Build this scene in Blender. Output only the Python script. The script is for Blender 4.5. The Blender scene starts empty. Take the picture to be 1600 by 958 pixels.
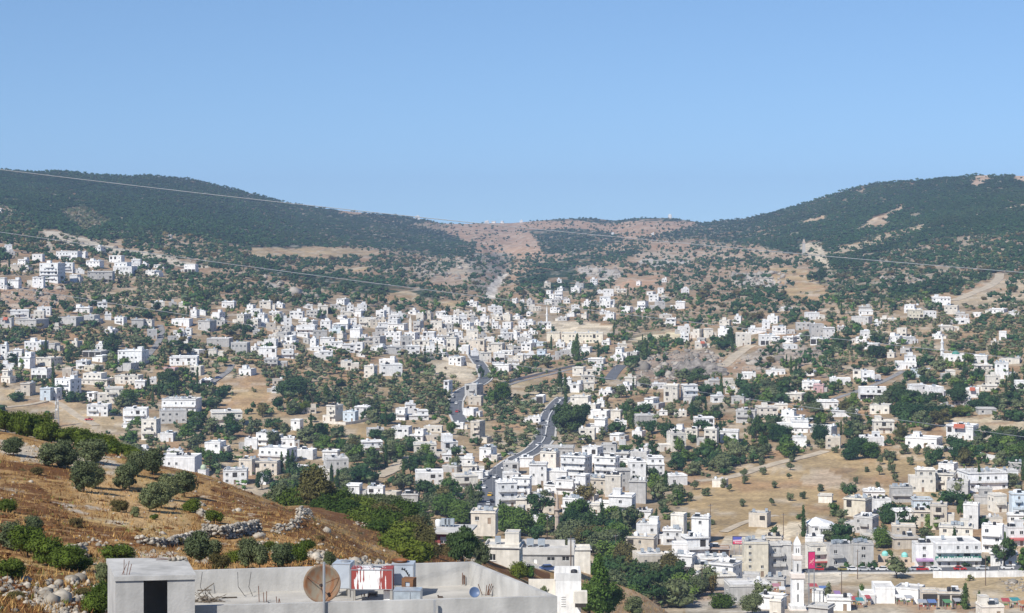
import bpy, bmesh, math, random
import numpy as np
from mathutils import Vector, Matrix
from mathutils.bvhtree import BVHTree

# ------------------------------------------------------------------ camera, light, exposure
F, VH, UC = 3000.0, 340.0, 800.0        # focal length and eye level of a 1600 px wide picture
sc = bpy.context.scene
COL = sc.collection
cam_d = bpy.data.cameras.new('camera')
cam_d.sensor_width = 36.0
cam_d.lens = 36.0 * F / 1600.0
cam_d.shift_y = -(479.0 - VH) / 1600.0
cam_d.clip_start = 0.5
cam_d.clip_end = 40000.0
cam = bpy.data.objects.new('camera', cam_d)
COL.objects.link(cam)
cam.location = (0, 0, 0)
cam.rotation_euler = (math.radians(90), 0, 0)
sc.camera = cam

SUN_TO = Vector((-0.44, -0.58, 0.69)).normalized()
SUN_EL = math.asin(SUN_TO.z)
SUN_ROT = math.atan2(SUN_TO.x, SUN_TO.y)
SKY_K, SKY_O = 0.72, 0.066
world = bpy.data.worlds.new('World')
sc.world = world
world.use_nodes = True
wn = world.node_tree
wn.nodes.clear()
w_out = wn.nodes.new('ShaderNodeOutputWorld')
w_bg = wn.nodes.new('ShaderNodeBackground')
w_sky = wn.nodes.new('ShaderNodeTexSky')
w_sky.sky_type = 'NISHITA'
w_sky.sun_disc = False
w_sky.sun_elevation = SUN_EL
w_sky.sun_rotation = SUN_ROT
w_sky.altitude = 1900
w_sky.air_density = 1.0
w_sky.dust_density = 0.0
w_sky.ozone_density = 6.0
w_bg.inputs['Strength'].default_value = 0.1
w_tc = wn.nodes.new('ShaderNodeTexCoord')           # a flatter fall-off towards the horizon: clear dry air
w_sc = wn.nodes.new('ShaderNodeVectorMath'); w_sc.operation = 'MULTIPLY_ADD'
w_sc.inputs[1].default_value = (1, 1, SKY_K); w_sc.inputs[2].default_value = (0, 0, SKY_O)
wn.links.new(w_tc.outputs['Generated'], w_sc.inputs[0])
w_no = wn.nodes.new('ShaderNodeVectorMath'); w_no.operation = 'NORMALIZE'
wn.links.new(w_sc.outputs[0], w_no.inputs[0]); wn.links.new(w_no.outputs[0], w_sky.inputs['Vector'])
wn.links.new(w_sky.outputs[0], w_bg.inputs['Color'])
wn.links.new(w_bg.outputs[0], w_out.inputs['Surface'])

sun_d = bpy.data.lights.new('sun', 'SUN')
sun_d.energy = 4.9
sun_d.angle = math.radians(0.5)
sun_d.color = (1.0, 0.95, 0.87)
sun = bpy.data.objects.new('sun', sun_d)
COL.objects.link(sun)
sun.rotation_euler = SUN_TO.to_track_quat('Z', 'Y').to_euler()

sc.view_settings.view_transform = 'Standard'
sc.view_settings.look = 'None'
sc.view_settings.exposure = 0.25
sc.view_settings.gamma = 1.0
sc.view_settings.use_curve_mapping = False
HAZE_DENSITY = 0.000085

rng = random.Random(11)
NR = np.random.default_rng(5)

# ------------------------------------------------------------------ helpers
def P(u, v, D):
    return Vector(((u - UC) * D / F, D, -(v - VH) * D / F))

def to_px(p):
    return UC + p[0] * F / p[1], VH - p[2] * F / p[1]

def tag(o, label=None, cat=None, group=None, kind=None):
    if label: o['label'] = label
    if cat: o['category'] = cat
    if group: o['group'] = group
    if kind: o['kind'] = kind
    return o

def empty(name, loc, rz=0.0):
    o = bpy.data.objects.new(name, None)
    o.empty_display_size = 0.5
    o.location = loc
    o.rotation_euler = (0, 0, rz)
    COL.objects.link(o)
    return o

def link(name, me, parent=None, loc=None, rot=None, scale=None):
    o = bpy.data.objects.new(name, me)
    COL.objects.link(o)
    if parent: o.parent = parent
    if loc is not None: o.location = loc
    if rot is not None: o.rotation_euler = rot
    if scale is not None: o.scale = scale
    return o

class MB:
    """collects faces and links them as one mesh object"""
    def __init__(s):
        s.v = []; s.f = []; s.m = []
    def face(s, pts, m=0):
        i = len(s.v)
        s.v.extend([tuple(p) for p in pts])
        s.f.append(tuple(range(i, i + len(pts)))); s.m.append(m)
    def hexa(s, b, t, m=0):
        """b, t: four bottom and four top points, counter-clockwise from above"""
        i = len(s.v)
        s.v.extend([tuple(p) for p in b] + [tuple(p) for p in t])
        for q in ((3, 2, 1, 0), (4, 5, 6, 7), (0, 1, 5, 4), (1, 2, 6, 5), (2, 3, 7, 6), (3, 0, 4, 7)):
            s.f.append(tuple(i + k for k in q)); s.m.append(m)
    def box(s, x0, x1, y0, y1, z0, z1, m=0):
        s.hexa([(x0, y0, z0), (x1, y0, z0), (x1, y1, z0), (x0, y1, z0)],
               [(x0, y0, z1), (x1, y0, z1), (x1, y1, z1), (x0, y1, z1)], m)
    def tube(s, a, b, r0, r1=None, n=8, m=0, cap=True):
        r1 = r0 if r1 is None else r1
        a = Vector(a); b = Vector(b); d = (b - a).normalized()
        x = d.orthogonal().normalized(); y = d.cross(x)
        i = len(s.v)
        for p, r in ((a, r0), (b, r1)):
            for k in range(n):
                an = 2 * math.pi * k / n
                s.v.append(tuple(p + x * (r * math.cos(an)) + y * (r * math.sin(an))))
        for k in range(n):
            s.f.append((i + k, i + (k + 1) % n, i + n + (k + 1) % n, i + n + k)); s.m.append(m)
        if cap:
            s.f.append(tuple(i + k for k in range(n - 1, -1, -1))); s.m.append(m)
            s.f.append(tuple(i + n + k for k in range(n))); s.m.append(m)
    def lathe(s, prof, n=12, c=(0, 0, 0), m=0, rot=0.0, close=True):
        i = len(s.v)
        for r, z in prof:
            for k in range(n):
                an = rot + 2 * math.pi * k / n
                s.v.append((c[0] + r * math.cos(an), c[1] + r * math.sin(an), c[2] + z))
        for j in range(len(prof) - 1):
            for k in range(n):
                a0 = i + j * n + k; a1 = i + j * n + (k + 1) % n
                s.f.append((a0, a1, a1 + n, a0 + n)); s.m.append(m)
        if close:
            s.f.append(tuple(i + k for k in range(n - 1, -1, -1))); s.m.append(m)
            t = i + (len(prof) - 1) * n
            s.f.append(tuple(t + k for k in range(n))); s.m.append(m)
    def mesh(s, name, mats, smooth=False):
        me = bpy.data.meshes.new(name)
        me.from_pydata(s.v, [], s.f)
        for m in (mats if isinstance(mats, (list, tuple)) else [mats]):
            me.materials.append(m)
        if any(s.m): me.polygons.foreach_set('material_index', s.m)
        if smooth: me.polygons.foreach_set('use_smooth', [True] * len(s.f))
        me.update()
        return me
    def build(s, name, mats, parent=None, smooth=False, **k):
        return link(name, s.mesh(name, mats, smooth), parent, **k)

def np_mesh(name, V, Q, mat, cols=None, smooth=False, extra=None):
    """quads only, fast"""
    me = bpy.data.meshes.new(name)
    n = Q.shape[1]
    me.vertices.add(len(V)); me.vertices.foreach_set('co', np.ascontiguousarray(V, np.float32).ravel())
    me.loops.add(Q.size); me.loops.foreach_set('vertex_index', np.ascontiguousarray(Q, np.int32).ravel())
    me.polygons.add(len(Q))
    me.polygons.foreach_set('loop_start', np.arange(0, Q.size, n, dtype=np.int32))
    if cols is not None:
        a = me.attributes.new('tint', 'FLOAT_COLOR', 'POINT')
        c4 = np.ones((len(V), 4), np.float32); c4[:, :3] = cols
        a.data.foreach_set('color', c4.ravel())
    if extra is not None:
        a = me.attributes.new('scrub', 'FLOAT', 'POINT'); a.data.foreach_set('value', np.ascontiguousarray(extra, np.float32).ravel())
    me.materials.append(mat)
    if smooth: me.polygons.foreach_set('use_smooth', np.ones(len(Q), bool))
    me.update(calc_edges=True)
    me.validate()
    return me

# value noise -----------------------------------------------------------------
_perm = np.random.default_rng(3).random((256, 256))
def vnoise(x, y):
    xi = np.floor(x).astype(int); yi = np.floor(y).astype(int)
    fx = x - xi; fy = y - yi
    fx = fx * fx * (3 - 2 * fx); fy = fy * fy * (3 - 2 * fy)
    g = lambda a, b: _perm[a & 255, b & 255]
    return (g(xi, yi) * (1 - fx) + g(xi + 1, yi) * fx) * (1 - fy) + (g(xi, yi + 1) * (1 - fx) + g(xi + 1, yi + 1) * fx) * fy
def fbm(x, y, o=4):
    s = 0; a = 0.5
    for k in range(o):
        s = s + a * (vnoise(x + 17.3 * k, y - 9.1 * k) - 0.5) * 2; x = x * 2.03; y = y * 2.03; a *= 0.5
    return s

# ------------------------------------------------------------------ materials
def new_mat(name):
    m = bpy.data.materials.new(name); m.use_nodes = True
    nt = m.node_tree; b = nt.nodes['Principled BSDF']
    return m, nt, b

def noise_mul(nt, color_socket, scale, lo, hi, detail=4.0, coord=None, vec_scale=None):
    """multiply a colour by a noise ranging lo..hi"""
    n = nt.nodes.new('ShaderNodeTexNoise'); n.inputs['Scale'].default_value = scale; n.inputs['Detail'].default_value = detail
    if coord is not None:
        if vec_scale:
            mp = nt.nodes.new('ShaderNodeMapping'); mp.inputs['Scale'].default_value = vec_scale
            nt.links.new(coord, mp.inputs['Vector']); coord = mp.outputs[0]
        nt.links.new(coord, n.inputs['Vector'])
    r = nt.nodes.new('ShaderNodeMapRange')
    r.inputs['From Min'].default_value = 0.3; r.inputs['From Max'].default_value = 0.7
    r.inputs['To Min'].default_value = lo; r.inputs['To Max'].default_value = hi
    nt.links.new(n.outputs['Fac'], r.inputs['Value'])
    mx = nt.nodes.new('ShaderNodeMix'); mx.data_type = 'RGBA'; mx.blend_type = 'MULTIPLY'; mx.inputs[0].default_value = 1.0
    nt.links.new(color_socket, mx.inputs[6])
    cb = nt.nodes.new('ShaderNodeCombineColor')
    for i in range(3): nt.links.new(r.outputs[0], cb.inputs[i])
    nt.links.new(cb.outputs[0], mx.inputs[7])
    return mx.outputs[2]

def rgb(nt, c):
    n = nt.nodes.new('ShaderNodeRGB'); n.outputs[0].default_value = (*c, 1); return n.outputs[0]

_mats = {}
def plain(name, c, rough=0.8, var=0.15, scale=1.2, objvar=0.0, metallic=0.0, spec=0.3, bump=0.0, streak=False):
    if name in _mats: return _mats[name]
    m, nt, b = new_mat(name)
    tc = nt.nodes.new('ShaderNodeTexCoord')
    col = rgb(nt, c)
    if objvar:
        oi = nt.nodes.new('ShaderNodeObjectInfo')
        hs = nt.nodes.new('ShaderNodeHueSaturation')
        mr = nt.nodes.new('ShaderNodeMapRange'); mr.inputs['To Min'].default_value = 1 - objvar; mr.inputs['To Max'].default_value = 1 + objvar * 0.6
        nt.links.new(oi.outputs['Random'], mr.inputs['Value']); nt.links.new(mr.outputs[0], hs.inputs['Value'])
        nt.links.new(col, hs.inputs['Color']); col = hs.outputs[0]
    if var:
        col = noise_mul(nt, col, scale, 1 - var, 1 + var * 0.4, coord=tc.outputs['Object'])
    if streak:
        col = noise_mul(nt, col, 1.0, 1 - var * 1.2, 1.03, coord=tc.outputs['Object'], vec_scale=(1.6, 1.6, 0.18))
    nt.links.new(col, b.inputs['Base Color'])
    b.inputs['Roughness'].default_value = rough
    b.inputs['Metallic'].default_value = metallic
    b.inputs['Specular IOR Level'].default_value = spec
    if bump:
        n = nt.nodes.new('ShaderNodeTexNoise'); n.inputs['Scale'].default_value = 9.0; n.inputs['Detail'].default_value = 6
        nt.links.new(tc.outputs['Object'], n.inputs['Vector'])
        bp = nt.nodes.new('ShaderNodeBump'); bp.inputs['Strength'].default_value = bump; bp.inputs['Distance'].default_value = 0.05
        nt.links.new(n.outputs['Fac'], bp.inputs['Height']); nt.links.new(bp.outputs[0], b.inputs['Normal'])
    _mats[name] = m
    return m

def ground_mat(name, scales):
    m, nt, b = new_mat(name)
    at = nt.nodes.new('ShaderNodeAttribute'); at.attribute_name = 'tint'
    geo = nt.nodes.new('ShaderNodeNewGeometry')
    col = at.outputs['Color']
    for s, lo, hi in scales:
        col = noise_mul(nt, col, s, lo, hi, detail=5, coord=geo.outputs['Position'])
    nt.links.new(col, b.inputs['Base Color'])
    b.inputs['Roughness'].default_value = 0.95; b.inputs['Specular IOR Level'].default_value = 0.1
    return m, nt, b, geo

def leaf_mat(name, c=None):
    """c None: colour from the tint attribute (many plants in one mesh)"""
    m, nt, b = new_mat(name)
    if c is None:
        at = nt.nodes.new('ShaderNodeAttribute'); at.attribute_name = 'tint'; col = at.outputs['Color']
    else:
        oi = nt.nodes.new('ShaderNodeObjectInfo')
        hs = nt.nodes.new('ShaderNodeHueSaturation')
        mr = nt.nodes.new('ShaderNodeMapRange'); mr.inputs['To Min'].default_value = 0.72; mr.inputs['To Max'].default_value = 1.3
        nt.links.new(oi.outputs['Random'], mr.inputs['Value']); nt.links.new(mr.outputs[0], hs.inputs['Value'])
        mr2 = nt.nodes.new('ShaderNodeMapRange'); mr2.inputs['To Min'].default_value = 0.515; mr2.inputs['To Max'].default_value = 0.48
        nt.links.new(oi.outputs['Random'], mr2.inputs['Value']); nt.links.new(mr2.outputs[0], hs.inputs['Hue'])
        nt.links.new(rgb(nt, c), hs.inputs['Color']); col = hs.outputs[0]
    geo = nt.nodes.new('ShaderNodeNewGeometry')
    col = noise_mul(nt, col, 1.1, 0.6, 1.45, coord=geo.outputs['Position'])
    nt.links.new(col, b.inputs['Base Color'])
    b.inputs['Roughness'].default_value = 0.75; b.inputs['Specular IOR Level'].default_value = 0.12
    return m

M_LEAFTINT = leaf_mat('foliage_mixed')
LEAFC = {'olive': (0.100, 0.122, 0.056), 'broadleaf': (0.068, 0.118, 0.024), 'pine': (0.036, 0.068, 0.022),
         'cypress': (0.038, 0.070, 0.018), 'shrub': (0.075, 0.105, 0.014), 'oak': (0.030, 0.066, 0.022), 'dry': (0.10, 0.085, 0.03), 'thicket': (0.050, 0.082, 0.012), 'poplar': (0.07, 0.125, 0.022),
         'autumn': (0.095, 0.088, 0.03)}
M_LEAF = {k: leaf_mat('foliage_' + k, c) for k, c in LEAFC.items()}
M_BARK = plain('bark', (0.10, 0.075, 0.05), 0.95, 0.3, 3.0)
M_STONE = plain('rubble_stone', (0.44, 0.41, 0.36), 0.95, 0.35, 2.5, bump=0.4)
M_ASPHALT = plain('asphalt', (0.125, 0.13, 0.14), 0.9, 0.2, 0.15)
M_CUT = plain('pale_cut', (0.76, 0.70, 0.60), 0.95, 0.2, 0.15)
M_KERB = plain('kerb_stone', (0.55, 0.53, 0.49), 0.9, 0.2, 0.6)
M_DIRT = plain('dirt_track', (0.50, 0.42, 0.31), 0.95, 0.3, 0.2)
WALLC = {'w': (0.84, 0.84, 0.83), 'c': (0.75, 0.71, 0.63), 'g': (0.52, 0.51, 0.49), 'b': (0.63, 0.57, 0.48),
         'r': (0.30, 0.085, 0.085), 'y': (0.75, 0.69, 0.56), 'p': (0.55, 0.36, 0.36), 'l': (0.62, 0.70, 0.76), 'o': (0.40, 0.28, 0.2)}
M_WALL = {k: plain('render_' + k, c, 0.85, 0.17, 0.7, objvar=0.17, spec=0.2, streak=True) for k, c in WALLC.items()}
M_ROOF = plain('roof_screed', (0.60, 0.585, 0.555), 0.92, 0.22, 0.5, objvar=0.2)
M_GLASS = plain('window_glass', (0.035, 0.04, 0.045), 0.15, 0.3, 0.8, objvar=0.45, spec=0.5)
M_SHADOWROOM = plain('dark_opening', (0.05, 0.045, 0.04), 0.9, 0.2, 1.0)  # flat dark colour standing for the shade inside rooms and hollows
M_FRAME = plain('white_frame', (0.72, 0.72, 0.70), 0.6, 0.1, 2.0)
M_DOOR = plain('metal_door', (0.30, 0.22, 0.16), 0.6, 0.2, 1.0, objvar=0.4)
M_TANKW = plain('tank_white', (0.75, 0.76, 0.77), 0.5, 0.15, 1.5)
M_TANKG = plain('galvanised_tank', (0.45, 0.50, 0.54), 0.45, 0.2, 1.5, metallic=0.4)
M_TANKB = plain('black_tank', (0.03, 0.03, 0.035), 0.5, 0.2, 1.5)
M_CONC = plain('raw_concrete', (0.42, 0.405, 0.375), 0.92, 0.22, 0.8, bump=0.25, streak=True)
M_REBAR = plain('rebar_rust', (0.16, 0.07, 0.04), 0.8, 0.3, 4.0)
M_RUST = plain('rust', (0.22, 0.085, 0.035), 0.85, 0.4, 5.0)
M_STEEL = plain('grey_steel', (0.42, 0.43, 0.44), 0.5, 0.15, 2.0, metallic=0.5)
M_CABLE = plain('cable', (0.45, 0.46, 0.48), 0.6, 0.1, 1.0)
M_GREENP = plain('green_paint', (0.05, 0.22, 0.17), 0.6, 0.2, 0.6)
M_TURQ = plain('turquoise_paint', (0.25, 0.60, 0.55), 0.6, 0.15, 0.6)
M_TILE = plain('red_tile', (0.42, 0.12, 0.07), 0.8, 0.25, 1.5)
M_TYRE = plain('tyre', (0.02, 0.02, 0.02), 0.9, 0.1, 2.0)
def paint(name, c): return plain('paint_' + name, c, 0.35, 0.06, 1.0, spec=0.5)
# ------------------------------------------------------------------ terrain
SKY = [(-400, 258), (0, 266), (50, 269), (100, 268), (150, 273), (200, 276), (230, 274), (260, 277), (300, 281), (350, 292), (400, 304), (450, 318),
       (500, 325), (560, 332), (620, 337), (660, 343), (690, 349), (720, 350), (760, 348.5), (800, 349), (830, 346), (870, 342.5), (920, 341),
       (960, 345), (1000, 340.5), (1050, 341), (1085, 346), (1100, 348), (1130, 344), (1160, 342), (1200, 333), (1230, 326), (1260, 317),
       (1300, 304), (1340, 292), (1370, 286), (1420, 283), (1470, 279), (1500, 277), (1530, 273), (1560, 275), (1600, 275), (2000, 270)]
SKU = np.array([a for a, b in SKY], float); SKV = np.array([b for a, b in SKY], float)
def crest(u): return np.interp(u, SKU, SKV)
VL = np.array([1100, 1000, 900, 800, 700, 620, 560, 500, 460], float)
DT_U = np.array([-400, 0, 400, 800, 1080, 1200, 1600, 2000], float)
DT = np.array([
 [440, 520, 700, 850, 1000, 1200, 1310, 1420, 1540, 1750, 2100, 2700, 3500],
 [440, 520, 700, 850, 1000, 1200, 1310, 1420, 1540, 1750, 2100, 2700, 3500],
 [440, 520, 690, 830, 1010, 1220, 1340, 1500, 1680, 2050, 2550, 3200, 4000],
 [440, 520, 650, 800, 1020, 1250, 1480, 1800, 2150, 2700, 3400, 4300, 5400],
 [440, 510, 660, 810, 1010, 1220, 1400, 1700, 2000, 2450, 3050, 3800, 4900],
 [440, 500, 660, 810, 1000, 1200, 1380, 1620, 1900, 2300, 2800, 3400, 4200],
 [430, 490, 650, 800, 960, 1120, 1260, 1480, 1700, 2050, 2450, 2900, 3500],
 [430, 490, 650, 800, 960, 1120, 1260, 1480, 1700, 2050, 2450, 2900, 3500]], float)

def main_surface():
    us = np.linspace(-800, 2400, 840)
    T = np.concatenate([np.linspace(0, 8, 150)[:-1], np.linspace(8, 12, 120)])
    V = np.zeros((len(T), len(us))); D = np.zeros_like(V)
    cr = crest(us)
    cols = np.array([np.interp(us, DT_U, DT[:, k]) for k in range(13)])     # 13 x nu
    k_ax = np.arange(13)
    wl = np.concatenate([VL, [0, 0, 0, 0]])
    for j in range(len(us)):
        vv = wl.copy()
        for k in range(1, 5): vv[8 + k] = 460 + (cr[j] - 460) * k / 4.0
        V[:, j] = np.interp(T, k_ax, vv)
        D[:, j] = np.exp(np.interp(T, k_ax, np.log(cols[:, j])))
    # soften the depth kinks
    for _ in range(12):
        D[1:-1] = 0.25 * D[:-2] + 0.5 * D[1:-1] + 0.25 * D[2:]
        D[:, 1:-1] = 0.25 * D[:, :-2] + 0.5 * D[:, 1:-1] + 0.25 * D[:, 2:]
    # behind the crest the land falls away
    ex = [(1.04, 6), (1.1, 22), (1.18, 45), (1.3, 75)]
    V = np.vstack([V] + [(V[-1] + b)[None] for a, b in ex])
    D = np.vstack([D] + [(D[len(T) - 1] * a)[None] for a, b in ex])
    U = np.broadcast_to(us, V.shape)
    # the ravine at the valley head and its two shoulders
    ax = np.interp(V, [375, 400, 430, 462], [752, 788, 790, 770]); sm = np.clip((V - 372) / 25, 0, 1) * np.clip((468 - V) / 18, 0, 1)
    V = V + sm * (9 * np.exp(-((U - ax) / 17.0) ** 2) - 5 * np.exp(-((U - ax - 52) / 30.0) ** 2) - 5 * np.exp(-((U - ax + 52) / 30.0) ** 2))
    X = (U - UC) * D / F; Y = D; Z = -(V - VH) * D / F
    amp = np.interp(D, [400, 1200, 2500, 4000], [0.6, 2.0, 7.0, 9.0])
    fade = np.clip((V - crest(U)) / 30.0, 0.12, 1)
    Z = Z + fade * amp * fbm(X / 140.0, Y / 260.0, 4) + np.interp(D, [500, 700, 1500, 2200], [.3, 1.3, 1.6, 0]) * fbm(X / 34.0 + 21, Y / 60.0, 4)
    return U, V, X, Y, Z

U0, V0, X0, Y0, Z0 = main_surface()

def in_poly(u, v, poly):
    ins = np.zeros(u.shape, bool); n = len(poly)
    for i in range(n):
        x1, y1 = poly[i]; x2, y2 = poly[(i + 1) % n]
        c = (y1 > v) != (y2 > v)
        xi = (x2 - x1) * (v - y1) / (y2 - y1 + 1e-9) + x1
        ins ^= c & (u < xi)
    return ins

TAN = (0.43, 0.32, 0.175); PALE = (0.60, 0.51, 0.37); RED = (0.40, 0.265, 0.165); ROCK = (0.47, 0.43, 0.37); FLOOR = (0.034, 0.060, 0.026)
SCRUB = (0.29, 0.215, 0.13); TOWN = (0.335, 0.25, 0.15); GORGE = (0.27, 0.24, 0.19); REDROCK = (0.48, 0.36, 0.26); DRY = (0.42, 0.305, 0.16)
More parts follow.
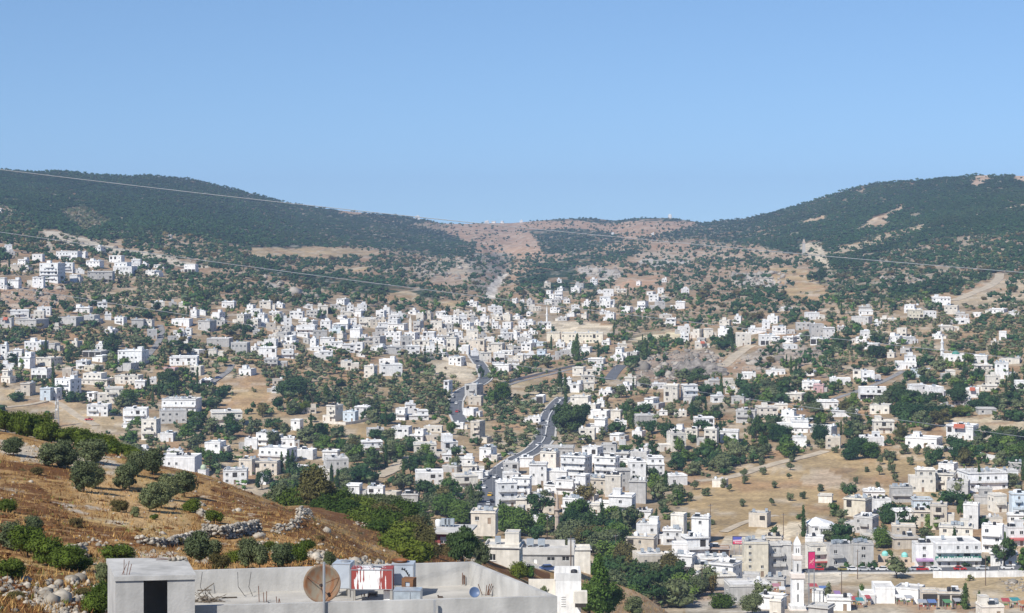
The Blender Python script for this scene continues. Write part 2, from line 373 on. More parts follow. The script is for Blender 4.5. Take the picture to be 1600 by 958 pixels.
# ground cover of the valley: polygon, soil, plants per cell, mix of plants
FO, SC, OL, TW = 'forest', 'scrub', 'olive', 'town'
REG = [
 ([(-300, 200), (1900, 200), (1900, 500), (-300, 500)], SCRUB, .75, SC),
 ([(-300, 440), (1900, 440), (1900, 1100), (-300, 1100)], TOWN, .95, TW),
 ([(-300, 430), (330, 400), (560, 470), (640, 480), (640, 520), (-300, 660)], SCRUB, .85, TW),
 # far plateau
 ([(690, 330), (1100, 330), (1090, 356), (1000, 372), (880, 400), (800, 405), (740, 395), (700, 365)], RED, .42, SC),
 ([(780, 368), (850, 368), (845, 396), (790, 398)], (0.46, .31, .2), .06, SC),
 ([(822, 360), (900, 357), (962, 364), (975, 377), (900, 396), (850, 397), (838, 372)], FLOOR, .9, FO),
 ([(848, 330), (1000, 330), (1086, 340), (1086, 347), (1000, 345), (940, 349), (905, 345), (850, 346)], FLOOR, .75, FO),
 ([(700, 358), (760, 362), (800, 372), (770, 385), (730, 380)], RED, .35, SC),
 # left hill
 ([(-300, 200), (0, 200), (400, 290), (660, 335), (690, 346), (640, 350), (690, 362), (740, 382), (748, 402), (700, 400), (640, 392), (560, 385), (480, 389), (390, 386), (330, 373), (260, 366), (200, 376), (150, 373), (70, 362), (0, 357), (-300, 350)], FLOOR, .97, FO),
 ([(513, 320), (560, 329), (600, 332), (560, 336), (530, 334)], RED, .2, SC),
 ([(90, 330), (130, 322), (180, 348), (130, 362)], (0.2, .18, .1), .7, OL),
 ([(650, 338), (800, 347), (800, 353), (700, 352)], RED, .3, SC),
 # patchwork left of the gorge
 ([(400, 402), (560, 402), (700, 402), (745, 412), (740, 470), (600, 470), (480, 440), (400, 425)], SCRUB, .95, SC),
 ([(398, 396), (430, 420), (560, 430), (660, 448), (690, 470), (600, 466), (540, 455), (450, 440), (400, 425)], FLOOR, .9, FO),
 ([(640, 405), (735, 402), (740, 440), (650, 432)], (0.4, .34, .25), .8, SC),
 ([(390, 387), (480, 386), (560, 390), (606, 397), (520, 405), (440, 402), (395, 402)], TAN, .0, SC),
 ([(480, 411), (500, 418), (576, 419), (574, 425), (500, 421)], TAN, .0, SC),
 ([(0, 360), (0, 400), (60, 400), (120, 420), (240, 425), (350, 470), (500, 480), (560, 470), (480, 440), (400, 425), (330, 380), (260, 368), (150, 376)], (0.36, .27, .17), .85, SC),
 ([(596, 458), (640, 455), (668, 468), (600, 472)], TAN, .05, SC), ([(690, 471), (722, 469), (722, 480), (690, 483)], TAN, .05, SC),
 ([(672, 434), (722, 430), (722, 448), (680, 453)], (0.36, .26, .18), .1, SC),
 ([(560, 470), (690, 480), (700, 500), (640, 495), (560, 486)], SCRUB, .75, SC),
 ([(728, 398), (800, 398), (815, 412), (795, 430), (775, 445), (750, 462), (735, 440)], GORGE, .7, SC),
 ([(756, 468), (760, 452), (768, 442), (780, 432), (794, 426), (799, 429), (789, 439), (781, 448), (775, 467)], (0.76, .69, .58), .0, SC),
 # pale rock ridges on the left
 ([(66, 359), (85, 358), (120, 372), (180, 384), (250, 395), (330, 415), (300, 420), (230, 405), (180, 396), (120, 385), (85, 380), (80, 395), (90, 400), (80, 402)], (0.55, .48, .37), .12, SC),
 ([(410, 432), (450, 448), (500, 466), (508, 472), (470, 468), (420, 448)], ROCK, .2, SC),
 ([(0, 452), (100, 444), (110, 478), (0, 484)], REDROCK, .08, SC), ([(0, 410), (14, 412), (10, 428), (0, 430)], REDROCK, .1, SC),
 ([(110, 440), (240, 432), (300, 455), (270, 475), (120, 470)], (0.40, .30, .19), .9, OL),
 # right of the gorge
 ([(800, 405), (880, 400), (1000, 374), (1180, 386), (1270, 402), (1290, 470), (1100, 470), (960, 450), (800, 465), (790, 440)], (0.34, .25, .16), .9, SC),
 ([(805, 440), (835, 412), (930, 398), (1000, 388), (1010, 398), (900, 415), (900, 440), (940, 445), (930, 452), (860, 452)], FLOOR, .85, FO),
 ([(960, 448), (985, 436), (1030, 431), (1020, 445), (990, 460), (962, 458)], (0.44, .28, .17), .03, SC),
 ([(1010, 381), (1080, 379), (1080, 386), (1020, 390)], RED, .1, SC), ([(1150, 385), (1166, 380), (1170, 388), (1155, 392)], RED, .1, SC),
 ([(985, 395), (1090, 392), (1170, 395), (1160, 405), (1050, 405), (990, 404)], (0.45, .36, .26), .35, SC),
 ([(900, 415), (960, 418), (975, 432), (950, 440), (910, 430)], ROCK, .35, SC), ([(1000, 405), (1080, 406), (1075, 412), (1000, 414)], ROCK, .25, SC),
 ([(1110, 385), (1190, 384), (1270, 400), (1255, 408), (1150, 402)], (0.4, .3, .2), .3, SC),
 ([(1140, 425), (1220, 425), (1240, 448), (1150, 446)], ROCK, .45, SC), ([(1196, 415), (1260, 418), (1300, 450), (1290, 470), (1212, 472), (1225, 455)], DRY, .12, SC),
 ([(1095, 450), (1200, 455), (1290, 475), (1290, 500), (1150, 505), (1080, 490)], SCRUB, .78, SC),
 # right hill
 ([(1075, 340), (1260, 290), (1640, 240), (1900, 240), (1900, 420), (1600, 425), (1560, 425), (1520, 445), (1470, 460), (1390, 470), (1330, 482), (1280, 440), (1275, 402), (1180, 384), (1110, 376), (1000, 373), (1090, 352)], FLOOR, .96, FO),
 ([(1250, 349), (1285, 338), (1292, 338), (1286, 346), (1256, 350)], (0.5, .38, .23), .0, SC),
 ([(1340, 356), (1365, 340), (1385, 333), (1412, 322), (1410, 328), (1388, 338), (1384, 352), (1358, 354), (1342, 358)], (0.5, .38, .25), .12, SC),
 ([(1516, 289), (1524, 276), (1548, 272), (1540, 284), (1526, 292)], (0.5, .36, .25), .1, SC), ([(1584, 280), (1590, 270), (1640, 268), (1640, 290), (1590, 284)], (0.5, .36, .25), .1, SC),
 ([(1560, 331), (1582, 322), (1640, 316), (1640, 321), (1584, 326)], (0.55, .43, .3), .1, SC),
 ([(1270, 398), (1330, 380), (1390, 362), (1450, 348), (1440, 360), (1370, 385), (1310, 400)], (0.44, .36, .24), .6, SC),
 ([(1250, 378), (1285, 378), (1288, 396), (1300, 416), (1290, 420), (1260, 400)], PALE, .2, SC), ([(1425, 394), (1455, 392), (1450, 402), (1438, 410), (1428, 406)], ROCK, .1, SC),
 ([(1375, 436), (1450, 430), (1440, 448), (1385, 444)], ROCK, .35, SC), ([(1500, 410), (1600, 400), (1700, 400), (1700, 425), (1560, 428), (1500, 420)], SCRUB, .7, SC),
 ([(1480, 478), (1520, 452), (1552, 436), (1600, 436), (1700, 430), (1700, 470), (1600, 480)], (0.45, .36, .24), .4, SC),
 ([(1400, 385), (1500, 370), (1600, 360), (1700, 350), (1700, 425), (1560, 425), (1500, 440), (1400, 440), (1340, 420)], (0.30, .25, .17), .93, SC),
 ([(1290, 420), (1400, 430), (1390, 470), (1330, 482), (1285, 450)], (0.26, .22, .14), .9, SC),
 ([(-300, 300), (0, 318), (60, 340), (60, 362), (-300, 352)], (0.2, .17, .11), .9, SC),
 # bottom half
 ([(1070, 850), (1270, 850), (1275, 960), (1070, 960)], (0.42, .38, .32), .12, TW), ([(1270, 900), (1700, 900), (1700, 960), (1270, 960)], (0.42, .36, .27), .06, TW),
 ([(1320, 490), (1700, 470), (1700, 560), (1480, 548), (1320, 512)], (0.34, .25, .15), .95, OL),
 ([(1020, 495), (1100, 490), (1100, 505), (1000, 512)], SCRUB, .75, OL),
 ([(250, 525), (440, 560), (560, 566), (690, 600), (700, 640), (540, 640), (440, 622), (390, 585)], (0.38, .28, .16), 1.0, OL),
 ([(470, 522), (600, 540), (680, 552), (640, 570), (560, 552), (480, 545)], (0.36, .28, .17), .8, OL),
 ([(90, 515), (250, 515), (250, 545), (180, 540), (100, 536)], (0.40, .28, .16), .9, OL),
 ([(335, 600), (395, 590), (425, 610), (440, 650), (400, 650), (330, 648)], DRY, .04, SC), ([(330, 640), (500, 650), (620, 672), (540, 690), (440, 675), (335, 662)], DRY, .15, SC),
 ([(-200, 600), (0, 606), (90, 622), (190, 660), (210, 692), (120, 690), (0, 660), (-200, 650)], (0.42, .32, .19), .06, SC),
 ([(664, 562), (700, 563), (740, 573), (748, 582), (740, 594), (700, 592), (672, 580)], PALE, .02, SC), ([(700, 592), (742, 592), (735, 604), (708, 604)], (0.42, .33, .22), .2, SC),
 ([(830, 498), (900, 500), (955, 506), (955, 522), (870, 520), (840, 512)], PALE, .02, SC), ([(975, 528), (1010, 520), (1062, 514), (1062, 526), (1000, 536)], (0.62, .54, .36), .05, SC),
 ([(770, 600), (880, 590), (910, 600), (900, 640), (840, 690), (770, 690)], (0.34, .27, .16), 1.1, OL),
 ([(740, 640), (830, 640), (840, 700), (770, 720)], (0.36, .29, .18), 1.0, OL),
 ([(860, 690), (960, 660), (960, 700), (870, 705)], SCRUB, .8, OL), ([(1040, 620), (1110, 620), (1150, 650), (1100, 670), (1040, 655)], SCRUB, .85, TW),
 ([(985, 598), (990, 572), (1020, 556), (1060, 548), (1110, 545), (1132, 560), (1135, 588), (1080, 592), (1030, 600)], (0.30, .235, .18), .10, SC),
 ([(1140, 575), (1180, 545), (1240, 538), (1290, 545), (1290, 560), (1230, 575), (1160, 585)], (0.36, .30, .24), .35, SC),
 ([(1030, 700), (1110, 690), (1300, 690), (1300, 705), (1180, 722), (1090, 750), (1030, 745)], SCRUB, .85, TW),
 ([(1240, 640), (1370, 655), (1360, 690), (1250, 680)], SCRUB, .85, TW), ([(1395, 620), (1500, 630), (1530, 650), (1400, 680)], SCRUB, .9, TW), ([(1300, 560), (1400, 560), (1390, 580), (1300, 590)], SCRUB, .8, OL),
 ([(1050, 812), (1075, 770), (1120, 745), (1180, 726), (1290, 706), (1400, 700), (1450, 712), (1460, 740), (1440, 770), (1330, 775), (1310, 800), (1260, 820), (1200, 848), (1120, 850), (1080, 832)], DRY, .0, SC),
 ([(1460, 700), (1700, 730), (1700, 745), (1480, 735)], (0.4, .31, .19), .5, TW), ([(1480, 655), (1700, 640), (1700, 680), (1540, 690), (1470, 672)], (0.52, .43, .29), .12, SC),
 ([(1400, 750), (1470, 758), (1480, 790), (1440, 780)], (0.46, .35, .2), .1, SC),
 ([(1120, 845), (1200, 828), (1262, 812), (1266, 830), (1210, 850), (1150, 856)], PALE, .02, SC),
 ([(1495, 848), (1560, 828), (1570, 845), (1520, 858)], DRY, .05, SC), ([(1530, 862), (1600, 845), (1700, 840), (1700, 870), (1560, 870)], (0.42, .31, .2), .1, SC),
 ([(1270, 895), (1460, 898), (1700, 902), (1700, 945), (1540, 945), (1350, 915), (1290, 915)], (0.45, .345, .2), .02, SC),
 ([(1265, 893), (1330, 896), (1310, 915), (1255, 920)], (0.55, .49, .39), .02, SC),
]
def ground_color(U, V, X, Y, Z, reg, base):
    C = np.zeros(U.shape + (3,)); C[:] = base
    ju = U + 6 * fbm(X / 22.0, Y / 30.0, 3); jv = V + 3 * fbm(X / 22.0 + 50, Y / 30.0, 3)
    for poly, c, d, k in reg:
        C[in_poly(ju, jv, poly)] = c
    # patches of dry grass, bare stone and turned soil of their own
    n1 = fbm(X / 11.0, Y / 16.0 + 31, 4); n2 = fbm(X / 40.0 + 9, Y / 55.0, 3)
    C *= (1 + 0.16 * n1 + 0.12 * n2)[..., None]
    w = np.clip((fbm(X / 9.0 + 77, Y / 12.0, 4) - 0.22) * 5, 0, 1)[..., None] * 0.5
    C = C * (1 - w) + np.array((0.54, 0.48, 0.39)) * w
    w = np.clip((fbm(X / 26.0 + 7, Y / 34.0 + 3, 3) - 0.05) * 4, 0, 1)[..., None] * 0.6 * (C.sum(-1, keepdims=True) < 1.2)
    C = C * (1 - w) + np.array((0.36, 0.21, 0.11)) * w
    g = np.clip((GAPN(X, Y) - .42) * 8, 0, 1)[..., None] * (C.sum(-1, keepdims=True) < .2)
    C = C * (1 - g) + np.array((0.42, 0.35, 0.26)) * g
    # terrace banks that follow the contour
    zz = Z + 1.6 * fbm(X / 45.0 + 3, Y / 60.0, 3); fr = (zz / 3.4) % 1.0
    br = vnoise(X / 30.0 + 90, Y / 40.0)
    w = ((fr < .2) & (br > .35))[..., None] * (C.sum(-1, keepdims=True) > .3) * .45
    C = C * (1 - w) + np.array((0.50, 0.44, 0.35)) * w
    w = ((fr > .2) & (fr < .42) & (br > .3))[..., None] * (C.sum(-1, keepdims=True) > .3) * .4
    C = C * (1 - w) + np.array((0.22, 0.17, 0.10)) * w
    return np.clip(C, 0.01, 0.85)

GAPN = lambda X, Y: fbm(X / 30.0 + 13, Y / 55.0 + 11, 4)      # stony gaps in the woods
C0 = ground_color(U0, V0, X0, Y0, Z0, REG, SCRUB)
def grid_quads(nr, nc):
    i = np.arange(nr * nc).reshape(nr, nc)
    return np.stack([i[:-1, :-1], i[:-1, 1:], i[1:, 1:], i[1:, :-1]], -1).reshape(-1, 4)

M_GROUND, *_ = ground_mat('valley_soil', [(0.012, 0.85, 1.15), (0.09, 0.75, 1.2), (0.6, 0.7, 1.2)])
Vg = np.stack([X0, Y0, Z0], -1).reshape(-1, 3); Qg = grid_quads(*X0.shape)
valley = link('valley_ground', np_mesh('valley_ground', Vg, Qg, M_GROUND, C0.reshape(-1, 3), smooth=True))
valley['kind'] = 'structure'
BV = BVHTree.FromPolygons([tuple(p) for p in Vg], [tuple(int(k) for k in q) for q in Qg])

# near hillside ---------------------------------------------------------------
HD = np.array([30, 50, 90, 115, 160, 210, 260, 320, 400, 480, 560, 640, 720], float)
HU = np.array([-700, -300, 0, 200, 320, 470, 560, 650, 720, 800, 900, 1000, 1060, 1200, 1500], float)
HV = np.array([
 [1700, 1150, 945, 855, 770, 690, 622, 640, 745, 860, 1000, 1080, 1150],
 [1700, 1150, 945, 860, 775, 700, 634, 650, 745, 860, 1000, 1080, 1150],
 [1750, 1200, 958, 880, 800, 736, 672, 684, 765, 870, 1000, 1080, 1150],
 [1800, 1250, 1000, 905, 830, 765, 708, 738, 800, 880, 1000, 1080, 1150],
 [1800, 1300, 1040, 915, 850, 785, 738, 766, 800, 880, 1000, 1080, 1150],
 [1850, 1400, 1080, 935, 862, 803, 800, 800, 785, 850, 1000, 1080, 1150],
 [1900, 1450, 1110, 935, 880, 850, 850, 825, 790, 835, 970, 1080, 1150],
 [1900, 1500, 1140, 960, 915, 895, 880, 850, 815, 820, 930, 1080, 1150],
 [1950, 1500, 1160, 1000, 960, 930, 900, 870, 850, 845, 900, 1060, 1150],
 [1950, 1550, 1200, 1050, 1010, 980, 945, 915, 882, 862, 890, 1030, 1150],
 [2000, 1600, 1250, 1150, 1080, 1040, 1010, 985, 930, 887, 900, 1010, 1150],
 [2000, 1650, 1400, 1250, 1180, 1130, 1100, 1070, 1000, 925, 930, 1000, 1150],
 [2100, 1700, 1450, 1300, 1230, 1190, 1160, 1130, 1060, 968, 965, 1010, 1150],
 [2200, 1800, 1600, 1500, 1400, 1350, 1300, 1250, 1160, 1080, 1040, 1040, 1150],
 [2200, 1900, 1700, 1600, 1500, 1450, 1400, 1350, 1280, 1200, 1150, 1150, 1200]], float)
def hill_surface():
    us = np.linspace(-640, 1480, 400)
    ds = np.exp(np.linspace(math.log(32), math.log(700), 260))
    Zt = -(HV - VH) * HD / F
    Zu = np.array([np.interp(us, HU, Zt[:, k]) for k in range(len(HD))])          # nD x nu
    Z = np.array([np.interp(np.log(ds), np.log(HD), Zu[:, j]) for j in range(len(us))]).T
    for _ in range(7):
        Z[1:-1] = 0.25 * Z[:-2] + 0.5 * Z[1:-1] + 0.25 * Z[2:]
        Z[:, 1:-1] = 0.25 * Z[:, :-2] + 0.5 * Z[:, 1:-1] + 0.25 * Z[:, 2:]
    D = np.broadcast_to(ds[:, None], Z.shape); U = np.broadcast_to(us, Z.shape)
    X = (U - UC) * D / F
    Z = Z + 0.35 * fbm(X / 7.0, D / 9.0, 4) + 0.5 * fbm(X / 25.0, D / 30.0, 2)
    return U, VH - Z * F / D, X, D, Z
U1, V1, X1, Y1, Z1 = hill_surface()
OCH = (0.40, 0.245, 0.10)
def hill_color():
    C = np.zeros(U1.shape + (3,)); C[:] = OCH
    n = fbm(X1 / 5.5, Y1 / 8.0, 5); n2 = fbm(X1 / 2.2 + 40, Y1 / 4.0, 4)
    w = np.clip((fbm(X1 / 9.0 + 70, Y1 / 14.0, 4) - 0.12) * 5, 0, 1)[..., None] * 0.8
    C = C * (1 - w) + np.array((0.50, 0.36, 0.16)) * w                         # straw
    w = np.clip((fbm(X1 / 2.5 + 20, Y1 / 3.0 + 8, 4) - 0.3) * 6, 0, 1)[..., None] * 0.8
    C = C * (1 - w) + np.array((0.55, 0.50, 0.42)) * w                         # bare stone
    for poly, c, a in (
        ([(105, 760), (160, 735), (200, 755), (250, 800), (215, 830), (180, 800), (130, 785)], (0.50, .33, .16), .8),
        ([(210, 745), (290, 780), (300, 830), (240, 830), (225, 790)], (0.50, .34, .16), .75),
        ([(400, 850), (470, 850), (500, 890), (400, 890)], (0.48, .25, .09), .9),
        ([(0, 685), (70, 700), (140, 712), (210, 728), (205, 736), (120, 725), (60, 722), (0, 712)], (0.56, .50, .40), .8),
        ([(860, 880), (960, 885), (1010, 920), (1060, 950), (1060, 1100), (880, 1100), (890, 930)], (0.48, .33, .19), .9),
        ([(800, 862), (960, 868), (960, 890), (880, 893), (800, 885)], (0.66, .62, .54), .95),
        ([(430, 760), (500, 740), (620, 770), (740, 830), (740, 860), (640, 870), (560, 840), (480, 800)], (0.20, .13, .06), .6)):
        m = in_poly(U1 + 8 * n2, V1 + 4 * n2, poly)
        C[m] = C[m] * (1 - a) + np.array(c) * a
    return np.clip(C * (1 + 0.15 * n2[..., None]), 0.01, 0.85)
M_HILL, ntH, bH, geoH = ground_mat('hillside_soil', [(0.35, 0.8, 1.2), (2.5, 0.65, 1.25)])
nz = ntH.nodes.new('ShaderNodeTexNoise'); nz.inputs['Scale'].default_value = 3.0; nz.inputs['Detail'].default_value = 6
ntH.links.new(geoH.outputs['Position'], nz.inputs['Vector'])
bpH = ntH.nodes.new('ShaderNodeBump'); bpH.inputs['Strength'].default_value = 0.8; bpH.inputs['Distance'].default_value = 0.25
ntH.links.new(nz.outputs['Fac'], bpH.inputs['Height']); ntH.links.new(bpH.outputs[0], bH.inputs['Normal'])
Vh = np.stack([X1, Y1, Z1], -1).reshape(-1, 3); Qh = grid_quads(*X1.shape)
SCR = np.clip(0.50 + 0.34 * fbm(X1 / 14.0 + 5, Y1 / 22.0, 3), 0, 1)          # how thickly the thorny scrub grows
for poly, a in (([(100, 755), (165, 730), (260, 745), (300, 790), (310, 840), (215, 840), (170, 800), (120, 790)], .1), ([(400, 845), (480, 845), (520, 895), (390, 895)], .12), ([(0, 680), (210, 722), (205, 742), (0, 718)], .1),
                ([(860, 870), (1080, 940), (1060, 1100), (860, 1100)], .0), ([(800, 862), (960, 868), (960, 890), (800, 885)], .0), ([(0, 750), (60, 760), (150, 830), (230, 850), (180, 870), (60, 830), (0, 820)], .53), ([(330, 760), (470, 800), (640, 890), (560, 890), (430, 830), (330, 800)], .54)):
    SCR[in_poly(U1, V1, poly)] = a
hill = link('hillside', np_mesh('hillside', Vh, Qh, M_HILL, hill_color().reshape(-1, 3), smooth=True, extra=SCR))
ats = ntH.nodes.new('ShaderNodeAttribute'); ats.attribute_name = 'scrub'
n5 = ntH.nodes.new('ShaderNodeTexNoise'); n5.inputs['Scale'].default_value = 0.42; n5.inputs['Detail'].default_value = 9; n5.inputs['Roughness'].default_value = .68; n5.inputs['Distortion'].default_value = .6
ntH.links.new(geoH.outputs['Position'], n5.inputs['Vector'])
ad = ntH.nodes.new('ShaderNodeMath'); ad.operation = 'ADD'; ntH.links.new(n5.outputs['Fac'], ad.inputs[0]); ntH.links.new(ats.outputs['Fac'], ad.inputs[1])
mr5 = ntH.nodes.new('ShaderNodeMapRange'); mr5.inputs['From Min'].default_value = 0.94; mr5.inputs['From Max'].default_value = 1.05; ntH.links.new(ad.outputs[0], mr5.inputs['Value'])
mx5 = ntH.nodes.new('ShaderNodeMix'); mx5.data_type = 'RGBA'; mx5.inputs[7].default_value = (.15, .068, .024, 1)
lk = bH.inputs['Base Color'].links[0].from_socket
ntH.links.new(mr5.outputs[0], mx5.inputs[0]); ntH.links.new(lk, mx5.inputs[6]); ntH.links.new(mx5.outputs[2], bH.inputs['Base Color'])
hill['kind'] = 'structure'
BH = BVHTree.FromPolygons([tuple(p) for p in Vh], [tuple(int(k) for k in q) for q in Qh])

ORG = Vector((0, 0, 0))
def ray(bvh, u, v):
    d = P(u, v, 1.0).normalized()
    h = bvh.ray_cast(ORG, d, 60000)
    return h[0]
def on_main(u, v): return ray(BV, u, v)
def on_hill(u, v): return ray(BH, u, v)
def on_any(u, v):
    a = ray(BV, u, v); b = ray(BH, u, v)
    if a is None: return b
    if b is None: return a
    return a if a.y < b.y else b
def hill_hit(u, v, ymax=330):
    for i in range(60):
        q = ray(BH, u, v + i)
        if q is not None and q.y < ymax: return q
    return None
def drop(x, y, which=None):
    zs = []
    for t in ([BV, BH] if which is None else [which]):
        h = t.ray_cast(Vector((x, y, 3000)), Vector((0, 0, -1)))
        if h[0] is not None: zs.append(h[0].z)
    return max(zs) if zs else -120.0

# ------------------------------------------------------------------ roads and tracks
def path3d(pts, step=5.0):
    ps = [on_main(u, v) for u, v in pts]
    ps = [p for p in ps if p is not None]
    # smooth polyline
    out = []
    n = len(ps)
    for i in range(n - 1):
        p0 = ps[max(0, i - 1)]; p1 = ps[i]; p2 = ps[i + 1]; p3 = ps[min(n - 1, i + 2)]
        k = max(2, int((p2 - p1).length / step))
        for j in range(k):
            t = j / k
            out.append(0.5 * ((2 * p1) + (p2 - p0) * t + (2 * p0 - 5 * p1 + 4 * p2 - p3) * t * t + (3 * p1 - p0 - 3 * p2 + p3) * t ** 3))
    out.append(ps[-1])
    return out
def ribbon(mb, path, off0, off1, lift, m=0, skirt=2.0):
    L = []
    for i, p in enumerate(path):
        a = path[max(0, i - 1)]; b = path[min(len(path) - 1, i + 1)]
        t = Vector((b.x - a.x, b.y - a.y, 0)).normalized(); nrm = Vector((t.y, -t.x, 0))
        l = p + nrm * off0; r = p + nrm * off1; c = p + nrm * (off0 + off1) * 0.5
        z = max(drop(l.x, l.y, BV), drop(r.x, r.y, BV), drop(c.x, c.y, BV))
        z = 0.7 * z + 0.3 * max(drop(c.x, c.y, BV), z - 1.0)
        L.append((Vector((l.x, l.y, z + lift)), Vector((r.x, r.y, z + lift))))
    for i in range(len(L) - 1):
        (a, b), (c, d) = L[i], L[i + 1]
        dn = Vector((0, 0, -skirt))
        mb.face([a, b, d, c], m); mb.face([a + dn, a, c, c + dn], m); mb.face([b, b + dn, d + dn, d], m)
ROAD_PX = []
M_LANE = plain('worn_lane', (0.26, 0.25, 0.24), 0.95, 0.3, 0.25)
def road(name, pts, w, mat, lift=0.25, kerb=True):
    p = path3d(pts)
    mb = MB(); ribbon(mb, p, -w / 2, w / 2, lift)
    o = mb.build(name, mat); o['kind'] = 'structure'
    if kerb:
        k = MB()
        ribbon(k, p, -w / 2 - 1.2, -w / 2 - .003, lift + 0.13); ribbon(k, p, w / 2 + .003, w / 2 + 1.2, lift + 0.13)
        q = k.build('pavement', M_KERB); q['kind'] = 'structure'
    ROAD_PX.append((pts, w))
    return p
R1 = road('road', [(762, 806), (765, 782), (770, 760), (784, 736), (812, 716), (836, 703), (850, 688), (854, 670), (858, 652), (868, 636), (884, 621)], 10, M_ASPHALT)
mk = MB(); ribbon(mk, R1[len(R1) // 3:], -0.35, 0.35, 0.9, skirt=2.0)
o = mk.build('road_median', plain('white_concrete', (0.62, 0.61, 0.58), 0.9, 0.15)); o['kind'] = 'structure'
R2 = road('road', [(952, 594), (960, 583), (966, 576), (972, 571)], 8, M_ASPHALT, kerb=False)
R3 = road('road', [(720, 660), (712, 642), (713, 626), (722, 613), (740, 603), (758, 592), (754, 577), (744, 562), (736, 548)], 8, M_ASPHALT)
R4 = road('road', [(228, 560), (240, 545), (249, 532), (253, 520), (250, 508)], 4.5, M_LANE, kerb=False)
R5 = road('road', [(328, 600), (345, 589), (358, 579), (362, 570)], 4.2, M_LANE, kerb=False)
R6 = road('road', [(1258, 895), (1300, 893), (1360, 893), (1440, 893), (1500, 892), (1560, 891), (1620, 889), (1720, 886)], 9, M_ASPHALT, lift=0.4)
R7 = road('road', [(778, 606), (810, 597), (840, 590), (880, 580), (915, 573)], 3.6, M_LANE, kerb=False)
R8 = road('road', [(1290, 628), (1325, 617), (1350, 608), (1385, 594), (1412, 580)], 4.2, M_LANE, kerb=False)
T2 = road('dirt_track', [(588, 746), (612, 735), (630, 722), (634, 713)], 8, M_DIRT, kerb=False)
T3 = road('dirt_track', [(1128, 574), (1145, 560), (1162, 547), (1176, 540)], 8, M_DIRT, kerb=False)
T4 = road('dirt_track', [(1490, 470), (1525, 456), (1550, 445), (1560, 436), (1562, 428)], 9, M_DIRT, kerb=False)
T5 = road('dirt_track', [(1090, 752), (1140, 746), (1190, 731), (1250, 716), (1290, 705)], 6, M_DIRT, kerb=False)
T6 = road('dirt_track', [(1130, 832), (1160, 818), (1195, 808), (1215, 806)], 3.5, M_DIRT, kerb=False)
T7 = road('dirt_track', [(0, 638), (50, 632), (85, 628), (120, 650), (150, 665)], 5, M_DIRT, kerb=False)
# ------------------------------------------------------------------ landmarks used to tell things apart in their labels
LM = [('the big white minaret', 1245, 895), ('the stone minaret among the trees', 870, 790), ('the tiny white minaret', 854, 496),
      ('the white minaret on the right slope', 1472, 545), ('the square stone tower', 641, 507), ('the red and blue billboard', 1158, 843),
      ('the pink billboard', 1268, 873), ('the long cream school', 905, 527), ('the pale sandy lot', 705, 578), ('the grey rock cliff', 1090, 572),
      ('the divided road bend', 858, 655), ('the blue tarpaulin', 856, 704), ('the lattice mast', 88, 645), ('the bare tan slope', 1220, 775),
      ('the dirt track in the gorge', 776, 448), ('the portico villa', 1287, 825), ('the turquoise domes', 1405, 872), ('the red walled house', 710, 832),
      ('the green domed shrine', 318, 735), ('the big dark pine', 893, 657), ('the red pickup', 139, 658), ('the dark clipped hedge', 470, 634),
      ('the pale dirt ramp', 615, 730), ('the banded white house', 282, 634), ('the broad white block', 206, 556), ('the tall white block', 104, 602),
      ('the hilltop white block', 80, 424), ('the long white garden wall', 1515, 710), ('the white roadside retaining wall', 1530, 898),
      ('the house on stilts', 295, 419), ('the long house with one dark window', 280, 730), ('the tall grey block', 1277, 518),
      ('the lone white villa under the wood', 1472, 468), ('the green shop front', 1492, 870), ('the unfinished yellow house', 1431, 492),
      ('the sandy ground beside the school', 912, 512), ('the tall apartment slab', 1175, 875), ('the four storey white house', 973, 786),
      ('the octagonal beige house', 751, 676), ('the pale cut bank', 1020, 525), ('the long white cliff foot block', 1063, 612),
      ('the tan field on the left hill', 500, 395), ('the red tiled porch', 1097, 538), ('the white columned balconies', 1538, 752),
      ('the pair of tall cypresses', 1518, 935), ('the grey stone house', 857, 868), ('the cypress in the valley', 902, 548),
      ('the rocky ridge on the left', 230, 400), ('the stepped white terraces', 949, 470), ('the two white twin blocks', 1121, 524),
      ('the grey tower on the wooded hill', 1256, 384), ('the concrete roof terrace', 540, 915), ('the overhanging white house', 1370, 615),
      ('the tan slope on the left', 375, 620), ('the concrete car park house', 155, 432), ('the wide beige villa', 56, 497), ('the tall rubble wall', 360, 838), ('the slanting rubble wall', 455, 820), ('the stair head', 235, 912),
      ('the stony fan at lower left', 80, 930), ('the crest hedge', 100, 680), ('the tall brownish tree', 495, 770), ('the round pine by the red house', 722, 850), ('the white terrace house', 893, 920), ('the white market row', 1398, 928)]
ORD = ['nearest', 'second closest', 'third closest', 'fourth closest', 'fifth closest', 'sixth closest', 'seventh closest', 'eighth closest',
       'ninth closest', 'tenth closest', 'eleventh closest', 'twelfth closest', 'thirteenth closest', 'fourteenth closest', 'fifteenth closest', 'sixteenth closest', 'seventeenth closest', 'eighteenth closest', 'nineteenth closest', 'twentieth closest']
ORD += [t + o.replace('nearest', 'first') for t in ('twenty ', 'thirty ') for o in ['first closest'] + ORD[1:9]]
TO_LABEL = []          # (object, u, v, description, skip landmark)
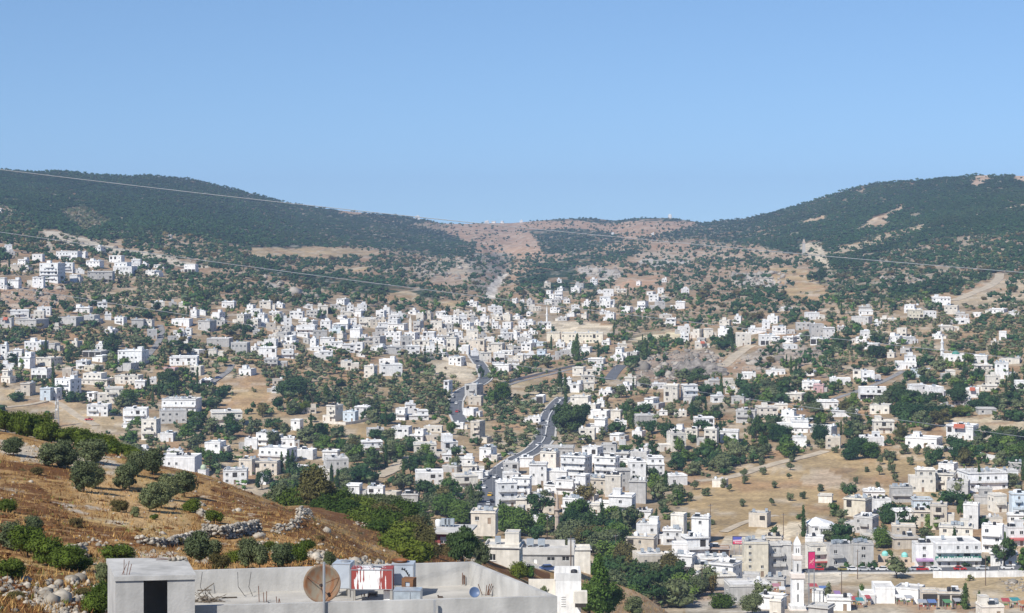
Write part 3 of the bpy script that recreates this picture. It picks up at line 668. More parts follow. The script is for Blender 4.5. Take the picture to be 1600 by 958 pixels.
def label_all():
    groups = {}
    for o, u, v, desc, skip in TO_LABEL:
        best = None
        for k, (n, a, b) in enumerate(LM):
            if skip and n == skip: continue
            d = math.hypot(u - a, (v - b) * 1.35)
            if best is None or d < best[0]: best = (d, k)
        d, k = best; n, a, b = LM[k]
        du, dv = u - a, (v - b) * 1.6
        if abs(du) > abs(dv): r = 'left of' if du < 0 else 'right of'
        else: r = 'above' if dv < 0 else 'below'
        if len((desc + ' second closest ' + r + ' ' + n).split()) > 16: desc = desc.split(' with ')[0]
        groups.setdefault((desc, k, r), []).append((d, o, n))
    for (desc, k, r), L in groups.items():
        L.sort(key=lambda t: t[0])
        for i, (d, o, n) in enumerate(L):
            if len(L) == 1: o['label'] = '%s %s %s' % (desc, r, n)
            else: o['label'] = '%s %s %s %s' % (desc, ORD[min(i, len(ORD) - 1)], r, n)

# ------------------------------------------------------------------ houses
_cache = {}
def win_mesh(w, h, kind):
    key = (kind, round(w, 1), round(h, 1))
    if key in _cache: return _cache[key]
    mb = MB()
    if kind == 'pane':      # glass set back, with one mullion
        mb.box(-w / 2, w / 2, -0.03, 0.03, 0, h, 0)
        mb.box(-0.04, 0.04, -0.07, -0.032, 0.05, h - 0.05, 1)
        mb.box(-w / 2, w / 2, -0.07, -0.032, h - 0.06, h, 1); mb.box(-w / 2, w / 2, -0.07, -0.032, 0, 0.05, 1)
        me = mb.mesh('window', [M_GLASS, M_FRAME])
    elif kind == 'sill':
        mb.box(-w / 2 - .12, w / 2 + .12, -0.14, 0.0, -0.1, 0, 0); me = mb.mesh('sill', [M_FRAME])
    elif kind == 'door':
        mb.box(-w / 2, w / 2, -0.04, 0.04, 0, h, 0); mb.box(-w / 2 + .1, w / 2 - .1, -0.07, -0.042, .15, h - .9, 0); me = mb.mesh('door', [M_DOOR])
    elif kind == 'shade':
        mb.box(-w / 2, w / 2, -0.03, 0.03, 0, h, 0); me = mb.mesh('opening', [M_SHADOWROOM])  # solid panel coloured dark to stand for a shaded interior
    _cache[key] = me
    return me
def tank_mesh(kind):
    if ('tank', kind) in _cache: return _cache[('tank', kind)]
    mb = MB()
    if kind == 0:      # cube tank on a stand
        mb.box(-.55, .55, -.55, .55, .4, 1.5); 
        for x in (-.45, .45):
            for y in (-.45, .45): mb.box(x - .05, x + .05, y - .05, y + .05, 0, .395)
        me = mb.mesh('water_tank', [M_TANKG])
    elif kind == 1:    # upright barrel
        mb.lathe([(.55, 0), (.6, .1), (.6, 1.1), (.45, 1.3), (.18, 1.36)], 10); me = mb.mesh('water_tank', [M_TANKW], True)
    else:
        mb.lathe([(.55, 0), (.6, .1), (.6, 1.1), (.45, 1.3), (.18, 1.36)], 10); me = mb.mesh('water_tank', [M_TANKB], True)
    _cache[('tank', kind)] = me
    return me

def small_dish():
    if 'dish' not in _cache:
        mb = MB(); mb.tube((0, 0, 0), (0, 0, .9), .04, n=5)
        n = 12; i = len(mb.v); c = Vector((0, -.12, 1.1)); ax = Vector((0, -.85, .5)).normalized(); x = Vector((1, 0, 0)); y = ax.cross(x)
        ring = [c + ax * .12 + (x * math.cos(2 * math.pi * k / n) + y * math.sin(2 * math.pi * k / n)) * .5 for k in range(n)]
        for k in range(n): mb.face([c, ring[k], ring[(k + 1) % n]], 1); mb.face([c - ax * .02, ring[(k + 1) % n], ring[k]], 1)
        mb.tube(c + ax * .02, c + ax * .45, .025, n=4)
        _cache['dish'] = mb.mesh('satellite_dish', [M_STEEL, plain('dish_grey', (.42, .42, .43), .6, .1, 2.0)])
    return _cache['dish']
def solar_mesh():
    if 'solar' not in _cache:
        mb = MB(); mb.hexa([(-1, -.9, .25), (1, -.9, .25), (1, .5, 1.1), (-1, .5, 1.1)], [(-1, -.93, .31), (1, -.93, .31), (1, .47, 1.16), (-1, .47, 1.16)], 1)
        mb.tube((-1.0, .6, 1.3), (1.0, .6, 1.3), .27, n=9)
        for x in (-.9, .9): mb.box(x - .04, x + .04, .55, .63, 0, 1.2); mb.box(x - .04, x + .04, -.85, -.77, 0, .25)
        _cache['solar'] = mb.mesh('solar_heater', [M_TANKW, M_GLASS])
    return _cache['solar']
def facade(mb, W, z0, z1, ops, T, depth=0.22, m=0, pane=None):
    """wall face with recessed openings; T maps (s, depth, z)"""
    xs = sorted({-W / 2, W / 2, *[o[0] for o in ops], *[o[1] for o in ops]})
    zs = sorted({z0, z1, *[o[2] for o in ops], *[o[3] for o in ops]})
    for i in range(len(xs) - 1):
        for j in range(len(zs) - 1):
            cx = (xs[i] + xs[i + 1]) / 2; cz = (zs[j] + zs[j + 1]) / 2
            if any(o[0] < cx < o[1] and o[2] < cz < o[3] for o in ops): continue
            mb.face([T(xs[i], 0, zs[j]), T(xs[i + 1], 0, zs[j]), T(xs[i + 1], 0, zs[j + 1]), T(xs[i], 0, zs[j + 1])], m)
    for a, b, c, d, *_ in ops:
        D = depth
        mb.face([T(a, 0, c), T(b, 0, c), T(b, D, c), T(a, D, c)], m); mb.face([T(a, D, d), T(b, D, d), T(b, 0, d), T(a, 0, d)], m)
        mb.face([T(a, 0, c), T(a, D, c), T(a, D, d), T(a, 0, d)], m); mb.face([T(b, D, c), T(b, 0, c), T(b, 0, d), T(b, D, d)], m)
        if pane is not None: mb.face([T(a, D, c), T(b, D, c), T(b, D, d), T(a, D, d)], pane)

def block(root, w, d, z0, h, nst, matk, rnd, cx=0.0, cy=0.0, roof=True, sides=(1, 1), wins=True, base=0.0, open_ground=False,
          name='walls', parapet=0.5, winfill=0.72, sill=False, deep=False):
    """one box of a building: walls with recessed windows, then roof with parapet as its own part"""
    mb = MB(); mat = M_WALL[matk] if isinstance(matk, str) else matk
    kids = []
    def plan(W, isfront):
        ops = []
        if not wins: return ops
        n = max(1, int((W - 0.6) / rnd.uniform(2.7, 3.4))); pitch = W / n
        sh = h / nst
        ww = min(rnd.choice([0.9, 1.1, 1.3]), pitch * 0.5)
        for s in range(nst):
            zb = z0 + s * sh
            if open_ground and s == 0 and isfront:
                k = max(1, int(W / 3.6))
                for c in range(k):
                    ops.append((-W / 2 + W * c / k + .25, -W / 2 + W * (c + 1) / k - .25, zb + .05, zb + sh - .45, 'shade'))
                continue
            for c in range(n):
                if rnd.random() > winfill: continue
                x = -W / 2 + pitch * (c + .5)
                if isfront and s == 0 and c == n // 2 and z0 == base:
                    ops.append((x - .55, x + .55, zb + .02, zb + min(2.1, sh - .3), 'door'))
                elif isfront and s > 0 and rnd.random() < .13 and pitch > 2.4:
                    ops.append((x - min(1.1, pitch * .42), x + min(1.1, pitch * .42), zb + .25, zb + sh - .5, 'shade'))
                else:
                    ops.append((x - ww / 2, x + ww / 2, zb + sh * .32, zb + sh * .34 + min(1.2, sh * .42), 'pane'))
        return ops
    fz = -4.0 if z0 == base else z0
    specs = [(w, True, lambda s, q, z: (cx + s, cy - d / 2 + q, z), 0.0),
             (d, False, lambda s, q, z: (cx + w / 2 - q, cy + s, z), math.pi / 2),
             (w, False, lambda s, q, z: (cx - s, cy + d / 2 - q, z), math.pi),
             (d, False, lambda s, q, z: (cx - w / 2 + q, cy - s, z), -math.pi / 2)]
    for k, (W, fr, T, rz) in enumerate(specs):
        ops = plan(W, fr) if (k == 0 or (k == 1 and sides[1]) or (k == 3 and sides[0])) else []
        facade(mb, W, fz, z0 + h, ops, T)
        for a, b, c, e, kd in ops:
            kids.append((kd, b - a, e - c, T((a + b) / 2, 0.19, c), rz))
    wobj = mb.build(name, mat, root)
    for kd, ww, hh, loc, rz in kids:
        nm = {'pane': 'window', 'door': 'door', 'shade': 'opening'}[kd]
        o = link(nm, win_mesh(ww, hh, kd), root, loc, (0, 0, rz))
        if sill and kd == 'pane':
            link('sill', win_mesh(ww, hh, 'sill'), o, (0, -0.19, 0))
    if roof:
        rb = MB(); t = 0.22; zt = z0 + h; p = parapet; ov = rnd.choice([.06, .2, .35, .5]) if parapet >= .5 else .08
        rb.box(cx - w / 2 - ov, cx + w / 2 + ov, cy - d / 2 - ov, cy + d / 2 + ov, zt + .003, zt + .15, 0)
        zt += .153
        rb.box(cx - w / 2, cx + w / 2, cy - d / 2, cy - d / 2 + t, zt, zt + p, 1)
        rb.box(cx - w / 2, cx + w / 2, cy + d / 2 - t, cy + d / 2, zt, zt + p, 1)
        rb.box(cx - w / 2, cx - w / 2 + t, cy - d / 2 + t + .003, cy + d / 2 - t - .003, zt, zt + p, 1)
        rb.box(cx + w / 2 - t, cx + w / 2, cy - d / 2 + t + .003, cy + d / 2 - t - .003, zt, zt + p, 1)
        rb.build('roof', [M_ROOF, mat], root)
    return wobj

CNAME = {'w': 'white', 'c': 'cream', 'g': 'grey', 'b': 'beige', 'r': 'dark red', 'y': 'yellowish', 'p': 'pink', 'l': 'pale blue', 'o': 'brown'}
NUMW = ['', 'single storey', 'two storey', 'three storey', 'four storey', 'five storey', 'six storey']
HOUSE_RECT = []
def house(ul, ur, vt, vb, c, opts='', group=None, label=None, yaw=None, D=None, bvh='main', st=None, landmark=None, name=None):
    uc = (ul + ur) / 2
    if not D and vb < 660 and label is None: ul, ur, vt = uc - (ur - ul) * .47, uc + (ur - ul) * .47, vb - (vb - vt) * .9
    if D: p = P(uc, vb, D)
    else: p = (on_main if bvh == 'main' else on_hill)(uc, vb)
    if p is None: return None
    D = p.y
    rnd = random.Random(int(ul * 7 + vt * 131 + vb))
    W = max(4.0, (ur - ul) * D / F); H = max(2.9, (vb - vt) * D / F)
    has_t = 't' in opts; setback = 's' in opts
    if yaw is None: yaw = rnd.choice([-28, -20, -14, -8, -4, 4, 12])
    a = math.radians(yaw)
    ratio = rnd.uniform(.65, 1.0)
    w = W / (math.cos(a) + ratio * abs(math.sin(a)))
    d = max(5.0, min(w * ratio, 16.0))
    Hm = H - 0.6 - (2.3 if has_t else 0)
    if Hm < 2.6: Hm = max(2.6, H - 0.5); has_t = False
    nst = st or max(1, int(round(Hm / 3.15)))
    cat = 'house' if nst <= 2 else 'apartment building'
    if name: nm = name
    else: nm = 'house' if nst <= 2 else 'apartment_building'
    root = empty(nm, (p.x + 0, p.y + d * 0.35, p.z), a)
    near = D < 1000
    feats = []
    kw = dict(sides=(yaw > 3, yaw < 3), sill=near)
    ann = rnd.random() < .5 and w > 8 and not any(q in opts for q in 'GUATBxt') and name is None
    if ann:
        aw = w * rnd.uniform(.25, .42); sd = rnd.choice([-1, 1]); ah = min(Hm * rnd.uniform(.5, .8), rnd.choice([2.8, 3.0, 5.6])); ah = max(2.5, min(ah, Hm - .7))
        ad = d * rnd.uniform(.6, .9); ac = rnd.choice([c, c, 'c', 'g'])
        mw = w - aw; shift = -sd * aw / 2
        block(root, aw - .02, ad, 0, ah, max(1, int(ah / 2.7)), ac, rnd, cx=sd * (w - aw) / 2, cy=rnd.uniform(-.15, .1) * d, name='annex', parapet=.35, **kw)
        full_w = w; w = mw
        body = empty('tmp', (0, 0, 0)) if False else None
    else: shift = 0.0
    if setback and nst > 1:
        sh = Hm / nst; up = max(1, nst // 2)
        lo = nst - up
        block(root, w, d, 0, sh * lo, lo, c, rnd, cx=shift, open_ground='o' in opts, **kw)
        fr = rnd.uniform(.5, .72); sx = rnd.choice([-1, 1])
        block(root, w * fr, d * .8, sh * lo + .155, sh * up, up, c, rnd, cx=shift + sx * w * (1 - fr) / 2 * .98, cy=d * .09, name='upper_walls', **kw)
        feats.append('a set back top floor')
    else:
        block(root, w, d, 0, Hm, nst, c, rnd, cx=shift, open_ground='o' in opts, winfill=.4 if 'x' in opts else .74, **kw)
    top = Hm + .16
    if 'o' in opts: feats.append('an open ground floor')
    if 'b' in opts and nst > 1:
        sh = Hm / nst
        for s in range(1, nst):
            bb = MB(); bw = w * rnd.choice([.45, .6, .9]) if 'B' not in opts else w * .98; bx = shift + rnd.uniform(-1, 1) * (w - bw) / 2
            bb.box(bx - bw / 2, bx + bw / 2, -d / 2 - 1.3, -d / 2 - .003, s * sh - .14, s * sh)
            bb.box(bx - bw / 2, bx + bw / 2, -d / 2 - 1.3, -d / 2 - 1.15, s * sh + .003, s * sh + .85)
            for e in (-1, 1):
                x = bx + e * (bw / 2 - .08); bb.box(x - .08, x + .08, -d / 2 - 1.147, -d / 2 - .003, s * sh + .003, s * sh + .85)
            bb.build('balcony', M_WALL[c], root)
        feats.append('front balconies' if nst > 2 else 'a front balcony')
    if has_t:
        block(root, min(3.4, w * .4), min(3.6, d * .5), top, 2.2, 1, c, rnd, cx=shift + rnd.choice([-.25, .25]) * w, cy=d * .2, wins=False, parapet=.15, name='stair_tower')
        feats.append('a roof stair tower')
    nk = rnd.choice([1, 1, 2, 3]) if 'k' not in opts else 4
    tk = rnd.choice([0, 0, 1, 2])
    if w > 6 and D < 1900:
        for q in range(nk):
            link('water_tank', tank_mesh(tk), root, (shift + rnd.uniform(-.38, .38) * w, rnd.uniform(-.1, .35) * d, top - .002 if not (setback and nst > 1) else top - .002), (0, 0, rnd.uniform(-.3, .3)))
        if nk and not setback: feats.append('roof water tanks' if nk > 1 else 'one roof water tank')
    if D < 1150 and w > 6:
        for q in range(rnd.choice([0, 1, 1, 2])):
            link('satellite_dish', small_dish(), root, (shift + rnd.uniform(-.4, .4) * w, rnd.uniform(-.35, .2) * d, top - .01), (0, 0, rnd.uniform(-.5, .5)))
        if rnd.random() < .4: link('solar_heater', solar_mesh(), root, (shift + rnd.uniform(-.3, .3) * w, rnd.uniform(-.1, .2) * d, top - .01))
    if 'c' in opts:
        n = max(2, int(w / 3.2))
        for i in range(n + 1):
            for yy in (-d / 2 + .35, d / 2 - .35):
                mb = MB(); x = shift - w / 2 + .35 + (w - .7) * i / n; mb.box(x - .16, x + .16, yy - .16, yy + .16, top - .01, top + rnd.uniform(.9, 1.7)); mb.build('column', M_CONC, root)
        feats = ['bare concrete roof columns'] + feats
    if 'G' in opts:
        mb = MB(); z = Hm * .36; mb.box(-w / 2, w / 2, -d / 2 - .9, -d / 2 - .003, z, z + Hm * .13); mb.build('sign_band', M_GREENP, root)
        m2 = MB(); r2 = random.Random(5)
        x = -w / 2 + 1.0
        while x < w / 2 - 1:
            l = r2.uniform(.25, .7); m2.box(x, x + l, -d / 2 - .93, -d / 2 - .903, z + .45, z + r2.uniform(.8, 1.2)); x += l + r2.uniform(.15, .6)
        m2.build('lettering', M_FRAME, root)
    if 'A' in opts or 'U' in opts or 'T' in opts:
        mm = paint('purple', (.36, .22, .38)) if 'U' in opts else (paint('awning_red', (.42, .10, .09)) if 'A' in opts else paint('teal', (.06, .25, .27)))
        mb = MB(); mb.hexa([(-w / 2, -d / 2 - 1.6, 2.3), (w / 2, -d / 2 - 1.6, 2.3), (w / 2, -d / 2 - .003, 2.6), (-w / 2, -d / 2 - .003, 2.6)],
                           [(-w / 2, -d / 2 - 1.6, 2.75), (w / 2, -d / 2 - 1.6, 2.75), (w / 2, -d / 2 - .003, 3.2), (-w / 2, -d / 2 - .003, 3.2)]); mb.build('awning', mm, root)
    if 'R' in opts:
        mb = MB(); mb.hexa([(-w * .2, -d / 2 - 2.2, Hm * .86), (w * .2, -d / 2 - 2.2, Hm * .86), (w * .2, -d / 2 - .01, Hm + 1.0), (-w * .2, -d / 2 - .01, Hm + 1.0)],
                           [(-w * .2, -d / 2 - 2.2, Hm * .86 + .2), (w * .2, -d / 2 - 2.2, Hm * .86 + .2), (w * .2, -d / 2 - .01, Hm + 1.2), (-w * .2, -d / 2 - .01, Hm + 1.2)]); mb.build('porch_roof', M_TILE, root)
        feats = ['a red tiled porch roof']
    desc = '%s %s %s' % (CNAME[c], NUMW[min(nst, 6)], 'house' if nst <= 2 else 'block')
    if feats: desc += ' with ' + feats[0]
    tag(root, label, cat, group or ('houses on the valley slopes' if nst <= 2 else 'apartment blocks on the valley slopes'))
    if not label: TO_LABEL.append((root, uc, (vt + vb) / 2, desc, landmark))
    HOUSE_RECT.append((ul, ur, vt, vb))
    return root, w, d, Hm, p

# ------------------------------------------------------------------ the small houses packed between the others
EXTRA = []
FILL = [([(395, 478), (560, 482), (640, 494), (830, 488), (840, 560), (770, 582), (700, 556), (600, 555), (400, 545)], 80, 'far'), ([(1040, 505), (1330, 495), (1330, 540), (1040, 545)], 9, 'far'),
        ([(800, 447), (1085, 455), (1085, 495), (950, 505), (800, 505)], 20, 'far'), ([(0, 395), (220, 390), (250, 440), (0, 458)], 5, 'far'), ([(0, 480), (400, 480), (400, 600), (0, 600)], 9, 'far'),
        ([(1200, 475), (1600, 475), (1600, 690), (1210, 690)], 16, 'far'), ([(440, 630), (740, 630), (740, 770), (520, 770), (440, 720)], 8, 'far'), ([(860, 600), (1200, 600), (1200, 690), (860, 740)], 15, 'far'),
        ([(820, 530), (1000, 535), (960, 575), (900, 590), (820, 575)], 8, 'far'), ([(730, 720), (1000, 720), (1000, 815), (870, 830), (770, 830)], 22, 'near'),
        ([(990, 845), (1110, 840), (1145, 852), (1255, 850), (1262, 900), (1300, 925), (1320, 958), (1190, 958), (1080, 905), (1000, 885)], 34, 'near'), ([(1280, 785), (1600, 750), (1600, 885), (1480, 845), (1290, 850)], 12, 'near')]
def fill_houses():
    rr = random.Random(404); rects = list(HOUSE_RECT)
    for poly, n, how in FILL:
        us = [a for a, b in poly]; vs = [b for a, b in poly]; got = 0; tries = 0
        while got < n and tries < n * 40:
            tries += 1
            u = rr.uniform(min(us), max(us)); v = rr.uniform(min(vs), max(vs))
            if not in_poly(np.array(u), np.array(v), poly): continue
            q = on_main(u, v)
            if q is None: continue
            hq = on_hill(u, v)
            if hq is not None and hq.y < q.y: continue
            s = F / q.y; st = rr.choice([1, 1, 1, 2, 2, 2] if how == 'far' else [1, 2, 2, 3, 3]); w = rr.uniform(6.5, 12.5) * s; h = (st * 3.1 + .6) * s
            r = (u - w / 2, u + w / 2, v - h, v); bad = any(min(r[1], b) > max(r[0], a) and min(r[3], d) > max(r[2], c) for a, b, c, d in ((1226, 1266, 826, 962), (1136, 1182, 828, 858), (1254, 1284, 848, 898), (1368, 1434, 856, 896), (1262, 1700, 884, 912)))
            for (a, b, c, d) in rects:
                ox = min(r[1], b) - max(r[0], a); oy = min(r[3], d) - max(r[2], c)
                if ox > 0 and oy > 0 and ox * oy > .30 * min(w * h, (b - a) * (d - c)): bad = True; break
            for pts, rw in ROAD_PX:
                for (a, b), (c, d) in zip(pts[:-1], pts[1:]):
                    t = max(0, min(1, ((u - a) * (c - a) + (v - b) * (d - b)) / ((c - a) ** 2 + (d - b) ** 2 + 1e-6))); 
                    if abs(a + (c - a) * t - u) < w / 2 + rw * s * .8 and abs(b + (d - b) * t - v) < h * .6 + 2: bad = True
            if bad: continue
            rects.append(r); got += 1
            c = rr.choice('wwwwwccggb')
            if how == 'near': house(r[0], r[1], r[2], r[3], c, rr.choice(['', 'k', 'b', 'bk', 't', 's', 'bB', 'c', 'kx']))
            else: EXTRA.append((q, w / s, h / s, st, c)); HOUSE_RECT.append(r)
def build_extra():
    mats = [M_WALL['w'], M_WALL['c'], M_WALL['g'], M_WALL['b'], M_ROOF, M_GLASS, M_TANKW]; mb = MB(); rr = random.Random(9)
    for (q, w, h, st, c) in EXTRA:
        w *= .94; h = max(3.0, h * .9)
        m = 'wcgb'.index(c); a = math.radians(rr.choice([-28, -18, -10, -4, 4, 12])); ca, sa = math.cos(a), math.sin(a); d = min(14, w * rr.uniform(.6, .95)); w = w / (ca + .7 * abs(sa))
        oy = d * .35
        def W3(x, y, z): return (q.x + x * ca - y * sa, q.y + oy + x * sa + y * ca, q.z + z)
        def boxr(x0, x1, y0, y1, z0, z1, mm):
            mb.hexa([W3(x0, y0, z0), W3(x1, y0, z0), W3(x1, y1, z0), W3(x0, y1, z0)], [W3(x0, y0, z1), W3(x1, y0, z1), W3(x1, y1, z1), W3(x0, y1, z1)], mm)
        H = h - .5; sh = H / st
        def ops(L, fr):
            o = []; n = max(1, int(L / rr.uniform(2.7, 3.6))); p = L / n
            for s in range(st):
                for k in range(n):
                    if rr.random() < .3: continue
                    x = -L / 2 + p * (k + .5); ww = .55 if rr.random() < .8 else min(1.2, p * .4); o.append((x - ww, x + ww, s * sh + sh * .3, s * sh + sh * .72))
            return o
        facade(mb, w, -4, H, ops(w, 1), lambda s, z_, z: W3(s, -d / 2 + z_, z), .22, m, 5)
        facade(mb, d, -4, H, ops(d, 0), lambda s, z_, z: W3(w / 2 - z_, s, z), .22, m, 5)
        facade(mb, w, -4, H, [], lambda s, z_, z: W3(-s, d / 2 - z_, z), .22, m, 5)
        facade(mb, d, -4, H, ops(d, 0), lambda s, z_, z: W3(-w / 2 + z_, -s, z), .22, m, 5)
        ov = rr.choice([.05, .2, .4]); boxr(-w / 2 - ov, w / 2 + ov, -d / 2 - ov, d / 2 + ov, H + .003, H + .16, 4)
        for x0, x1, y0, y1 in ((-w / 2, w / 2, -d / 2, -d / 2 + .2), (-w / 2, w / 2, d / 2 - .2, d / 2), (-w / 2, -w / 2 + .2, -d / 2 + .203, d / 2 - .203), (w / 2 - .2, w / 2, -d / 2 + .203, d / 2 - .203)): boxr(x0, x1, y0, y1, H + .163, H + .6, m)
        if rr.random() < .45:
            x = rr.uniform(-.3, .3) * w; y = rr.uniform(-.1, .25) * d; tw = min(1.6, w * .18); boxr(x - tw, x + tw, y - tw, y + tw, H + .163, H + 2.5, m)
        for k in range(rr.choice([0, 1, 2, 3])):
            x = rr.uniform(-.42, .42) * w; y = rr.uniform(-.35, .35) * d; boxr(x - .5, x + .5, y - .5, y + .5, H + .163, H + 1.5, 6)
        if rr.random() < .35:      # a lower wing to one side
            sd = rr.choice([-1, 1]); aw = w * .35; x0, x1 = (w / 2 + .01, w / 2 + aw) if sd > 0 else (-w / 2 - aw, -w / 2 - .01); boxr(x0, x1, -d * .3, d * .3, -4, min(3.1, H * .7), rr.choice([m, 2, 1])); boxr(x0 - .1, x1 + .1, -d * .32, d * .32, min(3.1, H * .7) + .003, min(3.1, H * .7) + .25, 4)
    o = mb.build('town_houses', mats); tag(o, 'crowd of small flat roofed houses packed between the larger ones across the valley', 'houses', kind='stuff')
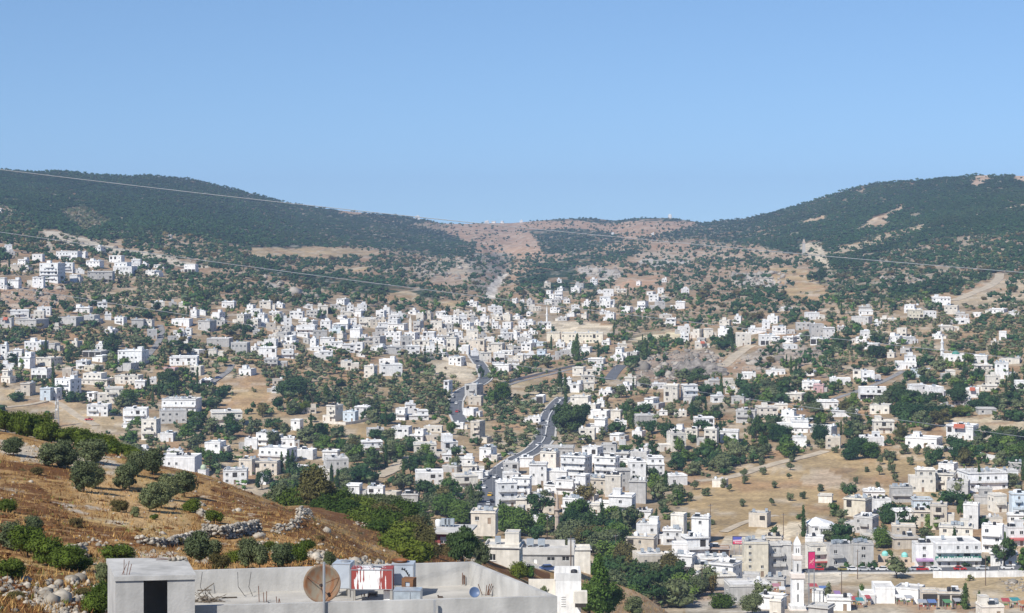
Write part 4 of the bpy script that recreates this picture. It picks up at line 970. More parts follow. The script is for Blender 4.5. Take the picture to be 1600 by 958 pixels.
HL = """
0 19 381 394 w|27 45 400 415 w t|50 68 396 408 w|87 125 391 406 w b|97 122 409 426 w b|134 160 402 418 w t|170 193 398 411 w|176 212 408 429 w s|196 220 404 418 w s
12 32 431 450 w t|40 69 431 449 w|0 10 432 452 w|108 130 428 441 w|228 250 422 431 w o|222 232 411 417 w|240 258 413 419 w|263 269 366 375 g|0 4 325 332 w|33 48 417 424 c
112 143 474 488 w t|150 168 471 483 w|234 258 470 482 c|262 276 471 481 g|278 297 472 481 c|346 368 470 481 w|12 46 483 496 w b|46 70 484 498 c|0 20 495 512 g R|20 75 497 511 g x
90 128 494 507 g x|130 160 491 505 g o|162 174 490 500 w|178 198 494 507 w b|205 226 497 513 g x|223 240 498 513 c|228 246 513 529 g|267 300 497 509 w|268 289 511 524 w t|289 300 512 523 l
308 338 499 517 g x|338 354 499 509 g|332 350 487 498 w|362 392 489 506 c k|385 400 475 489 w|37 73 526 547 w t|75 99 535 548 g|0 13 537 554 w|147 165 537 548 w s|271 298 525 536 w
322 362 527 541 g x|360 390 533 553 g|392 404 540 554 w|0 27 550 562 w|27 54 548 575 w s|54 96 557 571 c|128 168 547 558 g o|143 168 554 565 w|292 318 546 554 w o|322 350 545 556 c b
118 150 562 577 w b|130 160 570 580 y|182 215 566 579 g|96 122 574 588 b|48 79 574 592 w o|0 24 577 598 c s|262 310 556 570 w|255 278 573 585 p|296 319 570 586 c
372 400 569 586 w t|126 175 582 601 c s|178 222 585 600 c|210 229 593 607 w|305 332 591 602 w o|23 52 596 618 b|62 82 604 626 l|82 94 604 625 w|136 152 611 627 w
135 172 630 650 w b|190 231 636 658 w b|244 292 641 661 g c|221 256 655 687 c b|250 275 676 690 w|324 379 643 665 c bB|192 204 661 669 w|320 358 691 708 w|372 402 685 702 w
215 240 702 711 w|260 285 703 714 w|347 386 734 756 w k|373 402 717 742 b|146 194 603 630 c b|20 36 545 556 w|230 245 590 600 w
402 418 489 504 w b|424 445 490 504 c|420 440 486 494 w|465 497 495 509 w t|500 518 500 513 w|520 547 497 513 w s|548 572 484 495 w|587 604 484 495 w|526 545 466 476 w|560 590 495 511 c b
577 590 497 513 b|440 460 508 523 g o|444 467 523 539 w|462 495 507 521 w b|487 512 515 529 g|512 540 508 521 l|546 575 512 529 w|580 603 510 526 g|577 603 523 541 g b|600 628 517 531 w
604 638 497 514 w s|645 668 500 519 g b|672 692 500 516 c|400 434 529 541 w|402 433 541 558 w|438 467 545 560 w b|488 521 547 562 w b|410 450 559 573 g o|591 622 555 569 w t|590 630 567 587 w
530 562 563 578 c|568 590 569 591 c|700 728 556 571 w|652 682 517 531 w|645 675 530 545 c|708 724 512 531 w t|697 717 525 549 c|728 748 514 531 c x|625 645 523 546 g|657 680 533 549 w s
676 698 540 551 c|732 760 529 546 b|750 790 535 549 c|748 768 548 566 c x|770 796 550 563 w o|768 796 565 579 w|715 735 538 553 w|776 801 513 531 w s|745 765 509 519 c|716 730 491 506 w
750 765 493 504 w|728 748 471 479 w|762 785 478 488 w|745 760 480 487 w|770 786 487 494 w|423 447 604 614 w|424 442 591 602 b|503 536 630 658 c b|535 560 641 659 l|553 579 633 651 w
608 637 636 656 w b|634 671 640 656 w s|725 756 598 619 g b|731 756 617 633 b|722 756 637 651 w s|694 706 592 616 w|452 463 517 529 w|474 487 528 537 g|545 558 497 506 w|500 512 489 497 c
546 560 527 537 c|612 626 531 541 w|735 748 547 557 w|660 673 549 556 c|686 699 550 558 w|790 802 538 549 c|560 571 548 558 w|640 655 484 492 w|610 620 487 494 w
400 440 676 696 w b|438 468 684 698 w|404 462 700 722 w bB|396 438 720 741 b x|462 494 702 717 w|504 530 704 719 w t|490 545 716 742 g c|455 482 728 746 w b|497 520 735 753 c|571 600 670 682 g
563 598 689 707 w b|640 666 671 689 w s|645 696 693 715 c|688 728 680 709 w s|668 680 715 731 c|647 693 737 756 w|705 747 742 763 c b|691 720 727 738 g|722 757 726 739 c|403 420 745 757 w
541 574 757 780 w k|574 601 760 779 w|520 541 773 782 w|602 628 768 786 b|628 655 771 787 g|774 808 752 793 w bBk|735 778 797 816 c k|690 706 708 722 w
866 888 453 469 w b|942 960 451 463 w|936 962 462 479 w s|940 958 469 481 w|1013 1030 459 471 w|989 1015 469 487 w b|1015 1040 470 483 g|1046 1073 470 483 w|970 990 478 489 w|946 963 488 501 w t
860 875 480 489 w|826 846 478 486 c|850 865 468 475 w|892 906 476 484 w|893 907 481 491 w|912 925 470 479 w|840 862 502 514 w|922 935 435 446 w|994 1003 439 446 w|1034 1042 435 441 w|870 878 436 442 w
812 820 468 476 w|800 810 466 474 w|880 892 467 474 w|908 920 490 498 c|926 940 472 480 g|823 832 487 494 w
824 856 529 541 l t|800 812 518 531 w|1063 1078 521 534 w|1078 1100 513 528 c|1100 1121 512 527 c|1121 1147 507 528 w t|1149 1175 518 540 c|1170 1198 507 521 w t|1186 1212 521 539 w o|1085 1111 533 544 c R
906 926 541 551 w|918 948 559 569 w|960 986 542 559 w s|985 1000 549 558 g|915 940 577 586 c|890 913 592 613 w t|912 929 595 611 c|829 854 616 630 w o|824 848 650 660 w|890 926 617 636 c x
932 946 625 636 w|995 1043 621 638 w s|1036 1064 598 628 c|1064 1091 598 626 w bB|1068 1087 618 631 g|918 956 640 654 w b|991 1026 648 665 g|1030 1045 641 649 w|915 951 654 676 w s|959 980 658 671 w
1111 1131 617 629 w|1142 1176 618 630 g|1151 1183 581 592 w|1130 1156 590 604 c|1100 1126 592 603 g|1085 1116 652 669 w b|1150 1184 640 661 g b|1027 1072 677 705 c b|1040 1072 663 682 w t
1070 1093 670 686 c|1088 1125 669 696 c|953 985 678 689 w|938 986 688 719 g st|985 1016 705 721 g|1006 1021 695 708 w|876 926 712 751 w bBk|929 969 713 753 w bBk|965 994 716 726 w
1002 1038 715 744 w s|1041 1074 742 758 w|1113 1139 749 761 c|993 1021 797 811 w|879 912 778 804 w bk|911 939 787 804 c|800 831 745 777 w b|806 850 778 801 c k|826 866 779 802 b x
828 863 808 826 w|1170 1207 801 823 b x|978 1028 838 866 b k|1024 1067 827 851 w bk|1066 1107 838 873 w bBk|1038 1076 849 879 w|990 1040 865 902 b k|1107 1141 855 871 o o|1084 1113 883 897 c
1108 1162 880 906 w k|770 800 568 580 w|792 812 563 572 c|800 820 553 566 c|838 862 545 560 l b|860 880 548 562 g|800 815 540 552 g|868 884 534 543 w|800 812 568 578 w
1412 1444 475 489 w s|1443 1463 485 497 w|1475 1501 476 491 c|1492 1518 487 497 g|1520 1536 488 495 w|1258 1290 487 499 w|1341 1367 484 492 w o|1330 1366 493 507 g x|1375 1405 492 504 c t|1548 1577 482 489 w
1577 1593 486 495 w|1468 1501 508 517 c|1492 1516 497 506 w|1205 1246 509 522 w k|1243 1269 503 515 g|1287 1306 510 528 w|1265 1301 527 538 w o|1200 1219 524 538 w o|1224 1246 525 536 w|1346 1372 516 528 w t
1330 1358 526 536 w|1349 1378 536 544 l|1388 1412 518 537 w t|1412 1436 525 537 w|1400 1434 548 576 w st|1386 1401 550 559 c|1404 1421 566 576 w|1518 1548 554 567 w|1523 1551 568 586 c|1553 1594 564 591 w k
1560 1602 558 568 c|1196 1229 577 586 w|1332 1359 576 591 c|1346 1378 578 596 w b|1422 1458 575 589 l x|1470 1494 577 591 c|1295 1333 590 601 w x|1252 1286 594 609 w b|1270 1296 599 613 p|1227 1263 613 626 c
1275 1312 625 638 w t|1210 1233 630 641 c|1219 1262 640 659 w s|1215 1281 658 676 w s|1298 1346 640 651 w x|1358 1399 631 646 c|1365 1398 650 677 c bt|1449 1488 602 620 w b|1508 1534 605 621 w R|1525 1563 600 611 c
1586 1603 593 608 w b|1346 1381 675 697 w t|1416 1476 676 699 w bt|1480 1533 664 687 w R|1239 1261 682 698 w|1290 1316 682 701 b|1467 1500 724 740 w|1447 1501 739 764 c bk|1470 1491 770 782 w|1547 1584 772 800 c bk
1580 1605 770 806 l bk|1578 1603 722 739 g|1319 1366 778 807 y k|1364 1392 779 800 w|1427 1458 779 796 l|1398 1429 797 820 w b|1428 1454 797 823 b|1320 1376 806 832 g bk|1468 1526 812 847 c btk|1394 1433 820 842 b
1394 1436 838 857 b x|1538 1566 808 824 c|1572 1603 813 853 w tA|1258 1291 841 852 w|1290 1333 850 887 g bk|1333 1366 848 887 g k|1261 1292 850 888 c AbBk|1548 1593 863 885 w s|1345 1400 916 942 w 
1398 1450 918 942 w |1440 1467 922 947 b o|1466 1508 924 948 b o|1531 1568 932 966 c t|1200 1219 849 899 g bk|1216 1238 848 899 g bk|1136 1205 912 942 g x|1185 1231 930 952 w|1205 1226 936 968 c|1264 1305 946 970 g x
1115 1150 898 912 c|1160 1190 898 912 g|1085 1112 898 910 w|1195 1230 902 918 g x|1270 1300 925 940 w x|786 812 722 741 g|812 834 714 730 w|757 764 345 349 w|768 775 345 349 w|782 787 345 349 w|812 817 344 348 w|1044 1050 335 341 w|648 656 337 343 w|955 960 363 367 w|1017 1022 364 368 w
"""
ROWS = []
for row in HL.strip().split('\n'):
    for it in row.split('|'):
        t = it.split(); ROWS.append((*[float(x) for x in t[:4]], t[4], t[5] if len(t) > 5 else ''))
ROWS.sort(key=lambda r: -(r[1] - r[0]) * (r[3] - r[2]))
for i, (a, b, c, d, m, op) in enumerate(ROWS):
    if i < len(ROWS) - 110: house(a, b, c, d, m, op)
    else:                                     # the smallest go into the crowd
        q = on_main((a + b) / 2, d)
        if q is None: continue
        HOUSE_RECT.append((a, b, c, d))
        EXTRA.append((q, (b - a) * q.y / F, max(3.0, (d - c) * q.y / F), max(1, round((d - c) * q.y / F / 3.3)), m if m in 'wcgb' else 'w'))
# the ones the other labels refer to
house(62, 97, 407, 441, 'w', 'bt', label='big white four storey block with balconies on the left hilltop', yaw=-10, landmark=None)
house(136, 176, 424, 441, 'g', 'o', label='grey concrete house with an open dark ground floor on the left hilltop', yaw=4)
house(281, 308, 413, 426, 'w', 'o', label='white house on open stilts right of the left hilltop houses', yaw=-8)
house(184, 229, 542, 569, 'w', 't', label='broad bright white three storey block on the left slope', yaw=-12)
house(84, 125, 586, 616, 'w', 'bt', label='tall bright white four storey block above the lattice mast', yaw=-32)
house(253, 311, 623, 645, 'w', 'cbB', label='long white house with banded balconies and bare roof columns on the left', yaw=-6)
house(248, 309, 713, 747, 'w', 'kx', label='long pale house with one dark window behind the olive hillside', yaw=-4, st=2)
house(735, 768, 658, 692, 'b', 'b', label='octagonal beige house beside the left road', yaw=-24)
house(1266, 1287, 506, 528, 'g', 'x', label='tall windowless grey block on the right slope', yaw=2)
house(1419, 1444, 484, 501, 'y', 'o', label='unfinished yellow house with dark openings on the upper right', yaw=-6)
house(1457, 1487, 460, 477, 'w', 't', label='lone white villa just under the right wood', yaw=-8)
house(1343, 1389, 606, 624, 'w', 'obB', label='white house overhanging a dark open ground floor on the right', yaw=-6)
house(951, 995, 765, 805, 'w', 'bt', label='bright white four storey house with dark windows below the valley groves', yaw=-14)
house(1504, 1574, 737, 766, 'w', 'cbB', label='white two storey house with columned balcony rows on the right', yaw=8)
house(1429, 1457, 848, 886, 'w', 'Uk', label='white three storey block with purple shop awning beside the green shop front', yaw=2)
house(1457, 1531, 846, 886, 'w', 'GbB', label='long white three storey building with green sign band on the road', yaw=2)
house(1145, 1202, 846, 900, 'y', 'k', label='tall cream apartment slab below the red and blue billboard', yaw=-3, st=5)
house(854, 876, 519, 533, 'y', 'x', label='cream square end wing of the long school', yaw=-4, name='school')
house(876, 945, 520, 536, 'y', '', label='long cream school with two rows of dark windows', yaw=-4, name='school')
# a blue tarpaulin hangs on this one
house(846, 898, 698, 713, 'g', 'x', label='grey house with a blue tarpaulin on its wall below the road', yaw=-4)
# ------------------------------------------------------------------ houses on the near shoulder
def hill_house(*a, **k): return house(*a, bvh='hill', **k)
# dark red house with flat roof slab
def red_house():
    p = on_hill(708, 856) or P(708, 856, 430)
    k = p.y / F
    root = empty('house', p, math.radians(-8))
    w = 52 * k; d = 8.0; h = 28 * k; rnd = random.Random(3)
    tag(root, 'dark red walled house with white framed windows and a thin flat roof slab', 'house', 'houses on the near shoulder')
    mb = MB(); T = lambda s, q, z: (s, -d / 2 + q, z)
    ops = [(-w * .28, -w * .08, h * .42, h * .80), (w * .12, w * .40, h * .45, h * .85)]
    facade(mb, w, -4, h, ops, T)
    mb.box(-w / 2, w / 2, -d / 2 + .35, d / 2, -4, h - .003)
    mb.build('walls', M_WALL['r'], root)
    for a, b, c, e in ops:
        o = link('window', win_mesh(b - a, e - c, 'pane'), root, ((a + b) / 2, -d / 2 + .19, c))
        f = MB(); f.box(-(b - a) / 2, (b - a) / 2, -.12, -.075, (e - c) * .45, e - c); f.build('shutter', M_FRAME, o)
    mb = MB(); mb.box(-w / 2, w / 2, -d / 2 - 1.0, -d / 2 - .003, h * .08, h * .26); mb.build('balcony', M_WALL['p'], root)
    mb = MB(); mb.box(-w * .56, w * .62, -d / 2 - 1.2, d / 2 + .6, h + .003, h + .35); mb.build('roof', M_ROOF, root)
    for x, kd in ((-w * .50, 1), (-w * .32, 0), (-w * .2, 0), (-w * .1, 0)):
        link('water_tank', tank_mesh(kd), root, (x, d * .2, h + .353))
    HOUSE_RECT.append((680, 736, 808, 856))
    return p
red_house()
hill_house(748, 780, 812, 835, 'c', 'k', label='small cream house with roof tanks between the red house and the bright trees', yaw=-10)
hill_house(756, 817, 832, 884, 'c', 't', label='big cream house with few windows just left of the grey stone house', yaw=-6)
hill_house(736, 778, 798, 816, 'b', 'k', label='low beige house with roof tanks behind the bright green trees', yaw=-6) if False else house(736, 778, 798, 818, 'b', 'k', label='low beige house with roof tanks behind the bright green trees', yaw=-6, D=640)

def grey_house():
    p = on_hill(857, 887) or P(857, 887, 480)
    k = p.y / F; rz = math.radians(-3)
    root = empty('house', (p.x, p.y + 5, p.z), rz)
    tag(root, 'grey stone single storey house with white door and wide walled roof terrace', 'house', 'houses on the near shoulder')
    w = 81 * k; d = 11.0; h = 21 * k
    mb = MB(); T = lambda s, q, z: (s, -d / 2 + q, z)
    ops = [(-w * .27, -w * .19, .05, h * .66, 'door'), (w * .0, w * .14, h * .55, h * .82, 'pane'), (w * .29, w * .42, h * .55, h * .88, 'pane')]
    facade(mb, w, -3, h, ops, T)
    mb.box(-w / 2, w / 2, -d / 2 + .35, d / 2, -3, h - .003)
    mb.build('walls', M_WALL['g'], root)
    m2 = MB(); m2.box(-w * .035, w * .035, -.05, .05, 0, h * .64); door = m2.build('door', M_FRAME, root, loc=(-w * .23, -d / 2 + .18, .05))
    for o in ops[1:]: link('window', win_mesh(o[1] - o[0], o[3] - o[2], 'pane'), root, ((o[0] + o[1]) / 2, -d / 2 + .19, o[2]))
    mb = MB(); mb.box(-w / 2 - .3, w / 2 + .3, -d / 2 - .45, d / 2 + .3, h + .003, h + .32, 0)
    ph = 1.3
    for x0, x1, y0, y1 in ((-w / 2 - .28, w / 2 + .28, -d / 2 - .43, -d / 2 - .15), (-w / 2 - .28, w / 2 - 2.2, d / 2, d / 2 + .28), (-w / 2 - .28, -w / 2, -d / 2 - .147, d / 2 - .003), (w / 2, w / 2 + .28, -d / 2 - .147, d / 2 - .003)):
        mb.box(x0, x1, y0, y1, h + .323, h + .323 + ph, 0)
    mb.build('roof', M_ROOF, root)
    for x in (-w * .36, -w * .14): link('water_tank', tank_mesh(0), root, (x, d * .3, h + .325), scale=(1.5, 1.5, 1.2))
    mb = MB(); mb.box(w * .38, w * .5, d * .1, d * .4, h + .325, h + 1.9); mb.build('stair_tower', M_ROOF, root)
    HOUSE_RECT.append((815, 900, 843, 888))
    return p
GH = grey_house()
hill_house(899, 921, 855, 884, 'c', 'x', label='cream garden wall room right of the grey stone house', yaw=0, D=485)

# near white house below, with pillar, roof terrace and boxed balcony
def near_white_house():
    D = 330.0; k = D / F
    p = P(893, 985, D)
    root = empty('house', p, 0)
    tag(root, 'white house with roof terrace parapets and a boxed balcony right of the concrete roof', 'house', 'houses on the near shoulder')
    X = lambda u: (u - 893) * k
    Zv = lambda v: (985 - v) * k
    mb = MB(); mb.box(X(868), X(908), 0, 7, -3, Zv(908)); mb.build('walls', M_WALL['w'], root)
    mb = MB()
    mb.box(X(868), X(908), -.003, .25, Zv(908) + .003, Zv(896)); mb.box(X(868), X(908), 6.75, 7, Zv(908) + .003, Zv(896)); mb.box(X(907) - .25, X(908), .253, 6.747, Zv(908) + .003, Zv(896))
    mb.build('parapet', M_WALL['w'], root)
    mb = MB(); mb.box(X(868) + .1, X(907) - .3, .26, 6.74, Zv(908) + .003, Zv(908) + .12); mb.build('roof', M_ROOF, root)
    mb = MB(); mb.box(X(826), X(868) - .01, 1.0, 1.4, -3, Zv(907)); mb.box(X(832), X(868) - .01, 1.403, 4.5, -3, Zv(930)); mb.build('terrace', M_WALL['c'], root)
    for u in (866, 881):
        mb = MB(); mb.box(X(u), X(u + 4), 0.5, .95, Zv(908) + .125, Zv(889)); mb.build('pillar', M_WALL['w'], root)
    mb = MB(); mb.box(X(896), X(917), -1.6, -.01, Zv(940), Zv(922)); b = mb.build('balcony', M_WALL['c'], root)
    mb = MB(); mb.box(X(898), X(915), -1.66, -1.603, Zv(946), Zv(940.2)); mb.build('opening', M_SHADOWROOM, b)  # dark slab painted as the shade below the balcony
    link('water_tank', tank_mesh(2), root, (X(898), 3, Zv(908) + .125))
    mb = MB()
    for i in range(5): mb.box(X(877), X(884), -.06, -.003, Zv(948) + i * .4, Zv(948) + i * .4 + .08)
    mb.build('grille', M_STEEL, root)
    HOUSE_RECT.append((866, 918, 888, 960))
near_white_house()

# ------------------------------------------------------------------ minarets and towers
def minaret(D, u, vb, spec, label, name='minaret', mat=None, n=4, trim=None, extra=None):
    p = P(u, vb, D); k = D / F
    root = empty(name, p, 0); mat = mat or M_WALL['w']; trim = trim or M_WALL['c']
    tag(root, label, name)
    for nm, m, prof in spec:      # prof: (half width px, v)
        mb = MB(); f = 1 / math.cos(math.pi / n) if n == 4 else 1.0
        mb.lathe([(hw * k * f, (vb - v) * k) for hw, v in prof], n, rot=math.pi / n)
        mb.build(nm, m, root)
    if extra:
        for (u0, u1, v0, v1, hw) in extra:
            mb = MB(); mb.box((u0 - u) * k, (u1 - u) * k, -hw * k - .04, -hw * k + .02, (vb - v1) * k, (vb - v0) * k); mb.build('window', M_GLASS, root)
    HOUSE_RECT.append((u - 8, u + 8, spec[-1][2][-1][1], vb))
    return root
W_, C_ = M_WALL['w'], M_WALL['c']
M_TRIM = plain('pinkish_stone', (0.74, 0.67, 0.61), 0.85, 0.12, 0.8)
minaret(572, 1245.5, 968, [('base', M_TRIM, [(13, 975), (13, 950), (12, 949.6)]), ('base_cornice', W_, [(12, 949.5), (12, 945)]), ('shaft', W_, [(9.2, 944.9), (9.0, 904)]),
   ('balcony', M_TRIM, [(9.2, 903.9), (11, 902), (11, 895.5), (9.5, 895)]), ('upper_shaft', W_, [(6.2, 894.9), (6.0, 875)]),
   ('balcony', M_TRIM, [(6.2, 874.9), (7.4, 873), (7.4, 867), (6, 866.5)]), ('lantern', W_, [(5.0, 866.4), (4.8, 852)]),
   ('spire', W_, [(5.6, 851.9), (5.2, 849), (4.2, 846), (1.0, 838.5), (.4, 838)]), ('finial', M_STEEL, [(.35, 837.9), (.25, 831)])],
   'big square white minaret with two balconies in the foreground town', extra=[(1244.6, 1246.4, 880, 892, 6.1), (1244.6, 1246.4, 909, 920, 9.0), (1244.6, 1246.4, 927, 939, 9.1), (1243, 1244.2, 856, 863, 4.9), (1246.5, 1247.7, 856, 863, 4.9)])
STONE_M = plain('old_stone', (0.46, 0.38, 0.31), 0.9, 0.2, 0.8)
minaret(740, 870.5, 830, [('shaft', STONE_M, [(3.8, 832), (3.6, 807)]), ('collar', STONE_M, [(4.6, 806.9), (4.6, 804.5)]), ('upper_shaft', STONE_M, [(3.0, 804.4), (3.0, 799)]),
   ('balcony', STONE_M, [(3.2, 798.9), (6.0, 796.5), (6.0, 795.5)]), ('lantern', STONE_M, [(2.8, 795.4), (2.4, 783)]), ('spire', STONE_M, [(2.6, 782.9), (.3, 766)])],
   'slender stone minaret with pointed spire among the valley trees', n=8)
pm = on_main(854, 509)
minaret(pm.y, 854.5, 509, [('shaft', W_, [(1.5, 510), (1.5, 493)]), ('balcony', W_, [(2.2, 492.9), (2.2, 491)]), ('upper_shaft', W_, [(1.1, 490.9), (1.1, 484)]), ('spire', W_, [(1.2, 483.9), (.2, 478)])],
   'tiny white minaret beside the sandy ground high in the valley', n=8)
pm = on_main(1472, 561)
minaret(pm.y, 1472.3, 562, [('shaft', W_, [(2.9, 564), (2.7, 548)]), ('balcony', W_, [(3.6, 547.9), (3.6, 545)]), ('upper_shaft', W_, [(2.2, 544.9), (2.2, 536)]), ('balcony', W_, [(2.9, 535.9), (2.9, 534)]),
   ('lantern', W_, [(1.6, 533.9), (1.6, 530)]), ('spire', W_, [(1.8, 529.9), (.2, 526)])], 'white minaret on the right slope beside a low prayer hall', n=8)
pm = on_main(641, 524)
minaret(pm.y, 641, 524, [('shaft', M_WALL['c'], [(2.0, 526), (2.0, 500)]), ('spire', M_WALL['c'], [(1.8, 499.9), (.5, 495), (.2, 492)])], 'square stone tower with pointed cap in the crowded town', name='tower')
pm = on_main(1256, 397)
minaret(pm.y, 1256, 398, [('shaft', plain('grey_stone', (0.42, 0.41, 0.39), .9), [(2.2, 400), (2.0, 380)]), ('crown', STONE_M, [(2.5, 379.9), (2.5, 378), (1.4, 377.9), (1.2, 374)])], 'small grey tower on the wooded right hill', name='tower')

def mosque_hall():
    p = on_main(1492, 565); k = p.y / F
    root = empty('mosque', (p.x, p.y + 4, p.z), math.radians(-4))
    tag(root, 'low white prayer hall with small green dome beside the right minaret', 'mosque')
    w = 34 * k; h = 10 * k
    rnd = random.Random(9); block(root, w, 9, 0, h, 1, 'w', rnd, sides=(0, 1))
    mb = MB(); mb.lathe([(2.6 * math.cos(a), 2.6 * math.sin(a)) for a in [i * math.pi / 2 / 8 for i in range(8)]] + [(.05, 2.6)], 16, c=(w * .1, 0, h + .2)); mb.build('dome', M_TURQ if False else M_GREENP, root, smooth=True)
    HOUSE_RECT.append((1474, 1510, 552, 566))
mosque_hall()

def domed_shrine():
    p = on_main(1405, 885); k = p.y / F
    root = empty('shrine', (p.x, p.y + 5, p.z), 0)
    tag(root, 'low stone shrine with two turquoise domes beside the main road', 'shrine')
    st = plain('shrine_stone', (0.58, 0.47, 0.36), .9, .2, .8)
    w = 48 * k
    for (x0, x1, h, dome) in ((-.05, .30, 13 * k, 1), (.62, .92, 11 * k, 1)):
        mb = MB(); mb.box(-w / 2 + x0 * w, -w / 2 + x1 * w, -2.5, 3, -3, h); mb.build('walls', st, root)
        cx = -w / 2 + (x0 + x1) / 2 * w; r = 5.2 * k
        mb = MB(); mb.lathe([(r, 0), (r, .5)], 14, c=(cx, 0, h + .003)); mb.lathe([(r * math.cos(a), r * math.sin(a)) for a in [i * math.pi / 2 / 8 for i in range(8)]] + [(.03, r)], 14, c=(cx, 0, h + .506)); mb.build('dome', M_TURQ, root, smooth=True)
        mb = MB(); mb.box(cx - .5, cx + .5, -2.55, -2.503, 0.1, 2.0); mb.build('door', M_SHADOWROOM, root)  # doorway as a flat panel in the painted interior shade colour
    mb = MB(); mb.box(-w / 2 - 3, w / 2 + 1.5, -6.2, -5.8, -3, 7 * k); mb.build('yard_wall', st, root)
    HOUSE_RECT.append((1375, 1430, 860, 892))
domed_shrine()

def green_shrine():
    p = on_main(318, 752); k = p.y / F
    root = empty('shrine', p, math.radians(-10)); tag(root, 'little white shrine with a pale green dome behind the olive hillside', 'shrine')
    rnd = random.Random(4); block(root, 13 * k, 5, 0, 17 * k, 1, 'w', rnd)
    mb = MB(); r = 4.6 * k; mb.lathe([(r, 0), (r, 1.2)] + [(r * math.cos(a), 1.2 + r * math.sin(a)) for a in [i * math.pi / 2 / 7 for i in range(1, 7)]] + [(.03, 1.2 + r)], 14, c=(0, 0, 17 * k + .2)); mb.build('dome', plain('pale_green', (.42, .5, .36), .7), root, smooth=True)
    HOUSE_RECT.append((310, 327, 724, 752))
green_shrine()

def portico_villa():
    p = on_main(1287, 842); k = p.y / F; w = 40 * k; d = 11.0; h = 20 * k
    root = empty('villa', (p.x, p.y + 5, p.z), math.radians(4))
    tag(root, 'white villa with pointed gable and a portico of slim columns', 'villa')
    rnd = random.Random(8)
    block(root, w, d, 0, h, 2, 'w', rnd, roof=False, sides=(0, 1))
    mb = MB()
    a = [(-w / 2 - .4, -d / 2 - .4, h + .003), (w / 2 + .4, -d / 2 - .4, h + .003), (w / 2 + .4, d / 2 + .4, h + .003), (-w / 2 - .4, d / 2 + .4, h + .003)]
    gx = -w * .1; gz = h + 7.5 * k
    f0 = (gx, -d / 2 - .4, gz); f1 = (gx, d / 2 + .4, gz)
    mb.face([a[0], a[1], f0]); mb.face([a[2], a[3], f1]); mb.face([a[1], a[2], f1, f0]); mb.face([a[3], a[0], f0, f1]); mb.face([a[3], a[2], a[1], a[0]])
    mb.build('roof', M_WALL['w'], root)
    po = MB(); po.box(-w * .26, w * .32, -d / 2 - 2.4, -d / 2 - .01, h * .86, h * .98); pw = po.build('portico', M_WALL['w'], root)
    for i in range(6):
        m = MB(); x = -w * .23 + i * w * .104; m.tube((x, -d / 2 - 2.0, h * .42), (x, -d / 2 - 2.0, h * .86), .22, n=8); m.build('column', M_WALL['w'], pw)
    m = MB(); m.box(-w * .26, w * .32, -d / 2 - 2.4, -d / 2 - .01, -2, h * .42); m.build('porch', M_WALL['w'], root)
    HOUSE_RECT.append((1264, 1311, 810, 842))
portico_villa()

fill_houses(); build_extra()

# tarpaulin hung on the grey house by the road
p = on_main(856, 713); k = p.y / F
mb = MB()
for i in range(6):
    x0 = -7.5 * k + i * 2.5 * k; x1 = x0 + 2.5 * k; o0 = -.3 + .12 * (i % 2); o1 = -.3 + .12 * ((i + 1) % 2)
    mb.hexa([(x0, o0 - .05, .3), (x1, o1 - .05, .3), (x1, o1, .3), (x0, o0, .3)], [(x0, o0 - .05, 11 * k), (x1, o1 - .05, 11 * k), (x1, o1, 11 * k), (x0, o0, 11 * k)])
o = mb.build('tarpaulin', paint('blue_tarp', (.06, .20, .58)), loc=(p.x, p.y - 2.0, p.z), rot=(0, 0, math.radians(-4)))
tag(o, 'bright blue tarpaulin hanging on the grey house below the road', 'tarpaulin')

# ------------------------------------------------------------------ billboards
def billboard_big():
    D = 700.0
    p = P(1158, 851, D); k = D / F; w = 27 * k; h = 13 * k
    root = empty('billboard', (p.x, p.y, p.z), math.radians(-4)); tag(root, 'red and blue advertising billboard raised over the cream apartment slab', 'billboard')
    mb = MB(); mb.box(-w / 2, w / 2, -.15, .25, 0, h); mb.build('panel', plain('dark_frame', (.06, .05, .09), .6), root)
    def sheet(nm, pts, mat):
        m = MB(); m.hexa([(x * w, -.2, z * h) for x, z in (pts[0], pts[1])] + [(x * w, -.153, z * h) for x, z in (pts[1], pts[0])],
                         [(x * w, -.2, z * h) for x, z in (pts[3], pts[2])] + [(x * w, -.153, z * h) for x, z in (pts[2], pts[3])]); return m.build(nm, mat, root)
    sheet('red_field', [(-.47, .08), (.36, .08), (.36, .44), (-.47, .36)], paint('bill_red', (.62, .04, .10)))
    sheet('white_stripe', [(-.47, .363), (.36, .443), (.36, .66), (-.47, .56)], paint('bill_pale', (.66, .45, .55)))
    sheet('blue_field', [(-.47, .563), (.36, .663), (.36, .93), (-.47, .93)], paint('bill_blue', (.10, .12, .42)))
    sheet('white_figure', [(.363, .1), (.45, .1), (.42, .93), (.363, .93)], paint('bill_white', (.75, .75, .78)))
    m = MB(); r2 = random.Random(2)
    x = -.36
    while x < .05:
        l = r2.uniform(.02, .05); m.box(x * w, (x + l) * w, -.23, -.203, .17 * h, r2.uniform(.24, .32) * h); x += l + .015
    m.build('lettering', M_FRAME, root)
    for x in (-.4, -.1, .2, .42):
        m = MB(); m.box(x * w - .12, x * w + .12, .0, .24, -9, -.003); m.build('post', M_STEEL, root)
    HOUSE_RECT.append((1143, 1174, 836, 852))
billboard_big()
